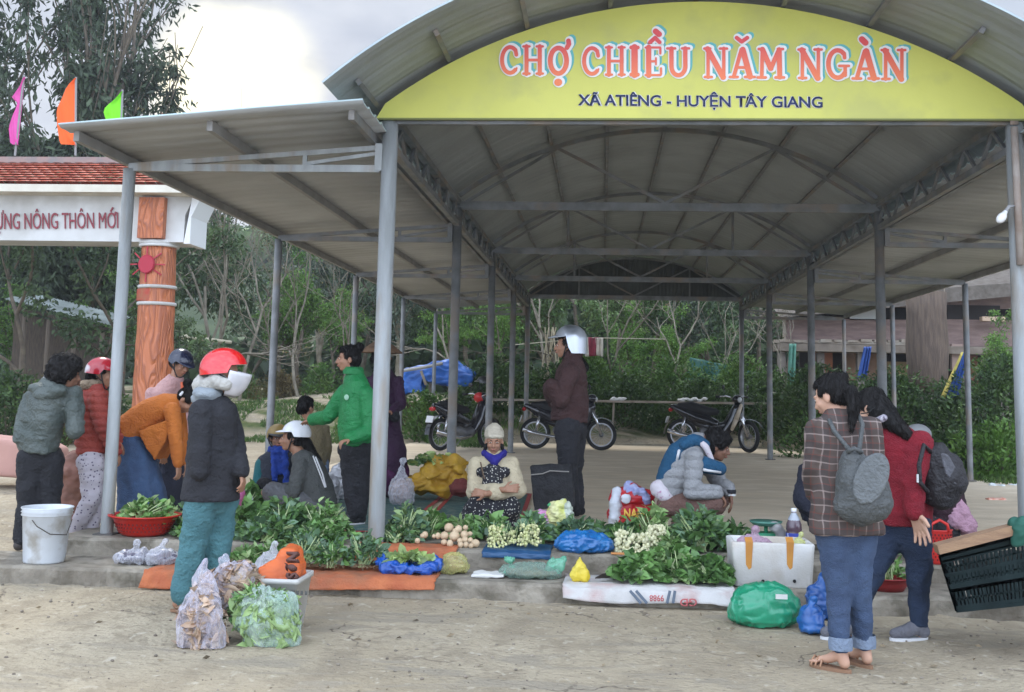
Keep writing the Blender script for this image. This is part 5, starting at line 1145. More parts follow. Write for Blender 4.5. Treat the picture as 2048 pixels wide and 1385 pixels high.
    root, hc, B, w, f, r = person('small child in olive brown top seen from behind, next to the green jacket', Y,
        [(632, 930, 0, .14, .11), (632, 905, 0, .14, .11), (630, 870, 0, .145, .11), (626, 848, 0, .13, .09), (620, 838, 0, .07, .06)], 160,
        [([(608, 856, 0), (606, 895, 0), (612, 925, .08)], dict(curl=.5, s=.8)), ([(650, 858, 0), (656, 895, 0), (652, 925, .08)], dict(curl=.5, s=.8))],
        [([(624, 930, 0), (622, 962, 0), (622, 985, 0)], 160), ([(644, 930, 0), (646, 962, 0), (646, 985, 0)], 160)],
        dict(c=(613, 815, 0), yaw=150, pitch=-5, s=.95), dict(jacket=cloth('olive', (.13, .105, .055)), trousers=cloth('lightjean', (.14, .20, .29)), skin=skin, shoes=black), s=.75, armr=(.055, .05, .042), legr=(.08, .062, .055), face=False)
    hair(root, hc, B, .98, 'low')
    # 10 conical hat / purple ----------------------------------------------------
    Y = 12.6
    root, hc, B, w, f, r = person('person in dark purple clothes and brown conical hat, mostly hidden behind the pavilion post', Y,
        [(778, 950, 0, .17, .20), (778, 900, 0, .18, .20), (770, 860, 0, .17, .16), (768, 800, 0, .18, .14), (768, 755, 0, .18, .12), (765, 738, 0, .09, .08), (764, 730, 0, .06, .06)], 60,
        [([(795, 765, 0), (803, 810, -.05), (780, 822, -.25)], dict(curl=.8)), ([(742, 765, 0), (735, 810, -.05), (750, 835, -.2)], dict(curl=.8))],
        [([(770, 920, 0), (780, 955, -.1), (770, 990, 0)], 60), ([(790, 920, .1), (800, 950, 0), (790, 990, .1)], 60)],
        dict(c=(764, 712, 0), yaw=80), dict(jacket=cloth('dark_plum', (.035, .012, .035)), trousers=cloth('plum', (.07, .01, .06)), skin=skin_d, shoes=black), legr=(.13, .11, .08), face=False)
    hair(root, hc, B, 1.0, 'low'); c = W(762, 700, Y); MB().lathe([(.002, .15), (.08, .095), (.17, .03), (.25, -.03), (.245, -.038), (.16, .015), (.002, .12)], c, 28).build('conical_hat', M('straw_brown', (.17, .10, .055), .9, (.11, .065, .04), 12), root, True)
    MB().chain([W(775, 820, Y-.22), W(790, 835, Y-.2)], [.07, .06]).blob('handbag', black, root, .012, 2)
    # 9 green jacket -------------------------------------------------------------
    Y = 10.2; green = cloth('green', (.012, .21, .055), (.010, .16, .045), 5, rough=.55)
    root, hc, B, w, f, r = person('person in bright green jacket and black trousers reaching an arm toward the child', Y,
        [(712, 890, 0, .155, .125), (711, 870, 0, .175, .15), (711, 830, 0, .175, .145), (712, 785, 0, .18, .135), (711, 762, 0, .14, .105), (709, 750, 0, .085, .08), (707, 742, 0, .07, .07)], -55,
        [([(690, 785, .10), (658, 832, .12), (626, 840, .25)], dict(curl=.4, sl=.0)), ([(735, 790, -.13), (741, 862, -.18), (700, 878, -.30)], dict(curl=.9, sl=.06))],
        [([(702, 900, .03), (705, 965, .02), (708, 1022, .0)], -65), ([(722, 900, -.03), (722, 965, .0), (718, 1024, .03)], -55)],
        dict(c=(696, 718, 0), yaw=-70, pitch=-2), dict(jacket=green, trousers=black, skin=skin, shoes=M('shoe_black', (.02, .02, .02), .5), sole=M('sole_light', (.5, .5, .5), .7)),
        armr=(.082, .072, .06), collar=.085, legr=(.115, .085, .07), fold=.014)
    hair(root, hc, B, 1.02, 'topbun', extra=[([W(705, 735, Y), W(712, 750, Y+.05)], [.05, .03])])
    MB().ell(W(693, 795, Y-.165), (.022, .006, .026)).build('chest_mark', M('mark_pale', (.3, .5, .35)), root)
    # 11 beanie woman --------------------------------------------------------------
    Y = 10.35; cream = cloth('cream', (.56, .48, .32), (.47, .39, .26)); dots = bpy.data.materials.new('dotted_fabric'); dots.use_nodes = True; nt = dots.node_tree; N = nt.nodes; L = nt.links
    v = N.new('ShaderNodeTexVoronoi'); v.inputs['Scale'].default_value = 42; tc = N.new('ShaderNodeTexCoord'); L.new(tc.outputs['Object'], v.inputs[0]); cr = N.new('ShaderNodeValToRGB'); cr.color_ramp.interpolation = 'CONSTANT'; cr.color_ramp.elements[0].color = (.45, .43, .38, 1); cr.color_ramp.elements[1].position = .28; cr.color_ramp.elements[1].color = (.014, .014, .018, 1); L.new(v.outputs[0], cr.inputs[0]); L.new(cr.outputs[0], N['Principled BSDF'].inputs['Base Color']); N['Principled BSDF'].inputs['Roughness'].default_value = .9
    root, hc, B, w, f, r = person('person in cream beanie and cream jacket crouching with folded arms over a dotted skirt', Y,
        [(985, 1010, 0, .20, .16), (985, 990, 0, .21, .17), (987, 955, 0, .185, .15), (987, 930, 0, .175, .13), (988, 910, 0, .11, .10), (988, 899, 0, .07, .07)], 3,
        [([(954, 930, 0), (948, 985, -.12), (1008, 980, -.36)], dict(d=(1, .05, .15), n=(0, .9, -.2), curl=.5, sl=.30)), ([(1021, 930, 0), (1036, 982, -.12), (972, 988, -.40)], dict(d=(-1, .15, .1), n=(0, 1, -.3), curl=.5, sl=.25))],
        [([(968, 1025, 0), (955, 1015, -.22), (960, 1035, -.16)], 0), ([(1005, 1025, 0), (1018, 1015, -.22), (1012, 1035, -.16)], 0)],
        dict(c=(988, 884, -.03), yaw=4, pitch=-4), dict(jacket=cream, trousers=dots, skin=skin, shoes=black), legr=(.115, .11, .10), tfold=.008, legup=.0, vox=.006, armr=(.082, .078, .066), fold=.014)
    mb = MB(); P = lambda x, y, z: hc + B @ Vector((x, y, z)); mb.ell(P(0, -.02, .075), (.090, .104, .085), B, 18, 12); mb.ell(P(0, -.008, .052), (.092, .100, .030), B, 18, 12); mb.ell(P(0, -.035, .005), (.086, .080, .05), B, 18, 12); mb.ell(P(0, -.03, .13), (.045, .045, .04), B); mb.blob('beanie', M('knit_cream', (.60, .54, .42), .95, (.5, .44, .33), 20, bump=.8, bs=70, stretch=(1, 1, 3)), root, .008, 2, fold=.005, fs=24)
    for k in (-1, 1): MB().chain([P(k*.07, .0, -.03), P(k*.085, -.01, -.085)], [.02, .014]).build('hair_strand', hairm, root, True)
    mb = MB(); mb.chain([W(968, 906, Y-.05), W(978, 914, Y-.12), W(989, 922, Y-.15), W(1000, 914, Y-.12), W(1009, 906, Y-.05)], [.03, .034, .04, .034, .03]); mb.ell(W(989, 928, Y-.15), (.035, .025, .04)); mb.blob('neck_scarf', cloth('royal_blue', (.025, .02, .22)), root, .009, 2, fold=.006, fs=20)
    mb = MB(); mb.chain([W(985, 945, Y-.13), W(985, 975, Y-.17)], [.085, .10]); mb.chain([W(962, 945, Y-.115), W(1010, 945, Y-.115)], [.05, .05]); mb.blob('dress_front', dots, root, .011, 2, fold=.006, fs=12)
    mb = MB(); rr = []
    for t, (x0, x1, py, rv) in enumerate([(915, 1040, 1050, .24), (922, 1036, 1025, .25), (932, 1030, 1005, .24), (945, 1022, 992, .20)]):
        a, b = W(x0, py, Y-.12), W(x1, py, Y-.12); c = (a+b)/2; ru = (b.x-a.x)/2; rr.append([c + Vector((math.cos(2*math.pi*j/36)*ru, math.sin(2*math.pi*j/36)*rv*(1+.03*math.sin(j*2)), 0)) for j in range(36)])
    mb.loft(rr); mb.blob('skirt', dots, root, .012, 3, fold=.014, fs=8)
    MB().tube([W(961, 925, Y-.14), W(968, 955, Y-.20), W(985, 972, Y-.24)], .008, 6).build('bag_strap', M('strap_brown', (.12, .08, .05)), root)
    # 12 silver helmet, brown jacket -------------------------------------------------
    Y = 11.4
    root, hc, B, w, f, r = person('person in dark brown jacket and silver helmet standing with arms folded', Y,
        [(1138, 845, 0, .15, .185), (1139, 825, 0, .165, .19), (1140, 780, 0, .18, .175), (1143, 745, 0, .19, .15), (1146, 722, 0, .15, .11), (1146, 708, 0, .085, .08)], -80,
        [([(1142, 745, -.19), (1118, 800, -.23), (1104, 772, -.30)], dict(none=1, sl=.0)), ([(1142, 745, .17), (1108, 798, .16), (1100, 775, -.1)], dict(curl=.8, none=1))],
        [([(1135, 860, -.08), (1136, 940, -.08), (1147, 1003, -.07)], -75), ([(1148, 860, .08), (1146, 945, .08), (1156, 1008, .06)], -70)],
        dict(c=(1132, 692, 0), yaw=-85, pitch=0, s=1.08), dict(jacket=cloth('brown', (.060, .028, .026), (.045, .021, .02)), trousers=cloth('charcoal', (.022, .022, .026)), skin=skin, shoes=black),
        s=1.08, legr=(.135, .095, .070), armr=(.092, .088, .075), fold=.018, collar=.09)
    helmet(root, W(1139, 684, Y), B, 1.26, M('helmet_silver', (.50, .53, .57), .28, (.10, .11, .12), 2.2, 3, .5, .62, metal=.5, coat=.4), kind='full', liner=None); hair(root, hc, B, 1.0, extra=[([W(1150, 715, Y), W(1168, 735, Y)], [.06, .05])])
    # 13 squatting man ---------------------------------------------------------------
    Y = 10.1; grey = cloth('light_grey', (.30, .30, .30), (.25, .25, .25)); blue = cloth('petrol', (.015, .085, .17))
    root, hc, B, w, f, r = person('person in grey and blue padded jacket squatting with forearms on the knees', Y,
        [(1336, 990, 0, .17, .13), (1345, 970, 0, .17, .14), (1362, 933, 0, .175, .145), (1384, 900, 0, .17, .13), (1402, 885, 0, .12, .095), (1412, 882, 0, .075, .07)], 80,
        [([(1388, 915, -.19), (1385, 985, -.24), (1436, 984, -.22)], dict(d=(.6, .2, -.75), n=(-.6, 0, -.5), curl=.7, sl=.02, s=1.1)), ([(1400, 910, .17), (1432, 955, .16), (1462, 985, -.05)], dict(d=(.05, -.1, -1), n=(-1, .1, 0), curl=.35, sl=.1, s=1.15))],
        [([(1340, 1010, -.10), (1432, 1008, -.17), (1355, 1063, -.12)], 75), ([(1345, 1010, .10), (1440, 1000, .14), (1385, 1065, .12)], 75)],
        dict(c=(1436, 893, 0), yaw=82, pitch=-18, s=1.05), dict(jacket=grey, trousers=cloth('mocha', (.17, .095, .075), (.13, .07, .055)), skin=skin_d, shoes=black), s=1.04, legr=(.108, .092, .068), armr=(.080, .072, .056), puff=.085, fold=.008, face=True, vox=.0065)
    hair(root, hc, B, 1.05, 'short', fold=.02, big=.016)
    mb = MB(); mb.chain([W(1326, 978, Y-.03), W(1336, 945, Y-.05), W(1354, 910, Y-.07), W(1372, 892, Y-.07)], [.075, .095, .10, .085]); mb.chain([W(1326, 978, Y+.08), W(1338, 945, Y+.1), W(1356, 908, Y+.09)], [.085, .10, .10]); mb.blob('jacket_back', blue, root, .012, 2, fold=.008)
    mb = MB(); mb.chain([W(1368, 890, Y-.14), W(1390, 880, Y-.12), W(1410, 888, Y-.1)], [.05, .055, .045]); mb.chain([W(1368, 890, Y+.1), W(1390, 880, Y+.08)], [.06, .06]); mb.blob('hood', blue, root, .011, 2, fold=.01, fs=14)
    MB().chain([W(1395, 878, Y-.13), W(1412, 895, Y-.14), W(1424, 922, Y-.12)], [.028, .03, .025]).blob('towel_collar', M('white_print', (.55, .5, .52), .85, (.4, .2, .3), 40, 2, .6, .7), root, .009, 1)
    MB().chain([W(1408, 930, Y-.16), W(1440, 938, Y-.1)], [.075, .06]).blob('chest_panel', blue, root, .012, 2); MB().chain([W(1408, 940, Y-.225), W(1440, 945, Y-.155)], [.014, .012]).build('white_stripe', M('stripe_white', (0, 0, 0)), root, True)
    MB().chain([W(1358, 902, Y-.17), W(1354, 920, Y-.16)], [.012, .012]).build('white_stripe', M('stripe_white', (0, 0, 0)), root, True)
    MB().chain([W(1318, 978, Y-.10), W(1330, 992, Y-.15), W(1345, 1000, Y-.14)], [.08, .06, .04]).blob('shirt_tail', M('white_print', (0, 0, 0)), root, .011, 2, fold=.008)
    q = W(1462, 983, Y-.05); MB().lathe([(.042, -.016), (.046, 0), (.042, .016)], q, 16).build('cuff', M('cuff_black', (.02, .02, .025)), root, True); MB().lathe([(.036, -.008), (.04, 0), (.036, .008)], W(1463, 988, Y-.05)-Vector((0, 0, .01)), 16).build('bracelet', M('bracelet_white', (.7, .7, .68), .4), root, True)
    # 16 hidden squatting person -------------------------------------------------------
    Y = 9.6
    root, hc, B, w, f, r = person('person in dark navy clothes squatting almost hidden behind the plaid jacket', Y,
        [(1640, 1040, 0, .17, .14), (1636, 1010, 0, .18, .15), (1630, 965, 0, .18, .14), (1640, 930, 0, .17, .12), (1650, 912, 0, .08, .08)], 60,
        [([(1618, 945, -.1), (1606, 1000, -.12), (1640, 1030, -.25)], dict(curl=.6)), ([(1660, 940, .1), (1680, 990, .1), (1670, 1030, -.1)], dict(curl=.6))],
        [([(1640, 1045, -.1), (1680, 1010, -.15), (1660, 1070, -.1)], 60), ([(1650, 1045, .1), (1700, 1010, .1), (1680, 1070, .05)], 60)],
        dict(c=(1668, 890, 0), yaw=70), dict(jacket=cloth('ink', (.018, .02, .034)), trousers=black, skin=skin, shoes=black), armr=(.09, .082, .06), face=False)
    hair(root, hc, B, 1, 'low')
    # 17 grey cap person behind red jacket ------------------------------------------------
    Y = 9.3
    root, hc, B, w, f, r = person('person in grey cap and dark clothes squatting behind the red jacket', Y,
        [(1888, 1060, 0, .18, .15), (1886, 1020, 0, .19, .16), (1876, 960, 0, .19, .15), (1858, 920, 0, .18, .12), (1846, 902, 0, .08, .08)], -60,
        [([(1880, 935, .1), (1905, 985, .1), (1905, 1030, -.1)], dict(curl=.6)), ([(1838, 935, -.1), (1830, 985, -.15), (1825, 1030, -.25)], dict(curl=.6))],
        [([(1890, 1065, .1), (1850, 1040, -.1), (1870, 1100, 0)], -60), ([(1895, 1065, -.1), (1850, 1050, -.3), (1870, 1105, -.2)], -60)],
        dict(c=(1836, 882, 0), yaw=-60, pitch=-10), dict(jacket=cloth('dark_wine', (.035, .014, .02)), trousers=black, skin=skin, shoes=black), armr=(.09, .08, .06), face=False)
    hair(root, hc, B, 1, 'low'); MB().ell(hc+Vector((0, 0, .05)), (.105, .12, .085), None, 18, 10).build('cap', M('cap_grey', (.20, .20, .20), .7), root, True)
    mb = MB(); mb.chain([W(1915, 1000, Y-.1), W(1925, 1030, Y-.15), W(1932, 1052, Y-.15)], [.05, .07, .08]); mb.chain([W(1900, 1000, Y-.12), W(1912, 1045, Y-.18)], [.04, .06]); mb.blob('pink_cloth', cloth('mauve', (.42, .24, .30)), root, .012, 2, fold=.02, fs=12)
    # 15 red jacket ---------------------------------------------------------------------
    Y = 7.45; jean = cloth('dark_jean', (.022, .038, .075), (.014, .024, .05), 9, bs=140)
    root, hc, B, w, f, r = person('person in dark red jacket and dark jeans with long black hair, one hand held out', Y,
        [(1805, 1048, 0, .18, .15), (1806, 1022, 0, .185, .155), (1808, 975, 0, .18, .145), (1806, 920, 0, .19, .14), (1796, 878, 0, .18, .12), (1783, 855, 0, .10, .09), (1775, 846, 0, .068, .068)], 215,
        [([(1838, 890, -.12), (1826, 960, -.17), (1828, 1025, -.22)], dict(d=(.30, -.1, -.95), n=(-.6, -.5, -.3), curl=.22, spread=1.9, s=1.28, sl=.03, side=-1)), ([(1765, 880, .08), (1762, 950, .25), (1740, 1000, .4)], dict(curl=.6, none=1))],
        [([(1825, 1055, -.04), (1838, 1130, -.03), (1836, 1228, .0)], -75), ([(1785, 1055, .05), (1755, 1125, .0), (1700, 1198, -.05)], -80)],
        dict(c=(1742, 818, .02), yaw=-125, pitch=-25, s=1.06), dict(jacket=cloth('deep_red', (.22, .008, .018), (.16, .006, .014), 12, b=.7, bs=120), trousers=jean, skin=skin_l, shoes=cloth('grey_shoe', (.16, .16, .18)), sole=M('sole_white', (.6, .6, .6), .7)),
        s=1.05, vox=.0055, legr=(.118, .080, .056), armr=(.088, .075, .06), fold=.012, fs=8)
    hair(root, hc, B, 1.02, 'long', big=.002, extra=[([W(1758, 825, Y-.05), W(1778, 842, Y-.10), W(1800, 858, Y-.13), W(1828, 885, Y-.13)], [.07, .055, .05, .025]), ([W(1750, 800, Y), W(1770, 822, Y-.03), W(1790, 845, Y-.09)], [.07, .065, .05])])
    MB().chain([W(1755, 842, Y-.17), W(1768, 836, Y-.2)], [.022, .022]).build('hair_tie', M('tie_pattern', (.45, .42, .45), .7, (.1, .08, .12), 60), root, True)
    MB().tube([W(1722, 828, Y-.06), W(1735, 826, Y-.11), W(1750, 815, Y-.13)], .004, 6).build('glasses', M('lining_black', (0, 0, 0)), root)
    # her black backpack
    Yb = 7.35; bp = empty('backpack', W(1885, 1000, Yb), 'black backpack worn over the dark red jacket', 'backpack')
    mb = MB(); mb.chain([W(1870, 915, Yb), W(1884, 955, Yb), W(1878, 985, Yb)], [.10, .13, .11]); mb.chain([W(1898, 935, Yb), W(1905, 965, Yb), W(1895, 985, Yb)], [.09, .10, .08]); mb.blob('bag_body', cloth('bag_black', (.022, .020, .022), rough=.6), bp, .012, 3, fold=.014)
    MB().prism([W(1880, 905, Yb-.10), W(1898, 910, Yb-.12), W(1928, 965, Yb-.06), W(1912, 972, Yb-.12), W(1893, 950, Yb-.15)], (0, .06, 0)).blob('bag_flap', cloth('bag_grey', (.10, .10, .11)), bp, .01, 3)
    for d in (-.16,): MB().tube([W(1856, 985, Yb+d), W(1840, 965, Yb+d-.02), W(1838, 930, Yb+d-.03), W(1848, 890, Yb+d), W(1862, 905, Yb+d+.05)], .014, 6).build('shoulder_strap', MATS['fabric_bag_black'], bp, True)
    MB().box(W(1835, 957, Yb-.19), (.012, .012, .05), 0).build('buckle', M('buckle', (.5, .5, .5), .4, metal=.6), bp)
    # 14 plaid jacket ------------------------------------------------------------------
    Y = 6.55; pl = bpy.data.materials.new('plaid_wool'); pl.use_nodes = True; nt = pl.node_tree; N = nt.nodes; L = nt.links; tc = N.new('ShaderNodeTexCoord'); sx = N.new('ShaderNodeSeparateXYZ')
    dn = N.new('ShaderNodeTexNoise'); dn.inputs['Scale'].default_value = 5; L.new(tc.outputs['Object'], dn.inputs[0]); va = N.new('ShaderNodeMix'); va.data_type = 'RGBA'; va.blend_type = 'ADD'; va.inputs[0].default_value = .045; L.new(tc.outputs['Object'], va.inputs[6]); L.new(dn.outputs[1], va.inputs[7]); L.new(va.outputs[2], sx.inputs[0])
    col = None
    def band(ch, period, off, wd, c_, prev, st):
        m1 = N.new('ShaderNodeMath'); m1.operation = 'MULTIPLY_ADD'; L.new(sx.outputs[ch], m1.inputs[0]); m1.inputs[1].default_value = 1/period; m1.inputs[2].default_value = off+50; fr = N.new('ShaderNodeMath'); fr.operation = 'FRACT'; L.new(m1.outputs[0], fr.inputs[0]); lt = N.new('ShaderNodeMath'); lt.operation = 'LESS_THAN'; L.new(fr.outputs[0], lt.inputs[0]); lt.inputs[1].default_value = wd
        m2 = N.new('ShaderNodeMath'); m2.operation = 'MULTIPLY'; L.new(lt.outputs[0], m2.inputs[0]); m2.inputs[1].default_value = st; mx = N.new('ShaderNodeMix'); mx.data_type = 'RGBA'; L.new(m2.outputs[0], mx.inputs[0]); mx.inputs[7].default_value = (*c_, 1)
        if prev is None: mx.inputs[6].default_value = (.095, .072, .062, 1)
        else: L.new(prev, mx.inputs[6])
        return mx.outputs[2]
    for ch in (0, 2):
        col = band(ch, .078, .1*ch, .42, (.06, .05, .048), col, .5); col = band(ch, .078, .05+.1*ch, .09, (.34, .27, .24), col, .55); col = band(ch, .078, .55+.1*ch, .06, (.17, .05, .04), col, .5)
    L.new(col, N['Principled BSDF'].inputs['Base Color']); N['Principled BSDF'].inputs['Roughness'].default_value = .95; N['Principled BSDF'].inputs['Specular IOR Level'].default_value = .1
    jean2 = cloth('blue_jean', (.06, .095, .17), (.035, .055, .105), 8, bs=140)
    root, hc, B, w, f, r = person('person in brown plaid jacket and blue jeans with a ponytail, back turned', Y,
        [(1694, 1068, 0, .215, .14), (1694, 1050, 0, .215, .145), (1690, 1000, 0, .19, .135), (1688, 940, 0, .175, .125), (1688, 880, 0, .195, .125), (1686, 850, 0, .185, .105), (1680, 828, 0, .10, .085), (1677, 818, 0, .068, .066)], 195,
        [([(1637, 862, .02), (1628, 930, .0), (1630, 990, .15)], dict(d=(-.1, .5, -.6), curl=.7, none=1)), ([(1738, 862, -.02), (1748, 930, .0), (1735, 985, .18)], dict(curl=.7, none=1))],
        [([(1672, 1070, 0), (1676, 1165, .0), (1681, 1290, -.03)], 232), ([(1714, 1070, .05), (1717, 1165, .04), (1728, 1285, .10)], 210)],
        dict(c=(1662, 793, .03), yaw=232, pitch=-20, s=1.02), dict(jacket=pl, trousers=jean2, skin=skin_l, sole=M('sandal_sole', (.25, .14, .08), .8)), s=1.0, legr=(.112, .074, .052), legup=.08, armr=(.080, .068, .058), fold=.011, tfold=.010)
    hair(root, hc, B, 1.0, 'pony', extra=[([W(1686, 778, Y-.05), W(1702, 784, Y-.09), W(1708, 815, Y-.12), W(1702, 862, Y-.13)], [.028, .036, .034, .010])], big=.0)
    for px, py, d in ((1681, 1286, -.03), (1728, 1282, .10)): MB().lathe([(.064, -.035), (.067, 0), (.063, .035)], W(px, py, Y+d), 18).build('jean_cuff', cloth('jean_cuff', (.20, .25, .33)), root, True)
    # her grey backpack
    Yb = 6.34; bp = empty('backpack', W(1722, 1048, Yb), 'soft grey drawstring backpack with rounded flap on the plaid jacket', 'backpack'); gm = cloth('bag_slate', (.085, .09, .088), (.065, .07, .068), 6, rough=.55); 
    mb = MB(); mb.chain([W(1706, 925, Yb), W(1712, 965, Yb), W(1722, 1005, Yb)], [.075, .115, .125]); mb.chain([W(1740, 935, Yb), W(1750, 975, Yb), W(1750, 1010, Yb)], [.065, .085, .095]); mb.chain([W(1695, 980, Yb), W(1702, 1012, Yb)], [.07, .095]); bo = mb.blob('bag_body', gm, bp, .011, 3, fold=.012)
    c = W(1742, 958, Yb-.135); mb = MB(); pts = []
    for i in range(28):
        a = 2*math.pi*i/28; u, v_ = math.cos(a)*.083, math.sin(a)*.145; an = R(-24); pts.append(c+Vector((u*math.cos(an)+v_*math.sin(an)*-1, -.01*math.cos(a), u*math.sin(an)*1+v_*math.cos(an))))
    mb.prism(pts, (.01, .035, 0)); mb.blob('bag_flap', cloth('bag_flap_grey', (.125, .135, .135), rough=.45), bp, .008, 3)
    for a_, b_ in (((1668, 862), (1702, 905)), ((1725, 850), (1718, 905))): MB().tube([W(a_[0]-10, a_[1]-22, Y-.10), W(*a_, Y-.150), W((a_[0]+b_[0])/2, (a_[1]+b_[1])/2, Y-.165), W(*b_, Yb-.02)], .013, 8).build('shoulder_strap', gm, bp, True)
    MB().tube([W(1694, 905, Yb-.05), W(1708, 897, Yb-.08), W(1724, 905, Yb-.05)], .012, 8).build('drawstring', gm, bp, True)
people()
# ================================================================ GOODS
def leaf2(P, D, size, wid=.6, curl=.35, g=rng):
    n = len(P); D = D/np.maximum(np.linalg.norm(D, axis=1), 1e-6)[:, None]; A = g.normal(size=(n, 3)); U = np.cross(D, A); U /= np.maximum(np.linalg.norm(U, axis=1), 1e-6)[:, None]; N_ = np.cross(U, D)
    flip = np.sign(N_[:, 2:3]); flip[flip == 0] = 1; N_ = N_*flip; s = size[:, None]; c = curl*(.4+g.random((n, 1)))
    pt = lambda t, u, h: P + D*s*(t-.3) + U*s*wid*u + N_*s*h
    vs = [pt(0, 0, 0), pt(.28, .42, .10+0*c), pt(.68, .36, .06-c*.25), pt(1, 0, -c*.7), pt(.68, -.36, .06-c*.25), pt(.28, -.42, .10), pt(.5, 0, .0-c*.05)]
    V = np.stack(vs, 1).reshape(-1, 3); i = np.arange(n)*7; F = np.stack([np.stack([i+a, i+b, i+6], 1) for a, b in ((0, 1), (1, 2), (2, 3), (3, 4), (4, 5), (5, 0))], 1).reshape(-1, 3)
    return npmesh(V, F)
def gm(n, c, c2): return M('green_'+n, c, .45, c2, 4, 4, .3, .7, isl=.4, trans=.22, spec=.5)
GD = gm('deep', (.075, .165, .05), (.16, .28, .085)); GM = gm('mid', (.10, .22, .055), (.20, .36, .10)); GP = gm('pale', (.24, .36, .13), (.38, .50, .22)); GB = gm('blue', (.11, .20, .11), (.20, .32, .18)); GY = gm('yellow', (.32, .44, .12), (.42, .52, .2))
STEM = M('stem_pale', (.32, .42, .16), .5, (.45, .5, .28), 8); ROOT = M('root_brown', (.30, .20, .11), .9, (.2, .13, .07), 20)
GI = [100]
def greens(c, rx, ry, h, n, size, mat, label, group=None, stems=0, roots=False, wid=.6, up=.5, cat='greens', lean=(0, 0), name='leafy_greens', mat2=None):
    GI[0] += 1; g = np.random.default_rng(GI[0]); c = Vector(c); o = empty(name, c, label, cat, group)
    if mat2 is None and mat in (GD, GM, GB): mat2 = GB if mat is GD else GP
    if not stems and n > 180: stems = int(n/16)
    a = g.random(n)*6.283; t = g.random(n)**.5; hh = np.sqrt(np.clip(1-t**2, 0, 1))
    lay = .55+.45*g.random(n)**.5; P = np.stack([c.x+np.cos(a)*t*rx+lean[0]*hh, c.y+np.sin(a)*t*ry+lean[1]*hh, c.z+.01+hh*h*lay*(.8+.35*np.sin(3*a+GI[0]))], 1)
    D = np.stack([np.cos(a)*t, np.sin(a)*t, up*hh], 1)+g.normal(size=(n, 3))*.45
    P[:, 2] = np.maximum(P[:, 2], c.z+.012); D[:, 2] = np.where(P[:, 2] < c.z+size*.5, np.abs(D[:, 2]), D[:, 2]); k = int(n*.7) if mat2 else n
    link('leaves', leaf2(P[:k], D[:k], size*(.45+1.0*g.random(k)**1.5), wid, g=g), mat, o, True)
    if mat2: link('leaves', leaf2(P[k:], D[k:], size*(.6+.7*g.random(n-k)), wid, g=g), mat2, o, True)
    if stems:
        mb = MB()
        for i in range(stems):
            aa = g.random()*6.283; b = c+Vector((g.normal()*.02, -ry*.75+g.normal()*.02, .015)); e = c+Vector((math.cos(aa)*rx*.7, math.sin(aa)*ry*.5, h*(.5+.5*g.random()))); mb.tube([b, (b+e)/2+Vector((0, 0, .02)), e], [.006, .005, .003], 5)
        mb.build('stems', STEM, o, True)
    if roots:
        mb = MB()
        for i in range(36):
            b = c+Vector((g.normal()*rx*.4, -ry*.7, .03)); mb.tube([b, b+Vector((g.normal()*.03, -.05-.05*g.random(), g.normal()*.012-.005))], [.004, .0015], 4)
        mb.build('roots', ROOT, o)
    return o
def tie_bag(name, c, rx, ry, h, mat, label, cat='bag', group=None, fold=.03, fs=8, neck=.3, vox=.012, tilt=(0, 0), ears=False, content=None, cfold=.02, flat=1.0):
    c = Vector(c); o = empty(name, c, label, cat, group); mb = MB()
    prof = [(.62, 0), (.92, .10), (1.0, .32), (.93, .55), (.70, .76), (.32, .90), (.16, 1.0)] if neck else [(.7, 0), (.95, .15), (1, .4), (.9, .7), (.6, .92), (.2, 1.0)]
    mb.loft([[c+Vector((rx*r*math.cos(2*math.pi*j/22)+tilt[0]*z, ry*r*math.sin(2*math.pi*j/22)+tilt[1]*z, max(.004, z*h))) for j in range(22)] for r, z in prof])
    if neck:
        t = c+Vector((tilt[0], tilt[1], h))
        for k in ((-1, 1) if ears else (0,)): mb.chain([t-Vector((0, 0, .04)), t+Vector((k*.03, 0, neck*.10)), t+Vector((k*.06+.01, 0, neck*.22))], [rx*.18+.01, .018, .026])
    def keep(co, no): co[:, 2] = np.maximum(co[:, 2], c.z+.003); return co
    mb.blob('bag_film', mat, o, min(vox, .008), 1, fold=fold*.55, fs=fs, fn=keep, cre=.012 if fold > .015 else .005, cf=15, cz=.45)
    if content:
        m2 = MB(); m2.ell(c+Vector((tilt[0]*.35, tilt[1]*.35, h*.40)), (rx*.86, ry*.84, h*.38*flat)); m2.blob('contents', content, o, .014, 1, fold=cfold, fs=20, fn=keep)
    return o
def film(n, c, a=.62, c2=None): return M('film_'+n, c, .25, c2, 9, spec=.6, alpha=a)
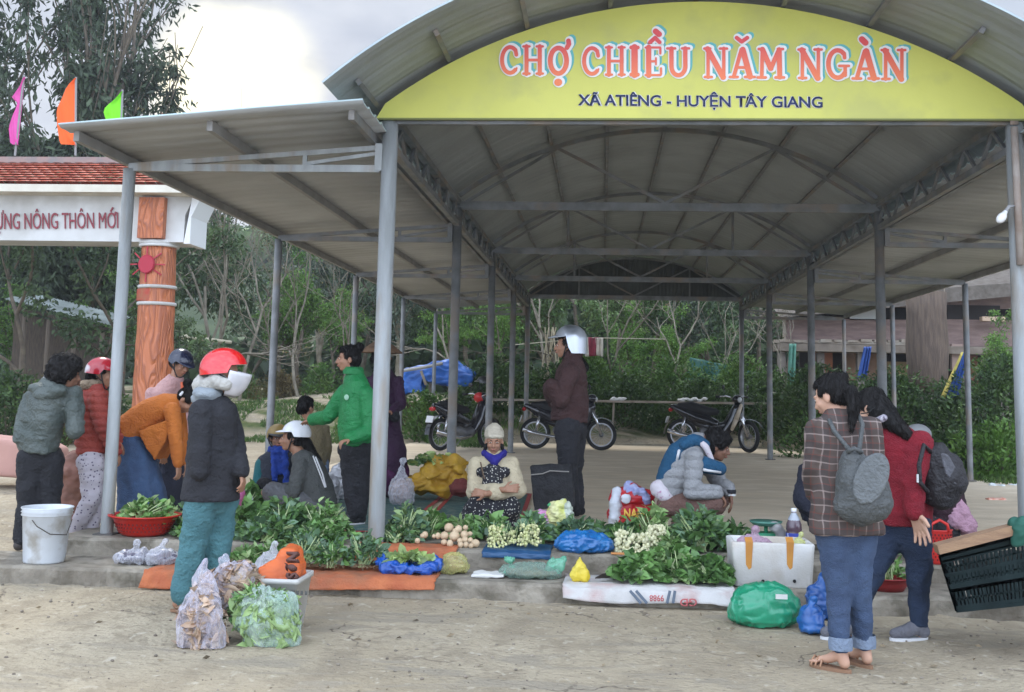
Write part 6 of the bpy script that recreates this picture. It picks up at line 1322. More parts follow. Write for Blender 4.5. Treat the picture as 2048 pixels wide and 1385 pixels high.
def goods():
    z1, z2 = ZS, ZP
    clear = film('clear', (.62, .62, .66), .52); lilac = film('lilac', (.50, .44, .56), .60, (.62, .58, .68)); mint = film('mint', (.36, .55, .42), .62, (.5, .62, .55)); husk = M('dry_husk', (.30, .20, .13), .85, (.44, .34, .24), 12, det=6, bump=.8, bs=30)
    # bucket
    Yb = 8.42; c = W(88, 1125, Yb); c.z = z1; b = empty('bucket', c, 'white plastic paint bucket with wire handle on the lower step at left', 'bucket')
    zt = W(88, 1013, Yb).z; H = zt-z1; r0, r1 = .150, .178
    wp = M('white_plastic', (.62, .65, .67), .4, (.50, .52, .53), 3, 6, c3=(.36, .34, .30), ns3=7)
    MB().lathe([(.002, .006), (r0*.97, .004), (r0, .015), (r1*.98, H*.84), (r1*1.02, H*.85), (r1*1.05, H*.86), (r1*1.0, H*.90), (r1*1.06, H*.92), (r1*1.0, H*.945), (r1*1.07, H*.985), (r1*1.05, H), (r1*.99, H*.99), (r0*.95, .03), (.002, .03)], c, 40).build('bucket_body', wp, b, True)
    mb = MB(); mb.tube([c+Vector((-.02, -r1-.01, H*.80)), c+Vector((.03, -r1-.03, H*.70)), c+Vector((.12, -r1-.0, H*.56)), c+Vector((.19, -.06, H*.52)), c+Vector((r1+.02, .0, H*.78))], .004, 6); mb.build('wire_handle', M('wire_dark', (.08, .07, .06), .5, metal=.5), b)
    # red basin with greens
    c = G(287, 1083, z2); c.y = 9.08; c = Vector((W(287, 1083, 9.12).x, 9.12, z2)); rd_ = M('basin_red', (.55, .025, .015), .35, (.46, .02, .012), 6)
    bs = empty('basin', c, 'red plastic colander basin holding greens at the foot of the front left canopy post', 'basin')
    MB().lathe([(.02, .004), (.16, .004), (.20, .03), (.245, .13), (.27, .155), (.29, .16), (.29, .17), (.262, .168), (.235, .14), (.19, .04), (.15, .014), (.02, .014)], c, 44).build('basin_bowl', rd_, bs, True)
    mb = MB()
    for k in range(3):
        for j in range(44):
            a = 2*math.pi*(j+.5*(k % 2))/44; r_ = .209+.014*k; mb.box(c+Vector((r_*math.cos(a), r_*math.sin(a), .052+.027*k)), (.004, .012, .014), a)
    mb.build('drain_holes', M('hole_dark', (.12, .01, .01), .8), bs)
    greens(c+Vector((0, .02, .10)), .23, .17, .17, 330, .075, GM, 'leafy greens heaped in the red basin', stems=14, mat2=GP); greens(c+Vector((.10, .35, 0)), .25, .2, .22, 300, .08, GD, 'dark greens behind the red basin')
    # grey-lilac bag remnants lower step
    tie_bag('plastic_bag', Vector((W(270, 1115, 8.5).x, 8.5, z1)), .16, .13, .12, clear, 'crumpled clear bag of dark pieces on the lower step, left part', group='clear bags below the red basin', neck=.12, fold=.05, fs=11, content=M('dark_bits', (.08, .075, .10), .7, (.16, .14, .18), 25))
    tie_bag('plastic_bag', Vector((W(325, 1108, 8.48).x, 8.48, z1)), .12, .12, .14, clear, 'crumpled clear bag of dark pieces beside the teal trousers', group='clear bags below the red basin', neck=.12, fold=.05, fs=11, content=MATS['dark_bits'])
    # dark leafy piles
    S_ = lambda px, Y, z: Vector((W(px, 1000, Y).x, Y, z))
    grp = 'heaps of greens on the pavilion edge'
    for px, Y, rx, ry, h, n, sz, mt, m2, lab in [
        (500, 9.25, .24, .22, .24, 420, .10, GD, GM, 'dark green leafy heap right of the teal trousers'), (575, 9.35, .26, .22, .28, 480, .11, GD, None, 'dark leafy heap in front of the squatting white helmet'), (650, 9.30, .24, .24, .27, 560, .06, GM, GP, 'feathery dark green heap left of the front pavilion post'),
        (545, 8.98, .26, .12, .16, 380, .09, GD, None, 'row of dark greens at the slab edge behind the orange bag'), (640, 9.0, .20, .12, .15, 300, .08, GM, GD, 'fresh greens at the slab edge above the orange cloth'), (400, 9.1, .18, .18, .16, 260, .08, GM, GD, 'greens glimpsed behind the teal trousers'),
        (503, 10.9, .14, .2, .24, 240, .12, GD, GM, 'broad leafed greens left of the crouching pair')]:
        greens((W(px, 1000, Y).x, Y, z2), rx, ry, h, n, sz, mt, lab, grp, mat2=m2)
    for px, Y, rx, h, mt, m2, lab, rt in [(620, 8.55, .17, .24, GB, GP, 'pale stemmed bunch with roots on the orange cloth, left', True), (672, 8.52, .15, .18, GM, GB, 'green bunch with roots on the orange cloth, middle', True), (738, 8.58, .17, .24, GB, GM, 'bunch with dry tangled roots beside the blue bowl bag', True), (560, 8.55, .16, .15, GP, GM, 'pale green bunch behind the orange plastic bag', False), (505, 8.5, .14, .12, GM, GP, 'small greens with a white turnip on the lower step', False)]:
        greens((W(px, 1000, Y).x, Y, z1+.02), rx, .13, h, 230, .07, mt, lab, 'bunches on the lower step', stems=26, roots=rt, mat2=m2, up=1.1)
    for px, Y, rx, ry, h, n, sz, mt, lab in [(815, 9.35, .17, .14, .26, 260, .075, GB, 'upright stemmed greens right of the front pavilion post'), (862, 9.5, .17, .15, .2, 260, .08, GM, 'leafy tops lying behind the pale tubers'), (930, 9.55, .17, .12, .16, 220, .08, GM, 'leaves behind the pale tubers, near the dotted skirt'), (795, 9.15, .15, .1, .12, 200, .06, GD, 'small dark greens beside the foot of the front left pavilion post')]:
        greens((W(px, 1000, Y).x, Y, z2), rx, ry, h, n, sz, mt, lab, grp, stems=22, up=1.0)
    for px, Y, rx, ry, h, n, sz, mt, m2, lab in [(985, 9.45, .16, .12, .19, 200, .085, GM, GB, 'leaf tops above the left fruit cluster'), (1065, 9.4, .17, .12, .20, 220, .09, GB, GM, 'round leaves above the right fruit cluster'), (1150, 9.5, .22, .14, .17, 300, .09, GB, GD, 'leafy stems behind the blue plastic bag'), (1205, 9.6, .15, .14, .13, 180, .09, GD, None, 'dark leaves between blue bag and red carrier bag'),
        (1250, 9.3, .13, .1, .2, 200, .08, GM, GB, 'leaf tops above the pale onion-like bunches, left'), (1305, 9.35, .17, .12, .30, 280, .09, GP, GM, 'tall pale green leaf tops beside the red carrier bag'), (1400, 9.3, .22, .20, .29, 520, .11, GD, GB, 'big heap of dark pointed leaves in front of the squatting knees'), (1465, 9.45, .18, .12, .17, 240, .09, GD, None, 'dark leaf tips behind the foam box corner'), (1340, 9.05, .13, .1, .12, 150, .07, GM, None, 'small greens between pale bunches and dark heap')]:
        greens((W(px, 1000, Y).x, Y, z2), rx, ry, h, n, sz, mt, lab, grp, mat2=m2, up=.8)
    for px, Y, rx, h, n, sz, mt, m2, lab in [(1275, 8.42, .19, .17, 330, .085, GM, GD, 'round-leafed greens on the white sack, left'), (1345, 8.5, .19, .22, 360, .085, GM, GP, 'green bunch with pale roots in the middle of the white sack'), (1415, 8.45, .20, .16, 360, .085, GD, GM, 'round-leafed greens on the white sack beside the foam box')]:
        greens((W(px, 1000, Y).x, Y, z1+.02), rx, .16, h, n, sz, mt, lab, 'greens on the white sack', mat2=m2, wid=.8)
    # turnip
    for px, Y, z, r_, lab in ((503, 8.43, z1+.03, .032, 'white turnip on the lower step by the orange bag'),): tag(MB().ell((W(px, 1000, Y).x, Y, z+r_*.6), (r_, r_, r_*.9)).build('turnip', M('turnip_skin', (.62, .55, .42), .5), None, True), lab, 'turnip')
    # pale tubers
    tm_ = M('tuber_skin', (.62, .47, .30), .6, (.50, .36, .22), 14, 4, bump=.2, bs=60); k = 0
    for px, py, rp in [(898, 1056, 9), (917, 1059, 8), (931, 1056, 5), (889, 1072, 9), (909, 1073, 11), (929, 1070, 8), (940, 1068, 5), (876, 1072, 6), (868, 1073, 4), (888, 1085, 6), (900, 1088, 7), (930, 1080, 7), (941, 1081, 6), (921, 1090, 6), (932, 1090, 6), (942, 1092, 5), (951, 1087, 8), (850, 1070, 6), (845, 1072, 5), (835, 1082, 5), (800, 1056, 5), (911, 1063, 6), (920, 1082, 6)]:
        Y = 8.98+(1090-py)*.006; p = W(px, py, Y); r_ = rp*Y/FPX; mb = MB(); mb.ell(p, (r_*(.9+.2*rng.random()), r_, r_*(.9+.25*rng.random())), None, 16, 11); mb.cap(p+Vector((0, -r_*.3, r_*.6)), p+Vector((.003, -r_*.3, r_*.98)), r_*.25, r_*.10, 8)
        tag(mb.build('tuber', tm_, None, True), 'pale round tuber in the heap left of the dotted skirt, on the slab edge' , 'tuber', 'pale tubers heaped on the slab edge')
    # cluster fruit bunches
    fm = M('fruit_pale', (.45, .48, .20), .45, (.58, .56, .30), 30, 3, isl=.3); fm2 = M('fruit_cream', (.52, .50, .30), .45, (.62, .60, .38), 30, isl=.3)
    def cluster(px0, px1, py0, py1, Y, r_, n, mt, lab):
        c0 = W((px0+px1)/2, py1, Y); o = empty('fruit_bunch', c0, lab, 'fruit bunch', 'bunches of small pale fruit'); mb = MB(); g = random.Random(px0)
        for i in range(n):
            a, b = g.random(), g.random(); x = px0+(px1-px0)*(.5+(a-.5)*(1-.35*b)); y = py1-(py1-py0)*b; rr = r_*(.7+.5*g.random()); mb.ell(W(x, y, Y+.10*b-.05*g.random()), (rr, rr, rr*1.1), None, 8, 6)
        mb.build('fruits', mt, o, True); mb = MB()
        for i in range(9): x = px0+(px1-px0)*g.random(); mb.tube([W(x, py0+12, Y+.05), W(x+g.uniform(-14, 14), py0-4-8*g.random(), Y+.16)], [.004, .002], 5)
        mb.build('stems', STEM, o, True)
    cluster(972, 1014, 1052, 1098, 9.0, .0115, 110, fm, 'left bunch of small green-cream fruit on the dark blue sheet'); cluster(1012, 1034, 1062, 1088, 9.08, .011, 45, fm, 'small middle bunch of green-cream fruit on the dark blue sheet'); cluster(1034, 1084, 1050, 1092, 9.02, .0115, 110, fm, 'right bunch of small green-cream fruit on the dark blue sheet')
    cluster(1228, 1262, 1062, 1106, 9.0, .016, 60, fm2, 'left bunch of cream bulbs above the orange strip'); cluster(1258, 1300, 1070, 1108, 8.98, .016, 70, fm2, 'middle bunch of cream bulbs above the orange strip'); cluster(1288, 1336, 1050, 1094, 9.08, .016, 70, fm2, 'right bunch of cream bulbs beside the dark leaf heap')
    tag(MB().bar((W(1222, 1109, 8.9).x, 8.88, z2+.012), (W(1300, 1109, 8.9).x, 8.88, z2+.012), .03, .012).build('orange_strip', M('strip_orange', (.62, .26, .08), .6), None), 'thin orange strip lying on the slab edge under the cream bulbs', 'strip')
    # cloths draped over the steps
    def drape_step(name, px0, px1, prof, mat, lab, cat, amp=.012, nx=40, hem=None, skew=0, th=.006):
        x0, x1 = W(px0, 1100, 8.5).x, W(px1, 1100, 8.5).x; rows = []; P = [Vector((0, y, z)) for y, z in prof]; fine = []
        for i in range(len(P)-1):
            for t in range(5): fine.append(P[i].lerp(P[i+1], t/5))
        fine.append(P[-1]); m = len(fine)
        for k, p in enumerate(fine):
            row = []
            for j in range(nx+1):
                u = j/nx; x = x0+(x1-x0)*u; w_ = noise.noise(Vector((x*6, k*.35, px0)))*amp + noise.noise(Vector((x*17, k*.2, px0)))*amp*.5
                dz = 0
                if hem and k > m*.6: dz = hem(u)*(k-m*.6)/(m*.4)
                row.append(Vector((x+skew*(k/m)+w_*.6, p.y-abs(w_)*.8-.004, p.z+abs(w_)*.9+.004+dz)))
            rows.append(row)
        mb = MB(); mb.loft(rows, cap=False, closed=False); o = mb.build(name, mat, None, True, fix=False); sm = o.modifiers.new('t', 'SOLIDIFY'); sm.thickness = th; sm.offset = 1; return tag(o, lab, cat)
    ora = M('cloth_orange_worn', (.50, .155, .06), .8, (.38, .10, .04), 5, 6, bump=.4, bs=70, c3=(.30, .12, .06), ns3=4)
    fy = YK-.02
    drape_step('cloth_sheet', 598, 884, [(8.72, z1+.004), (8.22, z1+.006), (fy, z1-.01), (fy-.03, .03)], ora, 'worn orange cloth spread along the lower step and hanging over the kerb', 'cloth', .014, hem=lambda u: .045*u)
    drape_step('cloth_sheet', 690, 902, [(9.12, z2+.004), (8.86, z2+.006), (8.82, z2-.02), (8.79, z1+.02)], ora, 'orange cloth on the upper slab edge behind the blue bowl bag', 'cloth', .012)
    drape_step('cloth_sheet', 334, 410, [(8.75, z1+.004), (8.22, z1+.006), (fy, z1-.01), (fy-.05, .01)], ora, 'orange cloth end hanging over the kerb behind the teal trousers', 'cloth', .02, skew=-.06)
    sackm = M('sack_white', (.58, .56, .53), .7, (.48, .46, .43), 3, 6, bump=.3, bs=120, c3=(.45, .33, .30), ns3=5)
    drape_step('sack', 1130, 1460, [(8.66, z1+.004), (8.22, z1+.006), (fy-.01, z1-.015), (fy-.05, .02)], sackm, 'flattened white woven sack with red and grey print draped over the kerb', 'sack', .012, hem=lambda u: .035*(1-u)-.02*math.sin(u*6), nx=60)
    sk = bpy.data.objects['sack']
    def onsack(px, py): p = W(px, py, fy-.075); return p
    for x0, x1 in ((1260, 1282), (1272, 1294), (1340, 1334), (1350, 1346)): MB().bar(onsack(x0, 1182), onsack(x1, 1207), .02, .004, (0, 1, 0)).build('grey_stripe', M('print_grey', (.12, .15, .19), .7), sk)
    def tx(body, px0, px1, y0, y1, mt, flip=False):
        a, b, t = onsack(px0, y1), onsack(px1, y1), onsack(px0, y0)
        if flip: a, b, t = onsack(px1, y0), onsack(px0, y0), onsack(px1, y1)
        text_obj('sack_print', body, mt, sk, (a, b, t), ext=.002, dy=.001, bold=.02)
    pr = M('print_red', (.48, .12, .12), .8); tx("9988", 1299, 1328, 1191, 1203, pr, True); tx("GÐ", 1360, 1394, 1198, 1213, M('print_red', (0, 0, 0)), True)
    bl = M('sheet_blue', (.012, .05, .12), .4, (.02, .08, .18), 8)
    drape_step('plastic_sheet', 955, 1098, [(9.3, z2+.004), (8.88, z2+.006), (8.835, z2-.015), (8.83, z2-.05)], bl, 'dark blue plastic sheet under the small fruit bunches', 'sheet', .014)
    # floor mats
    mat_m = bpy.data.materials.new('mat_woven'); mat_m.use_nodes = True; nt = mat_m.node_tree; N = nt.nodes; L = nt.links; tc = N.new('ShaderNodeTexCoord'); mp = N.new('ShaderNodeMapping'); mp.inputs['Scale'].default_value = (2.2, 9, 1); L.new(tc.outputs['Object'], mp.inputs[0]); v = N.new('ShaderNodeTexNoise'); v.inputs['Scale'].default_value = 3.2; v.inputs['Detail'].default_value = 1; L.new(mp.outputs[0], v.inputs[0])
    cr = N.new('ShaderNodeValToRGB'); cr.color_ramp.interpolation = 'CONSTANT'; E_ = cr.color_ramp.elements; E_[0].color = (.05, .10, .095, 1); E_[1].position = .52; E_[1].color = (.035, .13, .115, 1); e = E_.new(.60); e.color = (.24, .27, .21, 1); e = E_.new(.66); e.color = (.13, .10, .07, 1); L.new(v.outputs[0], cr.inputs[0]); L.new(cr.outputs[0], N['Principled BSDF'].inputs['Base Color']); N['Principled BSDF'].inputs['Roughness'].default_value = .7
    def floormat(pts, lab):
        o = empty('floor_mat', pts[0], lab, 'mat', 'patterned mats on the pavilion floor'); P = [Vector(p) for p in pts]; MB().prism([p+Vector((0, 0, .004)) for p in P], (0, 0, .006)).build('mat_weave', mat_m, o)
        for i in range(4): a, b = P[i], P[(i+1) % 4]; MB().bar(a+Vector((0, 0, .013)), b+Vector((0, 0, .013)), .045, .004).build('mat_border', M('border_red', (.34, .05, .045), .7), o)
    g2 = lambda x, y: G(x, y, z2)
    floormat([g2(690, 1066), g2(800, 1066), g2(895, 985), g2(640, 985)], 'teal patterned mat under the person in green')
    floormat([g2(835, 1066), g2(1035, 1066), g2(1060, 990), g2(905, 990)], 'teal patterned mat under the crouching woman in cream')
    # blue bowl bag with pale greens
    c = Vector((W(822, 1100, 8.5).x, 8.47, z1+.012)); o = empty('plastic_bag', c, 'bright blue plastic bag opened into a bowl full of pale green leaves', 'bag')
    mb = MB(); el = [c+Vector((.205*math.cos(2*math.pi*i/18), .125*math.sin(2*math.pi*i/18), .055+.02*math.sin(2*math.pi*i/18))) for i in range(19)]; mb.chain(el, [.042+.01*math.sin(i*1.7) for i in range(19)]); mb.ell(c+Vector((0, 0, .03)), (.2, .12, .03)); mb.blob('bag_film', M('bag_blue', (.012, .09, .42), .3, (.01, .06, .28), 9, spec=.6), o, .009, 1, fold=.02, fs=13, cre=.02, cf=14)
    greens(c+Vector((0, 0, .055)), .17, .10, .075, 130, .075, GY, 'pale yellow-green leaves inside the blue bowl bag', wid=.75, mat2=GP)
    # blue plastic bag on slab
    tie_bag('plastic_bag', (W(1167, 1100, 9.05).x, 8.98, z2), .235, .13, .16, M('bag_blue2', (.010, .10, .30), .3, (.012, .15, .38), 9, spec=.7), 'crumpled blue plastic bag on the slab edge in the middle of the row', neck=0, fold=.04, fs=12)
    # yellowish, white, clear green bags on lower step
    tie_bag('plastic_bag', (W(910, 1100, 8.55).x, 8.55, z1), .11, .10, .15, film('yellowish', (.50, .48, .18), .6), 'open yellowish plastic bag of roots beside the orange cloth', neck=0, fold=.04, fs=13, content=M('ginger', (.42, .30, .14), .7, (.3, .2, .1), 30))
    tag(MB().box((W(980, 1100, 8.5).x, 8.45, z1+.02), (.24, .18, .02)).blob('paper_sheet', M('paper_white', (.60, .59, .55), .6), None, .01, 1, fold=.02, fs=9), 'crumpled white paper on the lower step between two bags', 'paper')
    tie_bag('plastic_bag', (W(1063, 1100, 8.5).x, 8.47, z1), .225, .14, .10, film('seagreen', (.28, .42, .34), .45), 'flat clear green plastic bag of brown pieces on the lower step', neck=0, fold=.03, fs=11, content=M('brown_bits', (.13, .12, .08), .8, (.22, .2, .13), 25), flat=.8)
    o = bpy.data.objects[[q.name for q in C.objects if q.get('label', '').startswith('flat clear green')][0]]
    for px in (1022, 1106): MB().prism([W(px-16, 1150, 8.46), W(px+16, 1150, 8.46), W(px+20*(1 if px > 1060 else -1)+6, 1116, 8.5), W(px-6*(1 if px > 1060 else -1), 1118, 8.5)], (0, .05, 0)).blob('bag_handle', film('aqua', (.16, .46, .30), .8), o, .008, 1, cre=.02, cf=14)
    yb = Vector((W(1161, 1100, 8.35).x, 8.33, z1+.01)); o = empty('plastic_bag', yb, 'small yellow plastic bag tied to a point on the white sack', 'bag'); mb = MB(); mb.chain([yb+Vector((-.03, 0, .04)), yb+Vector((-.012, 0, .10)), yb+Vector((0, 0, .165))], [.046, .034, .007]); mb.chain([yb+Vector((.032, 0, .04)), yb+Vector((.012, 0, .10)), yb+Vector((0, 0, .165))], [.044, .034, .007])
    mb.blob('bag_film', M('bag_yellow', (.80, .62, .05), .35, (.85, .72, .12), 6, trans=.3), o, .006, 1, fold=.006, fs=22, cre=.006, cf=25)
    tag(MB().prism([W(1190, 1158, 8.3), W(1205, 1150, 8.36), W(1233, 1147, 8.42), W(1232, 1153, 8.38), W(1212, 1157, 8.32)], (0, 0, .008)).build('knife', M('blade_dark', (.05, .04, .035), .4, metal=.5), None), 'dark knife lying on the white sack', 'knife')
    # yellow sacks pile
    ys_ = M('sack_yellow', (.50, .29, .025), .6, (.40, .22, .02), 4, 5, bump=.4, bs=50); Y = 12.6
    o = empty('yellow_sack', W(860, 985, Y), 'bundle of mustard yellow sacks piled behind the mats', 'sack'); mb = MB()
    for px, py, rx, rz in ((840, 965, .20, .11), (880, 945, .24, .14), (905, 930, .18, .11), (865, 975, .25, .08), (920, 965, .14, .10)): mb.ell(W(px, py, Y+.1*rng.random()), (rx, .2, rz))
    mb.blob('sack_cloth', ys_, o, .014, 1, fold=.09, fs=6); greens(W(868, 930, Y)+Vector((0, .05, -.02)), .28, .12, .12, 140, .10, GY, 'wilted greens on top of the yellow sacks', mat2=GD)
    tag(MB().ell(W(922, 975, 12.3), (.13, .12, .09)).blob('cloth_bundle', M('maroon_bundle', (.14, .03, .025), .8), None, .014, 1, fold=.03), 'dark maroon bundle under the yellow sacks', 'bundle')
    # clear bag, silver sacks behind the greens
    tie_bag('plastic_bag', (W(803, 985, 12.0).x, 12.0, z2), .14, .12, .36, clear, 'clear plastic bag tied at the top right of the front pavilion post', neck=.5, fold=.03, fs=9, content=M('pinkish_bits', (.45, .36, .34), .8, (.3, .22, .2), 20))
    for px, Y, w_, h_, lab in ((683, 12.4, .17, .40, 'silver-grey sack standing between the child and the green jacket'), (660, 12.0, .10, .30, 'grey sack behind the squatting white helmet')): tie_bag('sack', (W(px, 985, Y).x, Y, z2), w_, .14, h_, M('sack_silver', (.42, .42, .43), .4, (.30, .30, .31), 6, metal=.3), lab, cat='sack', neck=0, fold=.05, fs=9)
    tie_bag('plastic_bag', (W(497, 1040, 9.75).x, 9.75, z2), .12, .1, .2, clear, 'clear shiny bag of greens beside the grey trousers', neck=.2, fold=.035, fs=12, content=GD)
    tag(MB().chain([W(466, 975, 10.1), W(470, 990, 10.1), W(468, 1003, 10.1)], [.07, .09, .07]).blob('bag', M('pink_bag', (.45, .12, .25), .5), None, .012, 1, fold=.02), 'small magenta bag just right of the black coat', 'bag')
    # black square bag by silver helmet
    Y = 11.0; o = empty('black_bag', W(1100, 1025, Y), 'black square woven bag standing in front of the silver helmet', 'bag')
    mb = MB(); mb.prism([W(1059, 933, Y), W(1143, 929, Y), W(1150, 1015, Y), W(1068, 1022, Y)], (0, .16, 0)); mb.blob('bag_panel', cloth('woven_black', (.018, .018, .020), (.04, .04, .042), 12), o, .012, 2, fold=.012, fs=6)
    MB().tube([W(1062, 950, Y-.03), W(1085, 948, Y-.035), W(1100, 942, Y-.03), W(1138, 944, Y-.03)], .006, 6).build('bag_cord', M('cord_grey', (.3, .28, .25)), o)
    # red carrier bag
    Y = 10.3; o = empty('carrier_bag', W(1258, 1045, Y), 'red and white printed carrier bag with yellow letters beside the squatting person', 'bag'); mb = MB()
    def wh(pts, rs): mb.chain([W(x, y, Y) for x, y in pts], rs)
    wh([(1240, 1030), (1262, 1030), (1285, 1025)], [.12, .13, .10]); wh([(1238, 1000), (1262, 995), (1288, 1000)], [.10, .12, .10]); rb = mb.blob('bag_film', M('bag_red', (.50, .02, .025), .4, (.42, .015, .02), 6), o, .011, 2, fold=.03, fs=9)
    MB().chain([W(1228, 1038, Y-.09), W(1231, 1005, Y-.09), W(1236, 985, Y-.05)], [.055, .06, .045]).blob('white_panel', M('bag_white', (.55, .57, .60), .45), o, .01, 1, fold=.02, fs=12)
    MB().chain([W(1258, 975, Y-.04), W(1275, 985, Y-.08), W(1292, 995, Y-.07)], [.055, .06, .05]).blob('cloth_wrap', M('cloth_lavender', (.40, .41, .58), .8, (.25, .28, .5), 14, 2), o, .01, 1, fold=.03, fs=14)
    MB().ell(W(1252, 998, Y-.14), (.045, .02, .045)).blob('white_flower', M('bag_white', (0, 0, 0)), o, .008, 0, fold=.01, fs=30)
    a, b, t = W(1248, 1036, Y-.165), W(1288, 1036, Y-.165), W(1248, 1018, Y-.165); text_obj('bag_lettering', "NAM", M('letter_gold', (.70, .42, .06), .5), o, (a, b, t), ext=.03, dy=-.012, bold=.03)
    # multi-colour bag bundle
    Y = 9.75; o = empty('bag_bundle', W(1110, 1060, Y), 'bundle of translucent yellow, pink and clear plastic bags behind the row of greens', 'bags')
    for pts, rs, mt in (([(1115, 1025), (1118, 1045), (1108, 1075)], [.10, .09, .03], M('wad_yellow', (.60, .62, .16), .35, (.7, .68, .35), 9)), ([(1080, 1032), (1096, 1045)], [.05, .05], M('wad_pink', (.62, .24, .48), .35, (.6, .4, .6), 9)), ([(1130, 1022), (1135, 1040)], [.07, .06], M('wad_grey', (.48, .52, .42), .4)), ([(1100, 1012), (1102, 1018)], [.03, .03], M('wad_green', (.08, .40, .16), .4))):
        MB().chain([W(x, y, Y) for x, y in pts], rs).blob('bag_wad', mt, o, .009, 1, fold=.035, fs=15)
    # foam box
    o = empty('foam_box', (W(1545, 1186, 8.6).x, 8.6, z1), 'white foam box with two orange tape strips on the lower step', 'box'); fo = M('foam_white', (.68, .67, .64), .7, (.58, .56, .51), 4, 6, bump=.25, bs=90, c3=(.50, .44, .36), ns3=3)
    x0, x1 = W(1464, 1180, 8.38).x, W(1632, 1180, 8.38).x; ht = W(1545, 1087, 8.38).z-z1+.0; yb0, yb1 = 8.38, 8.80; t_ = .035
    def rr(x0, x1, y0, y1, z, r_=.03, n=5):
        out = []
        for cx, cy, a0 in ((x1-r_, y1-r_, 0), (x0+r_, y1-r_, 90), (x0+r_, y0+r_, 180), (x1-r_, y0+r_, 270)):
            for i in range(n+1): a = R(a0+90*i/n); out.append(Vector((cx+r_*math.cos(a), cy+r_*math.sin(a), z)))
        return out
    R_ = []; tp = .018
    for z, e in ((.0, tp+.012), (.012, tp), (ht*.8, .004), (ht-.012, 0), (ht-.003, .004), (ht, .012)): R_.append(rr(x0+e, x1-e, yb0+e, yb1-e, z1+z))
    for z, e in ((ht, t_-.006), (ht-.01, t_), (.05, t_+tp)): R_.append(rr(x0+e, x1-e, yb0+e, yb1-e, z1+z, .02))
    MB().loft(R_).build('box_shell', fo, o, True); ob = o.children[0]; 
    for x in (1498, 1580):
        a = W(x-7, 1086, yb0-.004); b = W(x+8, 1086, yb0-.004); c_ = W(x+5, 1136, yb0+.009); d = W(x, 1140, yb0+.009); e = W(x-6, 1130, yb0+.007); MB().prism([a, b, c_, d, e], (0, .003, 0)).build('tape_strip', M('tape_orange', (.58, .27, .06), .4, (.5, .22, .05), 8), o)
        MB().prism([a, b, b+Vector((0, .06, .03)), a+Vector((0, .06, .03))], (0, 0, .003)).build('tape_strip', MATS['tape_orange'], o)
    for x, y in ((1526, 1163), (1589, 1163)): p = W(x, y, yb0+.008); MB().lathe([(.012, -.002), (.012, .004)], (0, 0, 0), 14, cap=True).build('drain_hole', M('hole_black', (.01, .01, .01)), o).data.transform(Matrix.Translation(p) @ Matrix.Rotation(math.pi/2, 4, 'X'))
    tie_bag('plastic_bag', (W(1508, 1085, 8.6).x, 8.6, z1+ht-.13), .15, .1, .17, film('pink', (.50, .33, .42), .7), 'pinkish plastic bag poking out of the foam box', neck=.1, fold=.03, fs=12); tie_bag('plastic_bag', (W(1600, 1085, 8.6).x, 8.62, z1+ht-.12), .08, .08, .14, film('lemon', (.62, .64, .25), .75), 'yellow plastic bag poking out of the right end of the foam box', neck=.1, fold=.02, fs=14)
    # green and blue bags on the ground
    c = G(1533, 1258, 0); gb = M('bag_green', (.010, .21, .10), .28, (.02, .30, .16), 3.5, spec=.7, bump=.3, bs=20); o = tie_bag('plastic_bag', (c.x, c.y+.12, 0), .235, .17, .27, gb, 'shiny green plastic bag lying on the dirt below the foam box', neck=0, fold=.035, fs=6, tilt=(.02, 0))
    MB().box(W(1563, 1194, c.y-.06), (.075, .01, .03), 0).build('paper_scrap', M('paper_white', (0, 0, 0)), o)
    bm_ = M('bag_royal', (.012, .07, .26), .3, (.02, .12, .36), 6, spec=.6)
    c = G(1628, 1270, 0); tie_bag('plastic_bag', (c.x, c.y+.05, 0), .085, .08, .19, bm_, 'blue plastic bag on the dirt against the blue jeans, lower one', neck=.1, fold=.03, fs=10); tie_bag('plastic_bag', (W(1645, 1200, 8.0).x, 8.02, .0), .12, .09, .27, bm_, 'blue plastic bag behind the blue jeans, against the kerb', neck=.1, fold=.035, fs=9)
    # clear bags left foreground
    HL = M('husk_leaf', (.32, .21, .14), .7, (.50, .38, .27), 8, isl=.5); lilac = M('film_lilac2', (.62, .58, .68), .18, (.75, .73, .82), 12, alpha=.42, spec=.8); c = G(402, 1303, 0); Yb = c.y+.13
    def soft_bag(chains, label, mat, content, cch, leafmats=None, cre=.016):
        o = empty('plastic_bag', (chains[0][0][0].x, Yb, max(0, chains[0][0][0].z-.12)), label, 'bag'); mb = MB()
        for P_, r_ in chains: mb.chain(P_, r_)
        def keep(co, no): co[:, 2] = np.maximum(co[:, 2], .004); return co
        mb.blob('bag_film', mat, o, .007, 2, fold=.008, fs=10, fn=keep, cre=cre, cf=12, cz=.35)
        mb = MB()
        for P_, r_ in cch: mb.chain(P_, r_)
        if content:
            cb = mb.blob('contents', content, o, .010, 1, fold=.014, fs=22, fn=keep, cre=.012, cf=25); me = cb.data; n = len(me.vertices); co = np.empty(n*3, np.float32); me.vertices.foreach_get('co', co); co = co.reshape(-1, 3); no = np.empty(n*3, np.float32); me.vertex_normals.foreach_get('vector', no); no = no.reshape(-1, 3)
            g = np.random.default_rng(n); ix = g.integers(0, n, 380); lm = leafmats; D_ = np.cross(no[ix], g.normal(size=(380, 3)))
            link('leaf_pieces', leaf2(co[ix]+no[ix]*.004, D_, .05+.07*g.random(380), .42, .25, g), lm, cb, True)
        return o
    v = lambda x, y, d=0: W(x, y, Yb+d)
    def boxpts(x0, x1, y0, y1, d): return [v(x0, y0, d), v(x1, y0, d), v(x1, y1, d), v(x0, y1, d)]
    R1 = .055
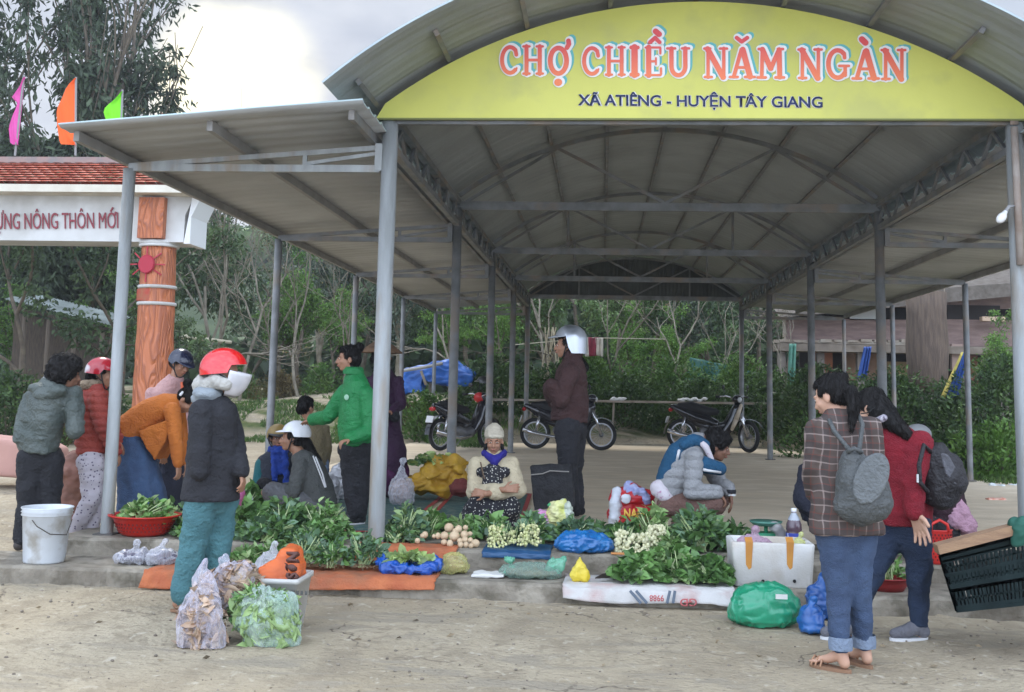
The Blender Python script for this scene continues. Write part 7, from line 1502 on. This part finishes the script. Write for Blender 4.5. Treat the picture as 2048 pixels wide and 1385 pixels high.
    soft_bag([([v(376, 1228, -.03), v(428, 1232, -.03), v(430, 1290, -.03), v(376, 1288, -.03), v(376, 1228, -.03)], [R1]*5), ([v(400, 1230), v(400, 1290)], [.09, .09]), ([v(378, 1240, .1), v(425, 1240, .1), v(425, 1288, .1), v(378, 1288, .1)], [.06]*4), ([v(402, 1225), v(405, 1195, .04), v(400, 1165, .05), v(412, 1122, .06)], [.10, .075, .045, .010]), ([v(380, 1215), v(405, 1150, .05)], [.05, .03]), ([v(430, 1215), v(415, 1150, .05)], [.05, .03])],
        'square lilac plastic bag of brown husks with a gathered peak, standing before the teal trousers', lilac, husk, [([v(376, 1232), v(428, 1236), v(429, 1289), v(377, 1287), v(400, 1262)], [.047]*5), ([v(402, 1235), v(402, 1285)], [.085, .085]), ([v(403, 1225), v(404, 1190, .04)], [.085, .05])], HL)
    Yb += .22
    soft_bag([([v(430, 1170), v(455, 1158), v(485, 1150), v(492, 1170)], [.085, .10, .085, .06]), ([v(440, 1200), v(480, 1200)], [.09, .09]), ([v(455, 1150), v(447, 1125), v(452, 1116)], [.06, .03, .015]), ([v(470, 1145), v(478, 1128)], [.05, .02])],
        'lilac plastic bag of brown husks lying on top, right of the gathered peak', lilac, husk, [([v(432, 1172), v(460, 1160), v(486, 1154)], [.075, .092, .075]), ([v(442, 1198), v(478, 1200)], [.082, .082])], HL)
    Yb -= .12; mint = M('film_mint2', (.50, .70, .60), .18, (.68, .80, .74), 10, alpha=.46, spec=.8)
    soft_bag([([v(480, 1215), v(520, 1205), v(565, 1215), v(582, 1240)], [.05, .09, .09, .05]), ([v(490, 1240), v(530, 1245), v(570, 1255)], [.08, .13, .09]), ([v(505, 1275), v(540, 1280), v(575, 1278)], [.06, .10, .075]), ([v(520, 1296), v(555, 1294)], [.045, .06]), ([v(478, 1205), v(470, 1195), v(500, 1188)], [.03, .012, .02]), ([v(545, 1200), v(560, 1190)], [.04, .015])],
        'big pale green translucent bag stuffed with greens in the left foreground', mint, GP, [([v(490, 1235), v(532, 1240), v(570, 1252)], [.068, .118, .082]), ([v(484, 1215), v(560, 1215)], [.05, .075]), ([v(510, 1276), v(565, 1278)], [.062, .075])], GP)
    greens(v(520, 1200)-Vector((0, 0, .02)), .15, .08, .09, 120, .06, GM, 'leaf tips sticking out of the pale green bag', wid=.3, up=1.2); greens(v(465, 1225)-Vector((0, 0, .05)), .06, .06, .08, 60, .05, GD, 'dark leaf tips at the left corner of the pale green bag', wid=.3)
    # white crate with the orange bag
    Y = 6.98; o = empty('crate', (W(563, 1230, Y).x, Y, 0), 'white plastic crate behind the pale green bag', 'crate'); x0, x1 = W(500, 1200, Y).x, W(612, 1200, Y).x; zt = W(560, 1158, Y-.17).z; mb = MB()
    R_ = [rr(x0+.05, x1-.05, Y-.15, Y+.15, .005, .02), rr(x0+.045, x1-.045, Y-.155, Y+.155, .03, .02), rr(x0+.012, x1-.012, Y-.18, Y+.18, zt-.03, .03), rr(x0, x1, Y-.19, Y+.19, zt-.03, .03), rr(x0, x1, Y-.19, Y+.19, zt, .03), rr(x0+.018, x1-.018, Y-.175, Y+.175, zt, .025), rr(x0+.06, x1-.06, Y-.14, Y+.14, .03, .02)]
    mb.loft(R_); mb.build('crate_body', M('crate_white', (.52, .51, .47), .5, (.44, .42, .38), 5), o, True); mb = MB()
    for i in range(9): q = Vector((x1-.028-.0, Y-.13+.03*i, zt-.07)); mb.box(q, (.004, .012, .035))
    for i in range(14): mb.box((x0+.06+.026*i, Y-.187, zt-.075), (.013, .012, .022))
    mb.build('crate_slots', M('slot_dark', (.10, .10, .09)), o)
    o = empty('plastic_bag', W(555, 1165, Y), 'orange plastic bag with dark print leaning on the white crate', 'bag'); mb = MB(); q = lambda x, y, d=0: W(x, y, Y+d)
    mb.prism([q(512, 1143, -.06), q(545, 1178, -.12), q(592, 1174, -.08), q(600, 1130, 0), q(588, 1100, .02), q(566, 1100, .02), q(540, 1122, -.02)], (0, .16, 0)); mb.blob('bag_film', M('bag_orange', (.78, .18, .045), .4, (.66, .14, .035), 5, trans=.2), o, .009, 3, fold=.022, fs=9)
    up = (q(586, 1100, 0)-q(586, 1165, 0)); a, b, t = q(596, 1160, -.115), q(597, 1106, -.055), q(574, 1160, -.115); text_obj('bag_lettering', "SƠN", M('print_darkbrown', (.10, .04, .03), .6), o, (a, b, t), ext=.05, dy=-.02, bold=.03)
    tie_bag('plastic_bag', (W(540, 1140, 7.15).x, 7.2, .2), .13, .1, .26, clear, 'clear plastic bag wedged behind the orange bag', neck=.1, fold=.03, fs=10)
    # bottle
    c = Vector((W(1588, 1068, 9.0).x, 9.0, z2)); o = empty('bottle', c, 'large plastic bottle of dark drink with blue label on the slab behind the foam box', 'bottle'); s_ = 1.0
    MB().lathe([(.045, .0), (.052, .01), (.052, .06), (.050, .07), (.053, .08), (.053, .15), (.050, .16), (.053, .17), (.050, .20), (.035, .235), (.018, .26), (.016, .285), (.002, .286)], c, 26).build('bottle_body', M('bottle_dark', (.075, .045, .06), .12, (.10, .06, .075), 3, spec=.8), o, True)
    MB().lathe([(.0535, .085), (.0538, .09), (.0538, .145), (.0535, .15)], c, 26).build('bottle_label', M('label_blue', (.04, .06, .32), .4, (.45, .5, .7), 22, 3, .58, .62), o, True); MB().lathe([(.017, .27), (.019, .272), (.019, .292), (.002, .294)], c, 18).build('bottle_cap', M('cap_white', (.75, .75, .75), .4), o, True); MB().lathe([(.0505, .19), (.036, .236), (.0185, .262), (.0165, .27)], c, 24).build('bottle_neck', M('bottle_clear', (.35, .38, .42), .15, spec=.8), o, True)
    for ch in o.children: ch.data.transform(Matrix.Translation(c) @ Matrix.Diagonal((1.15, 1.15, 1.30, 1)) @ Matrix.Translation(-c))
    # scale
    c = Vector((W(1532, 1070, 9.2).x, 9.2, z2)); gs = M('scale_green', (.02, .22, .10), .35, (.03, .28, .14), 4); o = empty('weighing_scale', c, 'green kitchen weighing scale with a tray behind the foam box', 'scale')
    mb = MB(); mb.prism([c+Vector((-.11, -.09, 0)), c+Vector((.11, -.09, 0)), c+Vector((.08, -.06, .12)), c+Vector((-.08, -.06, .12))], (0, .15, 0)); mb.build('scale_body', gs, o); MB().lathe([(.015, .11), (.015, .16)], c, 12, cap=True).build('scale_neck', gs, o, True)
    MB().lathe([(.02, .158), (.09, .16), (.12, .178), (.122, .186), (.09, .17), (.01, .168)], c, 30).build('scale_tray', M('tray_teal', (.10, .26, .20), .3, metal=.3), o, True); MB().lathe([(.05, 0), (.05, .004)], (0, 0, 0), 24, cap=True).build('scale_dial', M('dial_white', (.6, .6, .55)), o).data.transform(Matrix.Translation(c+Vector((0, -.094, .05))) @ Matrix.Rotation(math.pi/2, 4, 'X'))
    for ch in o.children: ch.data.transform(Matrix.Translation(c) @ Matrix.Diagonal((1.05, 1, 1.38, 1)) @ Matrix.Translation(-c))
    tag(MB().chain([W(1548, 1052, 9.15), W(1556, 1060, 9.1), W(1562, 1072, 9.1)], [.035, .04, .04]).blob('small_bag', M('bag_greyclear', (.30, .29, .28), .4), None, .01, 1, fold=.02, fs=14), 'small grey plastic bag leaning on the green scale', 'bag')
    # right red basin with greens
    c = Vector((W(1775, 1190, 8.45).x, 8.48, z1)); o = empty('basin', c, 'dark red basin holding green leaves on the lower step between the two women', 'basin'); MB().lathe([(.02, .004), (.12, .004), (.15, .05), (.165, .09), (.175, .09), (.175, .1), (.15, .095), (.13, .05), (.02, .02)], c, 30).build('basin_bowl', M('basin_dark', (.26, .02, .02), .45), o, True); greens(c+Vector((0, 0, .06)), .12, .1, .2, 220, .06, GM, 'leafy greens heaped in the dark red basin', mat2=GD, wid=.35, up=1.2)
    # red basket bag
    Y = 9.0; o = empty('shopping_basket', (W(1873, 1140, Y).x, Y, z2), 'tall red perforated plastic shopping basket with loop handles', 'basket'); c = Vector((W(1873, 1140, Y).x, Y, z2-.0)); R_ = []
    zt = W(1880, 1062, Y).z-z2; rm = M('basket_red', (.60, .03, .02), .4, (.5, .025, .02), 7)
    for z, a, b_ in ((0, .115, .08), (.02, .13, .09), (zt*.5, .115, .085), (zt, .105, .08), (zt+.012, .112, .088), (zt+.012, .10, .075), (.03, .11, .075)): R_.append([c+Vector((.015*z/zt+a*math.cos(2*math.pi*j/28), b_*math.sin(2*math.pi*j/28), z)) for j in range(28)])
    MB().loft(R_).build('basket_body', rm, o, True); mb = MB()
    for k in range(9):
        for j in range(26):
            a = 2*math.pi*(j+.5*(k % 2))/26; t = k/9; mb.box(c+Vector((.015*t+(.131-.025*t)*math.cos(a), (.0915-.01*t)*math.sin(a), .035+zt*.85*t)), (.006, .010, .014), a)
    mb.build('basket_holes', M('hole_dark', (0, 0, 0)), o)
    for d in (-.07, .07): MB().tube([c+Vector((-.055, d, zt)), c+Vector((-.045, d*.9, zt+.055)), c+Vector((.015, d*.8, zt+.085)), c+Vector((.07, d*.9, zt+.055)), c+Vector((.08, d, zt))], .012, 8).build('handle', rm, o, True)
    # green crate with plank, tied on the rear of a motorbike mostly out of view
    Y = 7.0; o = empty('crate', (W(1965, 1150, Y).x, Y, .2), 'dark green slatted plastic crate hanging under a plank at the right edge', 'crate'); gc = M('crate_green', (.008, .014, .014), .9, (.014, .024, .024), 6, spec=.15)
    q = lambda x, y, d=0: W(x, y, Y+d); mb = MB(); TL, TR, BR, BL = q(1880, 1112), q(2062, 1066), q(2066, 1206), q(1914, 1222)
    def side(TL, TR, BR, BL, mbx):
        for t in (0, .05, .12, .36, .60, .64, .94, 1.0): a, b = TL.lerp(BL, t), TR.lerp(BR, t); mbx.bar(a, b, .012, .020 if t not in (.05, .6) else .05, (TL-BL).normalized())
        n = 20
        for i in range(n+1): u = i/n; a, b = TL.lerp(TR, u), BL.lerp(BR, u); mbx.bar(a, b, .010, .012 if i % 4 else .02, (1, 0, 0))
        for t in (.24, .48, .80): a, b = TL.lerp(BL, t), TR.lerp(BR, t); mbx.bar(a, b, .010, .010, (TL-BL).normalized())
    dv = Vector((.15, .36, 0)); side(TL, TR, BR, BL, mb); side(TL, TL+dv, BL+dv, BL, mb); ex = Vector((.12, 0, .02)); side(TR, TR+dv+ex*0, BR+dv, BR, mb); mb.prism([BL, BR, BR+dv, BL+dv], (0, 0, .01)); mb.prism([TL.lerp(BL, .38), TR.lerp(BR, .38), TR.lerp(BR, .62), TL.lerp(BL, .62)], (0, .006, 0))
    for f_ in (0,): mb.prism([TL.lerp(BL, .1), TR.lerp(BR, .1), TR.lerp(BR, .02), TL.lerp(BL, .02)], (0, .01, 0))
    mb.build('crate_slats', gc, o); tag(MB().chain([q(1950, 1150, .2), q(2030, 1150, .2)], [.12, .14]).blob('sacking', M('dark_stuff', (.025, .03, .03), .9, (.05, .05, .04), 12), None, .014, 1, fold=.03), 'dark sacking inside the green crate', 'sacking')
    tag(MB().bar(q(1872, 1098, -.02), q(2075, 1046, -.02), .10, .055, (0, 0, 1)).build('plank', M('plank_raw', (.34, .21, .12), .8, (.25, .15, .09), 3, 5, stretch=(1.5, 10, 10), bump=.3, bs=20), None), 'bare wooden plank laid across the green crate at the right edge', 'plank')
    tag(MB().chain([q(2030, 1050, -.03), q(2045, 1058, -.06), q(2038, 1080, -.06)], [.05, .07, .045]).blob('cloth', M('cloth_deepgreen', (.02, .10, .07), .7), None, .01, 1, fold=.02, fs=12), 'dark green cloth wrapped round the plank at the right edge', 'cloth')
goods()

# ================================================================ MOTORBIKES
def motorbike(label, x, y, z, heading, tank=(.02, .02, .025), steer=0, acc=(.02, .02, .022), s=1.0, extra=None, lean=0):
    """scooter-style motorbike built along +X (front), then turned"""
    root = empty('motorbike', (0, 0, 0), label, 'motorbike', 'parked motorbikes')
    tyre = M('tyre_black', (.018, .018, .018), .85); rim = M('rim_metal', (.35, .35, .36), .35, metal=.7); blk = M('bike_plastic_%d' % int(acc[0]*1000), acc, .3, coat=.5); body = M('bike_body_%d' % int(tank[0]*1000), tank, .2, coat=.7); eng = M('engine_grey', (.12, .12, .125), .45, (.2, .2, .2), 9, metal=.5); seatm = M('bike_seat', (.015, .015, .016), .7); chrome = M('chrome', (.55, .55, .56), .2, metal=.9)
    def wheel(cx, cz, rr_, par, turn=0):
        Tn = Matrix.Translation((cx, 0, cz)) @ Matrix.Rotation(turn, 4, 'Z'); mb = MB(); n = 36; rings_ = []
        for i in range(n):
            a = 2*math.pi*i/n; c = Vector((math.cos(a), 0, math.sin(a))); rings_.append([c*(rr_-.035+.035*math.cos(b)) + Vector((0, .035*math.sin(b), 0)) for b in [2*math.pi*j/10 for j in range(10)]])
        vs = [Tn @ p for r_ in rings_ for p in r_]; fs = [(i*10+j, ((i+1) % n)*10+j, ((i+1) % n)*10+(j+1) % 10, i*10+(j+1) % 10) for i in range(n) for j in range(10)]; mb.add(vs, fs)
        w_ = mb.build('wheel', tyre, par, True); m2 = MB()
        for i in range(n):
            a0, a1 = 2*math.pi*i/n, 2*math.pi*(i+1)/n; m2.bar(Tn @ Vector((math.cos(a0)*(rr_-.07), 0, math.sin(a0)*(rr_-.07))), Tn @ Vector((math.cos(a1)*(rr_-.07), 0, math.sin(a1)*(rr_-.07))), .045, .012, (0, 1, 0))
        for i in range(18): a0 = 2*math.pi*i/18; m2.bar(Tn @ Vector((math.cos(a0)*.03, .01*(-1)**i, math.sin(a0)*.03)), Tn @ Vector((math.cos(a0+.2)*(rr_-.07), 0, math.sin(a0+.2)*(rr_-.07))), .004)
        m2.build('rim', rim, w_); m3 = MB(); m3.tube([Tn @ Vector((0, -.05, 0)), Tn @ Vector((0, .05, 0))], .045, 14); m3.build('hub', eng, w_, True); return w_
    wr = .29; fx, rx = .62, -.62; wheel(fx, wr, wr, root, steer); wheel(rx, wr, wr, root)
    hd = Vector((fx-.22, 0, .86)); st = math.sin(steer); ct_ = math.cos(steer)
    MB().chain([hd, (.2, 0, .50), (-.1, 0, .42), (-.45, 0, .55), (-.62, 0, .74)], [.055, .06, .075, .06, .05]).build('frame', blk, root, True)
    mb = MB(); mb.chain([(.42, 0, .80), (.33, 0, .55), (.20, 0, .36)], [.10, .11, .09]); mb.blob('leg_shield', body, root, .014, 3)
    mb = MB(); mb.chain([(.02, 0, .50), (-.3, 0, .60), (-.55, 0, .70), (-.80, 0, .80)], [.08, .13, .115, .05]); mb.blob('rear_body', body, root, .014, 4)
    mb = MB(); mb.chain([(.02, 0, .72), (-.2, 0, .73), (-.45, 0, .80), (-.66, 0, .82)], [.06, .10, .11, .06]); mb.blob('seat', seatm, root, .014, 4)
    mb = MB(); mb.chain([(.12, 0, .32), (-.05, 0, .30), (-.2, 0, .36)], [.10, .12, .10]); mb.box((-.02, .09, .30), (.2, .08, .12)); mb.blob('engine', eng, root, .014, 1)
    for k in (-1, 1): MB().tube([(fx, k*.07, wr), (fx-.10, k*.07, .58), (fx-.2, k*.05, .80)], [.025, .03, .03], 8).build('fork', chrome, root, True); MB().tube([(rx, k*.09, wr), (rx+.08, k*.1, .62)], [.02, .03], 8).build('shock', chrome, root, True)
    mb = MB(); rows = []
    for i in range(9): a = R(20+125*i/8); rows.append([Vector((fx+math.cos(a)*(wr+.03), k*.05, wr+math.sin(a)*(wr+.03)+(-.012 if abs(k) > .9 else 0))) for k in (-1, -.5, 0, .5, 1)])
    mb.loft(rows, cap=False, closed=False); mb.build('front_fender', body, root, True, fix=False); mb = MB(); rows = []
    for i in range(8): a = R(60+120*i/7); rows.append([Vector((rx+math.cos(a)*(wr+.05), k*.06, wr+math.sin(a)*(wr+.05))) for k in (-1, 0, 1)])
    mb.loft(rows, cap=False, closed=False); mb.build('rear_fender', blk, root, True, fix=False)
    g = lambda x_, y_, z_: Vector((fx-.25+x_*ct_-y_*st, x_*st+y_*ct_, z_)); MB().tube([g(-.08, -.34, 1.0), g(.0, -.2, 1.02), g(0, 0, .97), g(0, .2, 1.02), g(-.08, .34, 1.0)], .014, 8).build('handlebar', chrome, root, True)
    for k in (-1, 1): MB().tube([g(-.06, k*.27, 1.006), g(-.085, k*.37, 1.0)], .022, 8).build('grip', seatm, root, True); mb = MB(); mb.tube([g(0, k*.24, 1.02), g(.02, k*.27, 1.15)], .006, 6); mb.ell(g(.02, k*.28, 1.18), (.025, .06, .04)); mb.build('mirror', blk, root, True)
    MB().ell(g(.07, 0, .96), (.10, .11, .085)).build('headlight', body, root, True); MB().ell(g(.13, 0, .955), (.05, .075, .055)).build('lamp_lens', M('lens_grey', (.5, .5, .5), .1), root, True)
    MB().tube([(.02, -.13, .26), (-.3, -.14, .24), (-.62, -.15, .30), (-.85, -.15, .36)], [.02, .03, .045, .042], 12).build('exhaust', chrome, root, True); MB().ell((-.84, 0, .74), (.04, .08, .04)).build('tail_light', M('tail_red', (.35, .01, .01), .2), root, True)
    MB().box((-.90, 0, .56), (.012, .17, .12), 0, Matrix.Rotation(.3, 3, 'Y')).build('number_plate', M('plate_white', (.6, .6, .6), .5), root); MB().tube([(.0, .1, .2), (-.05, .24, .02)], .012, 6).build('kick_stand', eng, root)
    if extra: extra(root)
    root.location = (x, y, z); root.rotation_euler = (lean, 0, heading); root.scale = (s, s, s); return root
def bikes():
    z = ZP
    p = W(1136, 893, 24.2); motorbike('black motorbike standing side-on behind the person in brown jacket', p.x, 24.2, z, 0, s=1.13)
    p = W(1430, 895, 25.0); motorbike('motorbike with beige leg shield and turned front wheel, parked above the squatting person', p.x, 25.0, z, R(-18), (.012, .012, .014), steer=R(-40), s=1.18, extra=lambda r_: MB().chain([(.50, -.09, .85), (.42, -.13, .6), (.34, -.12, .42)], [.03, .045, .03]).build('beige_panel', M('panel_beige', (.48, .40, .30), .4), r_, True))
    def hx(r_):
        B = hbasis(-90); helmet(r_, Vector((.42, 0, 1.22)), hbasis(200), .95, M('helmet_spare', (.35, .33, .30), .3, (.04, .04, .04), 5, 2, .48, .52)); MB().ell((.40, .05, .95), (.10, .12, .10)).build('red_cover', M('cover_red', (.40, .015, .015), .4), r_, True)
    p = W(930, 890, 23.0); motorbike('dark motorbike seen from behind with a spare helmet on its handlebar', p.x, 23.0, z, R(52), (.02, .02, .022), s=1.12, extra=hx)
    # rear of a motorbike at the right edge carrying the crate
    motorbike('dark red motorbike at the right edge, only its rear lamp in view', W(2048, 1100, 7.25).x+.92, 7.25, 0, 0, (.10, .01, .015), s=.95)
bikes()

# ================================================================ HAZE
def haze():
    m = bpy.data.materials.new('haze_air'); m.use_nodes = True; nt = m.node_tree; nt.nodes.clear(); out = nt.nodes.new('ShaderNodeOutputMaterial'); v = nt.nodes.new('ShaderNodeVolumePrincipled')
    v.inputs['Color'].default_value = (.86, .90, .95, 1); v.inputs['Density'].default_value = .0010; v.inputs['Anisotropy'].default_value = .2; nt.links.new(v.outputs[0], out.inputs['Volume'])
    o = MB().box((0, 170, 29), (560, 372, 62)).build('haze', m); tag(o, 'thin pale air over the whole valley', 'haze', kind='stuff')
haze()
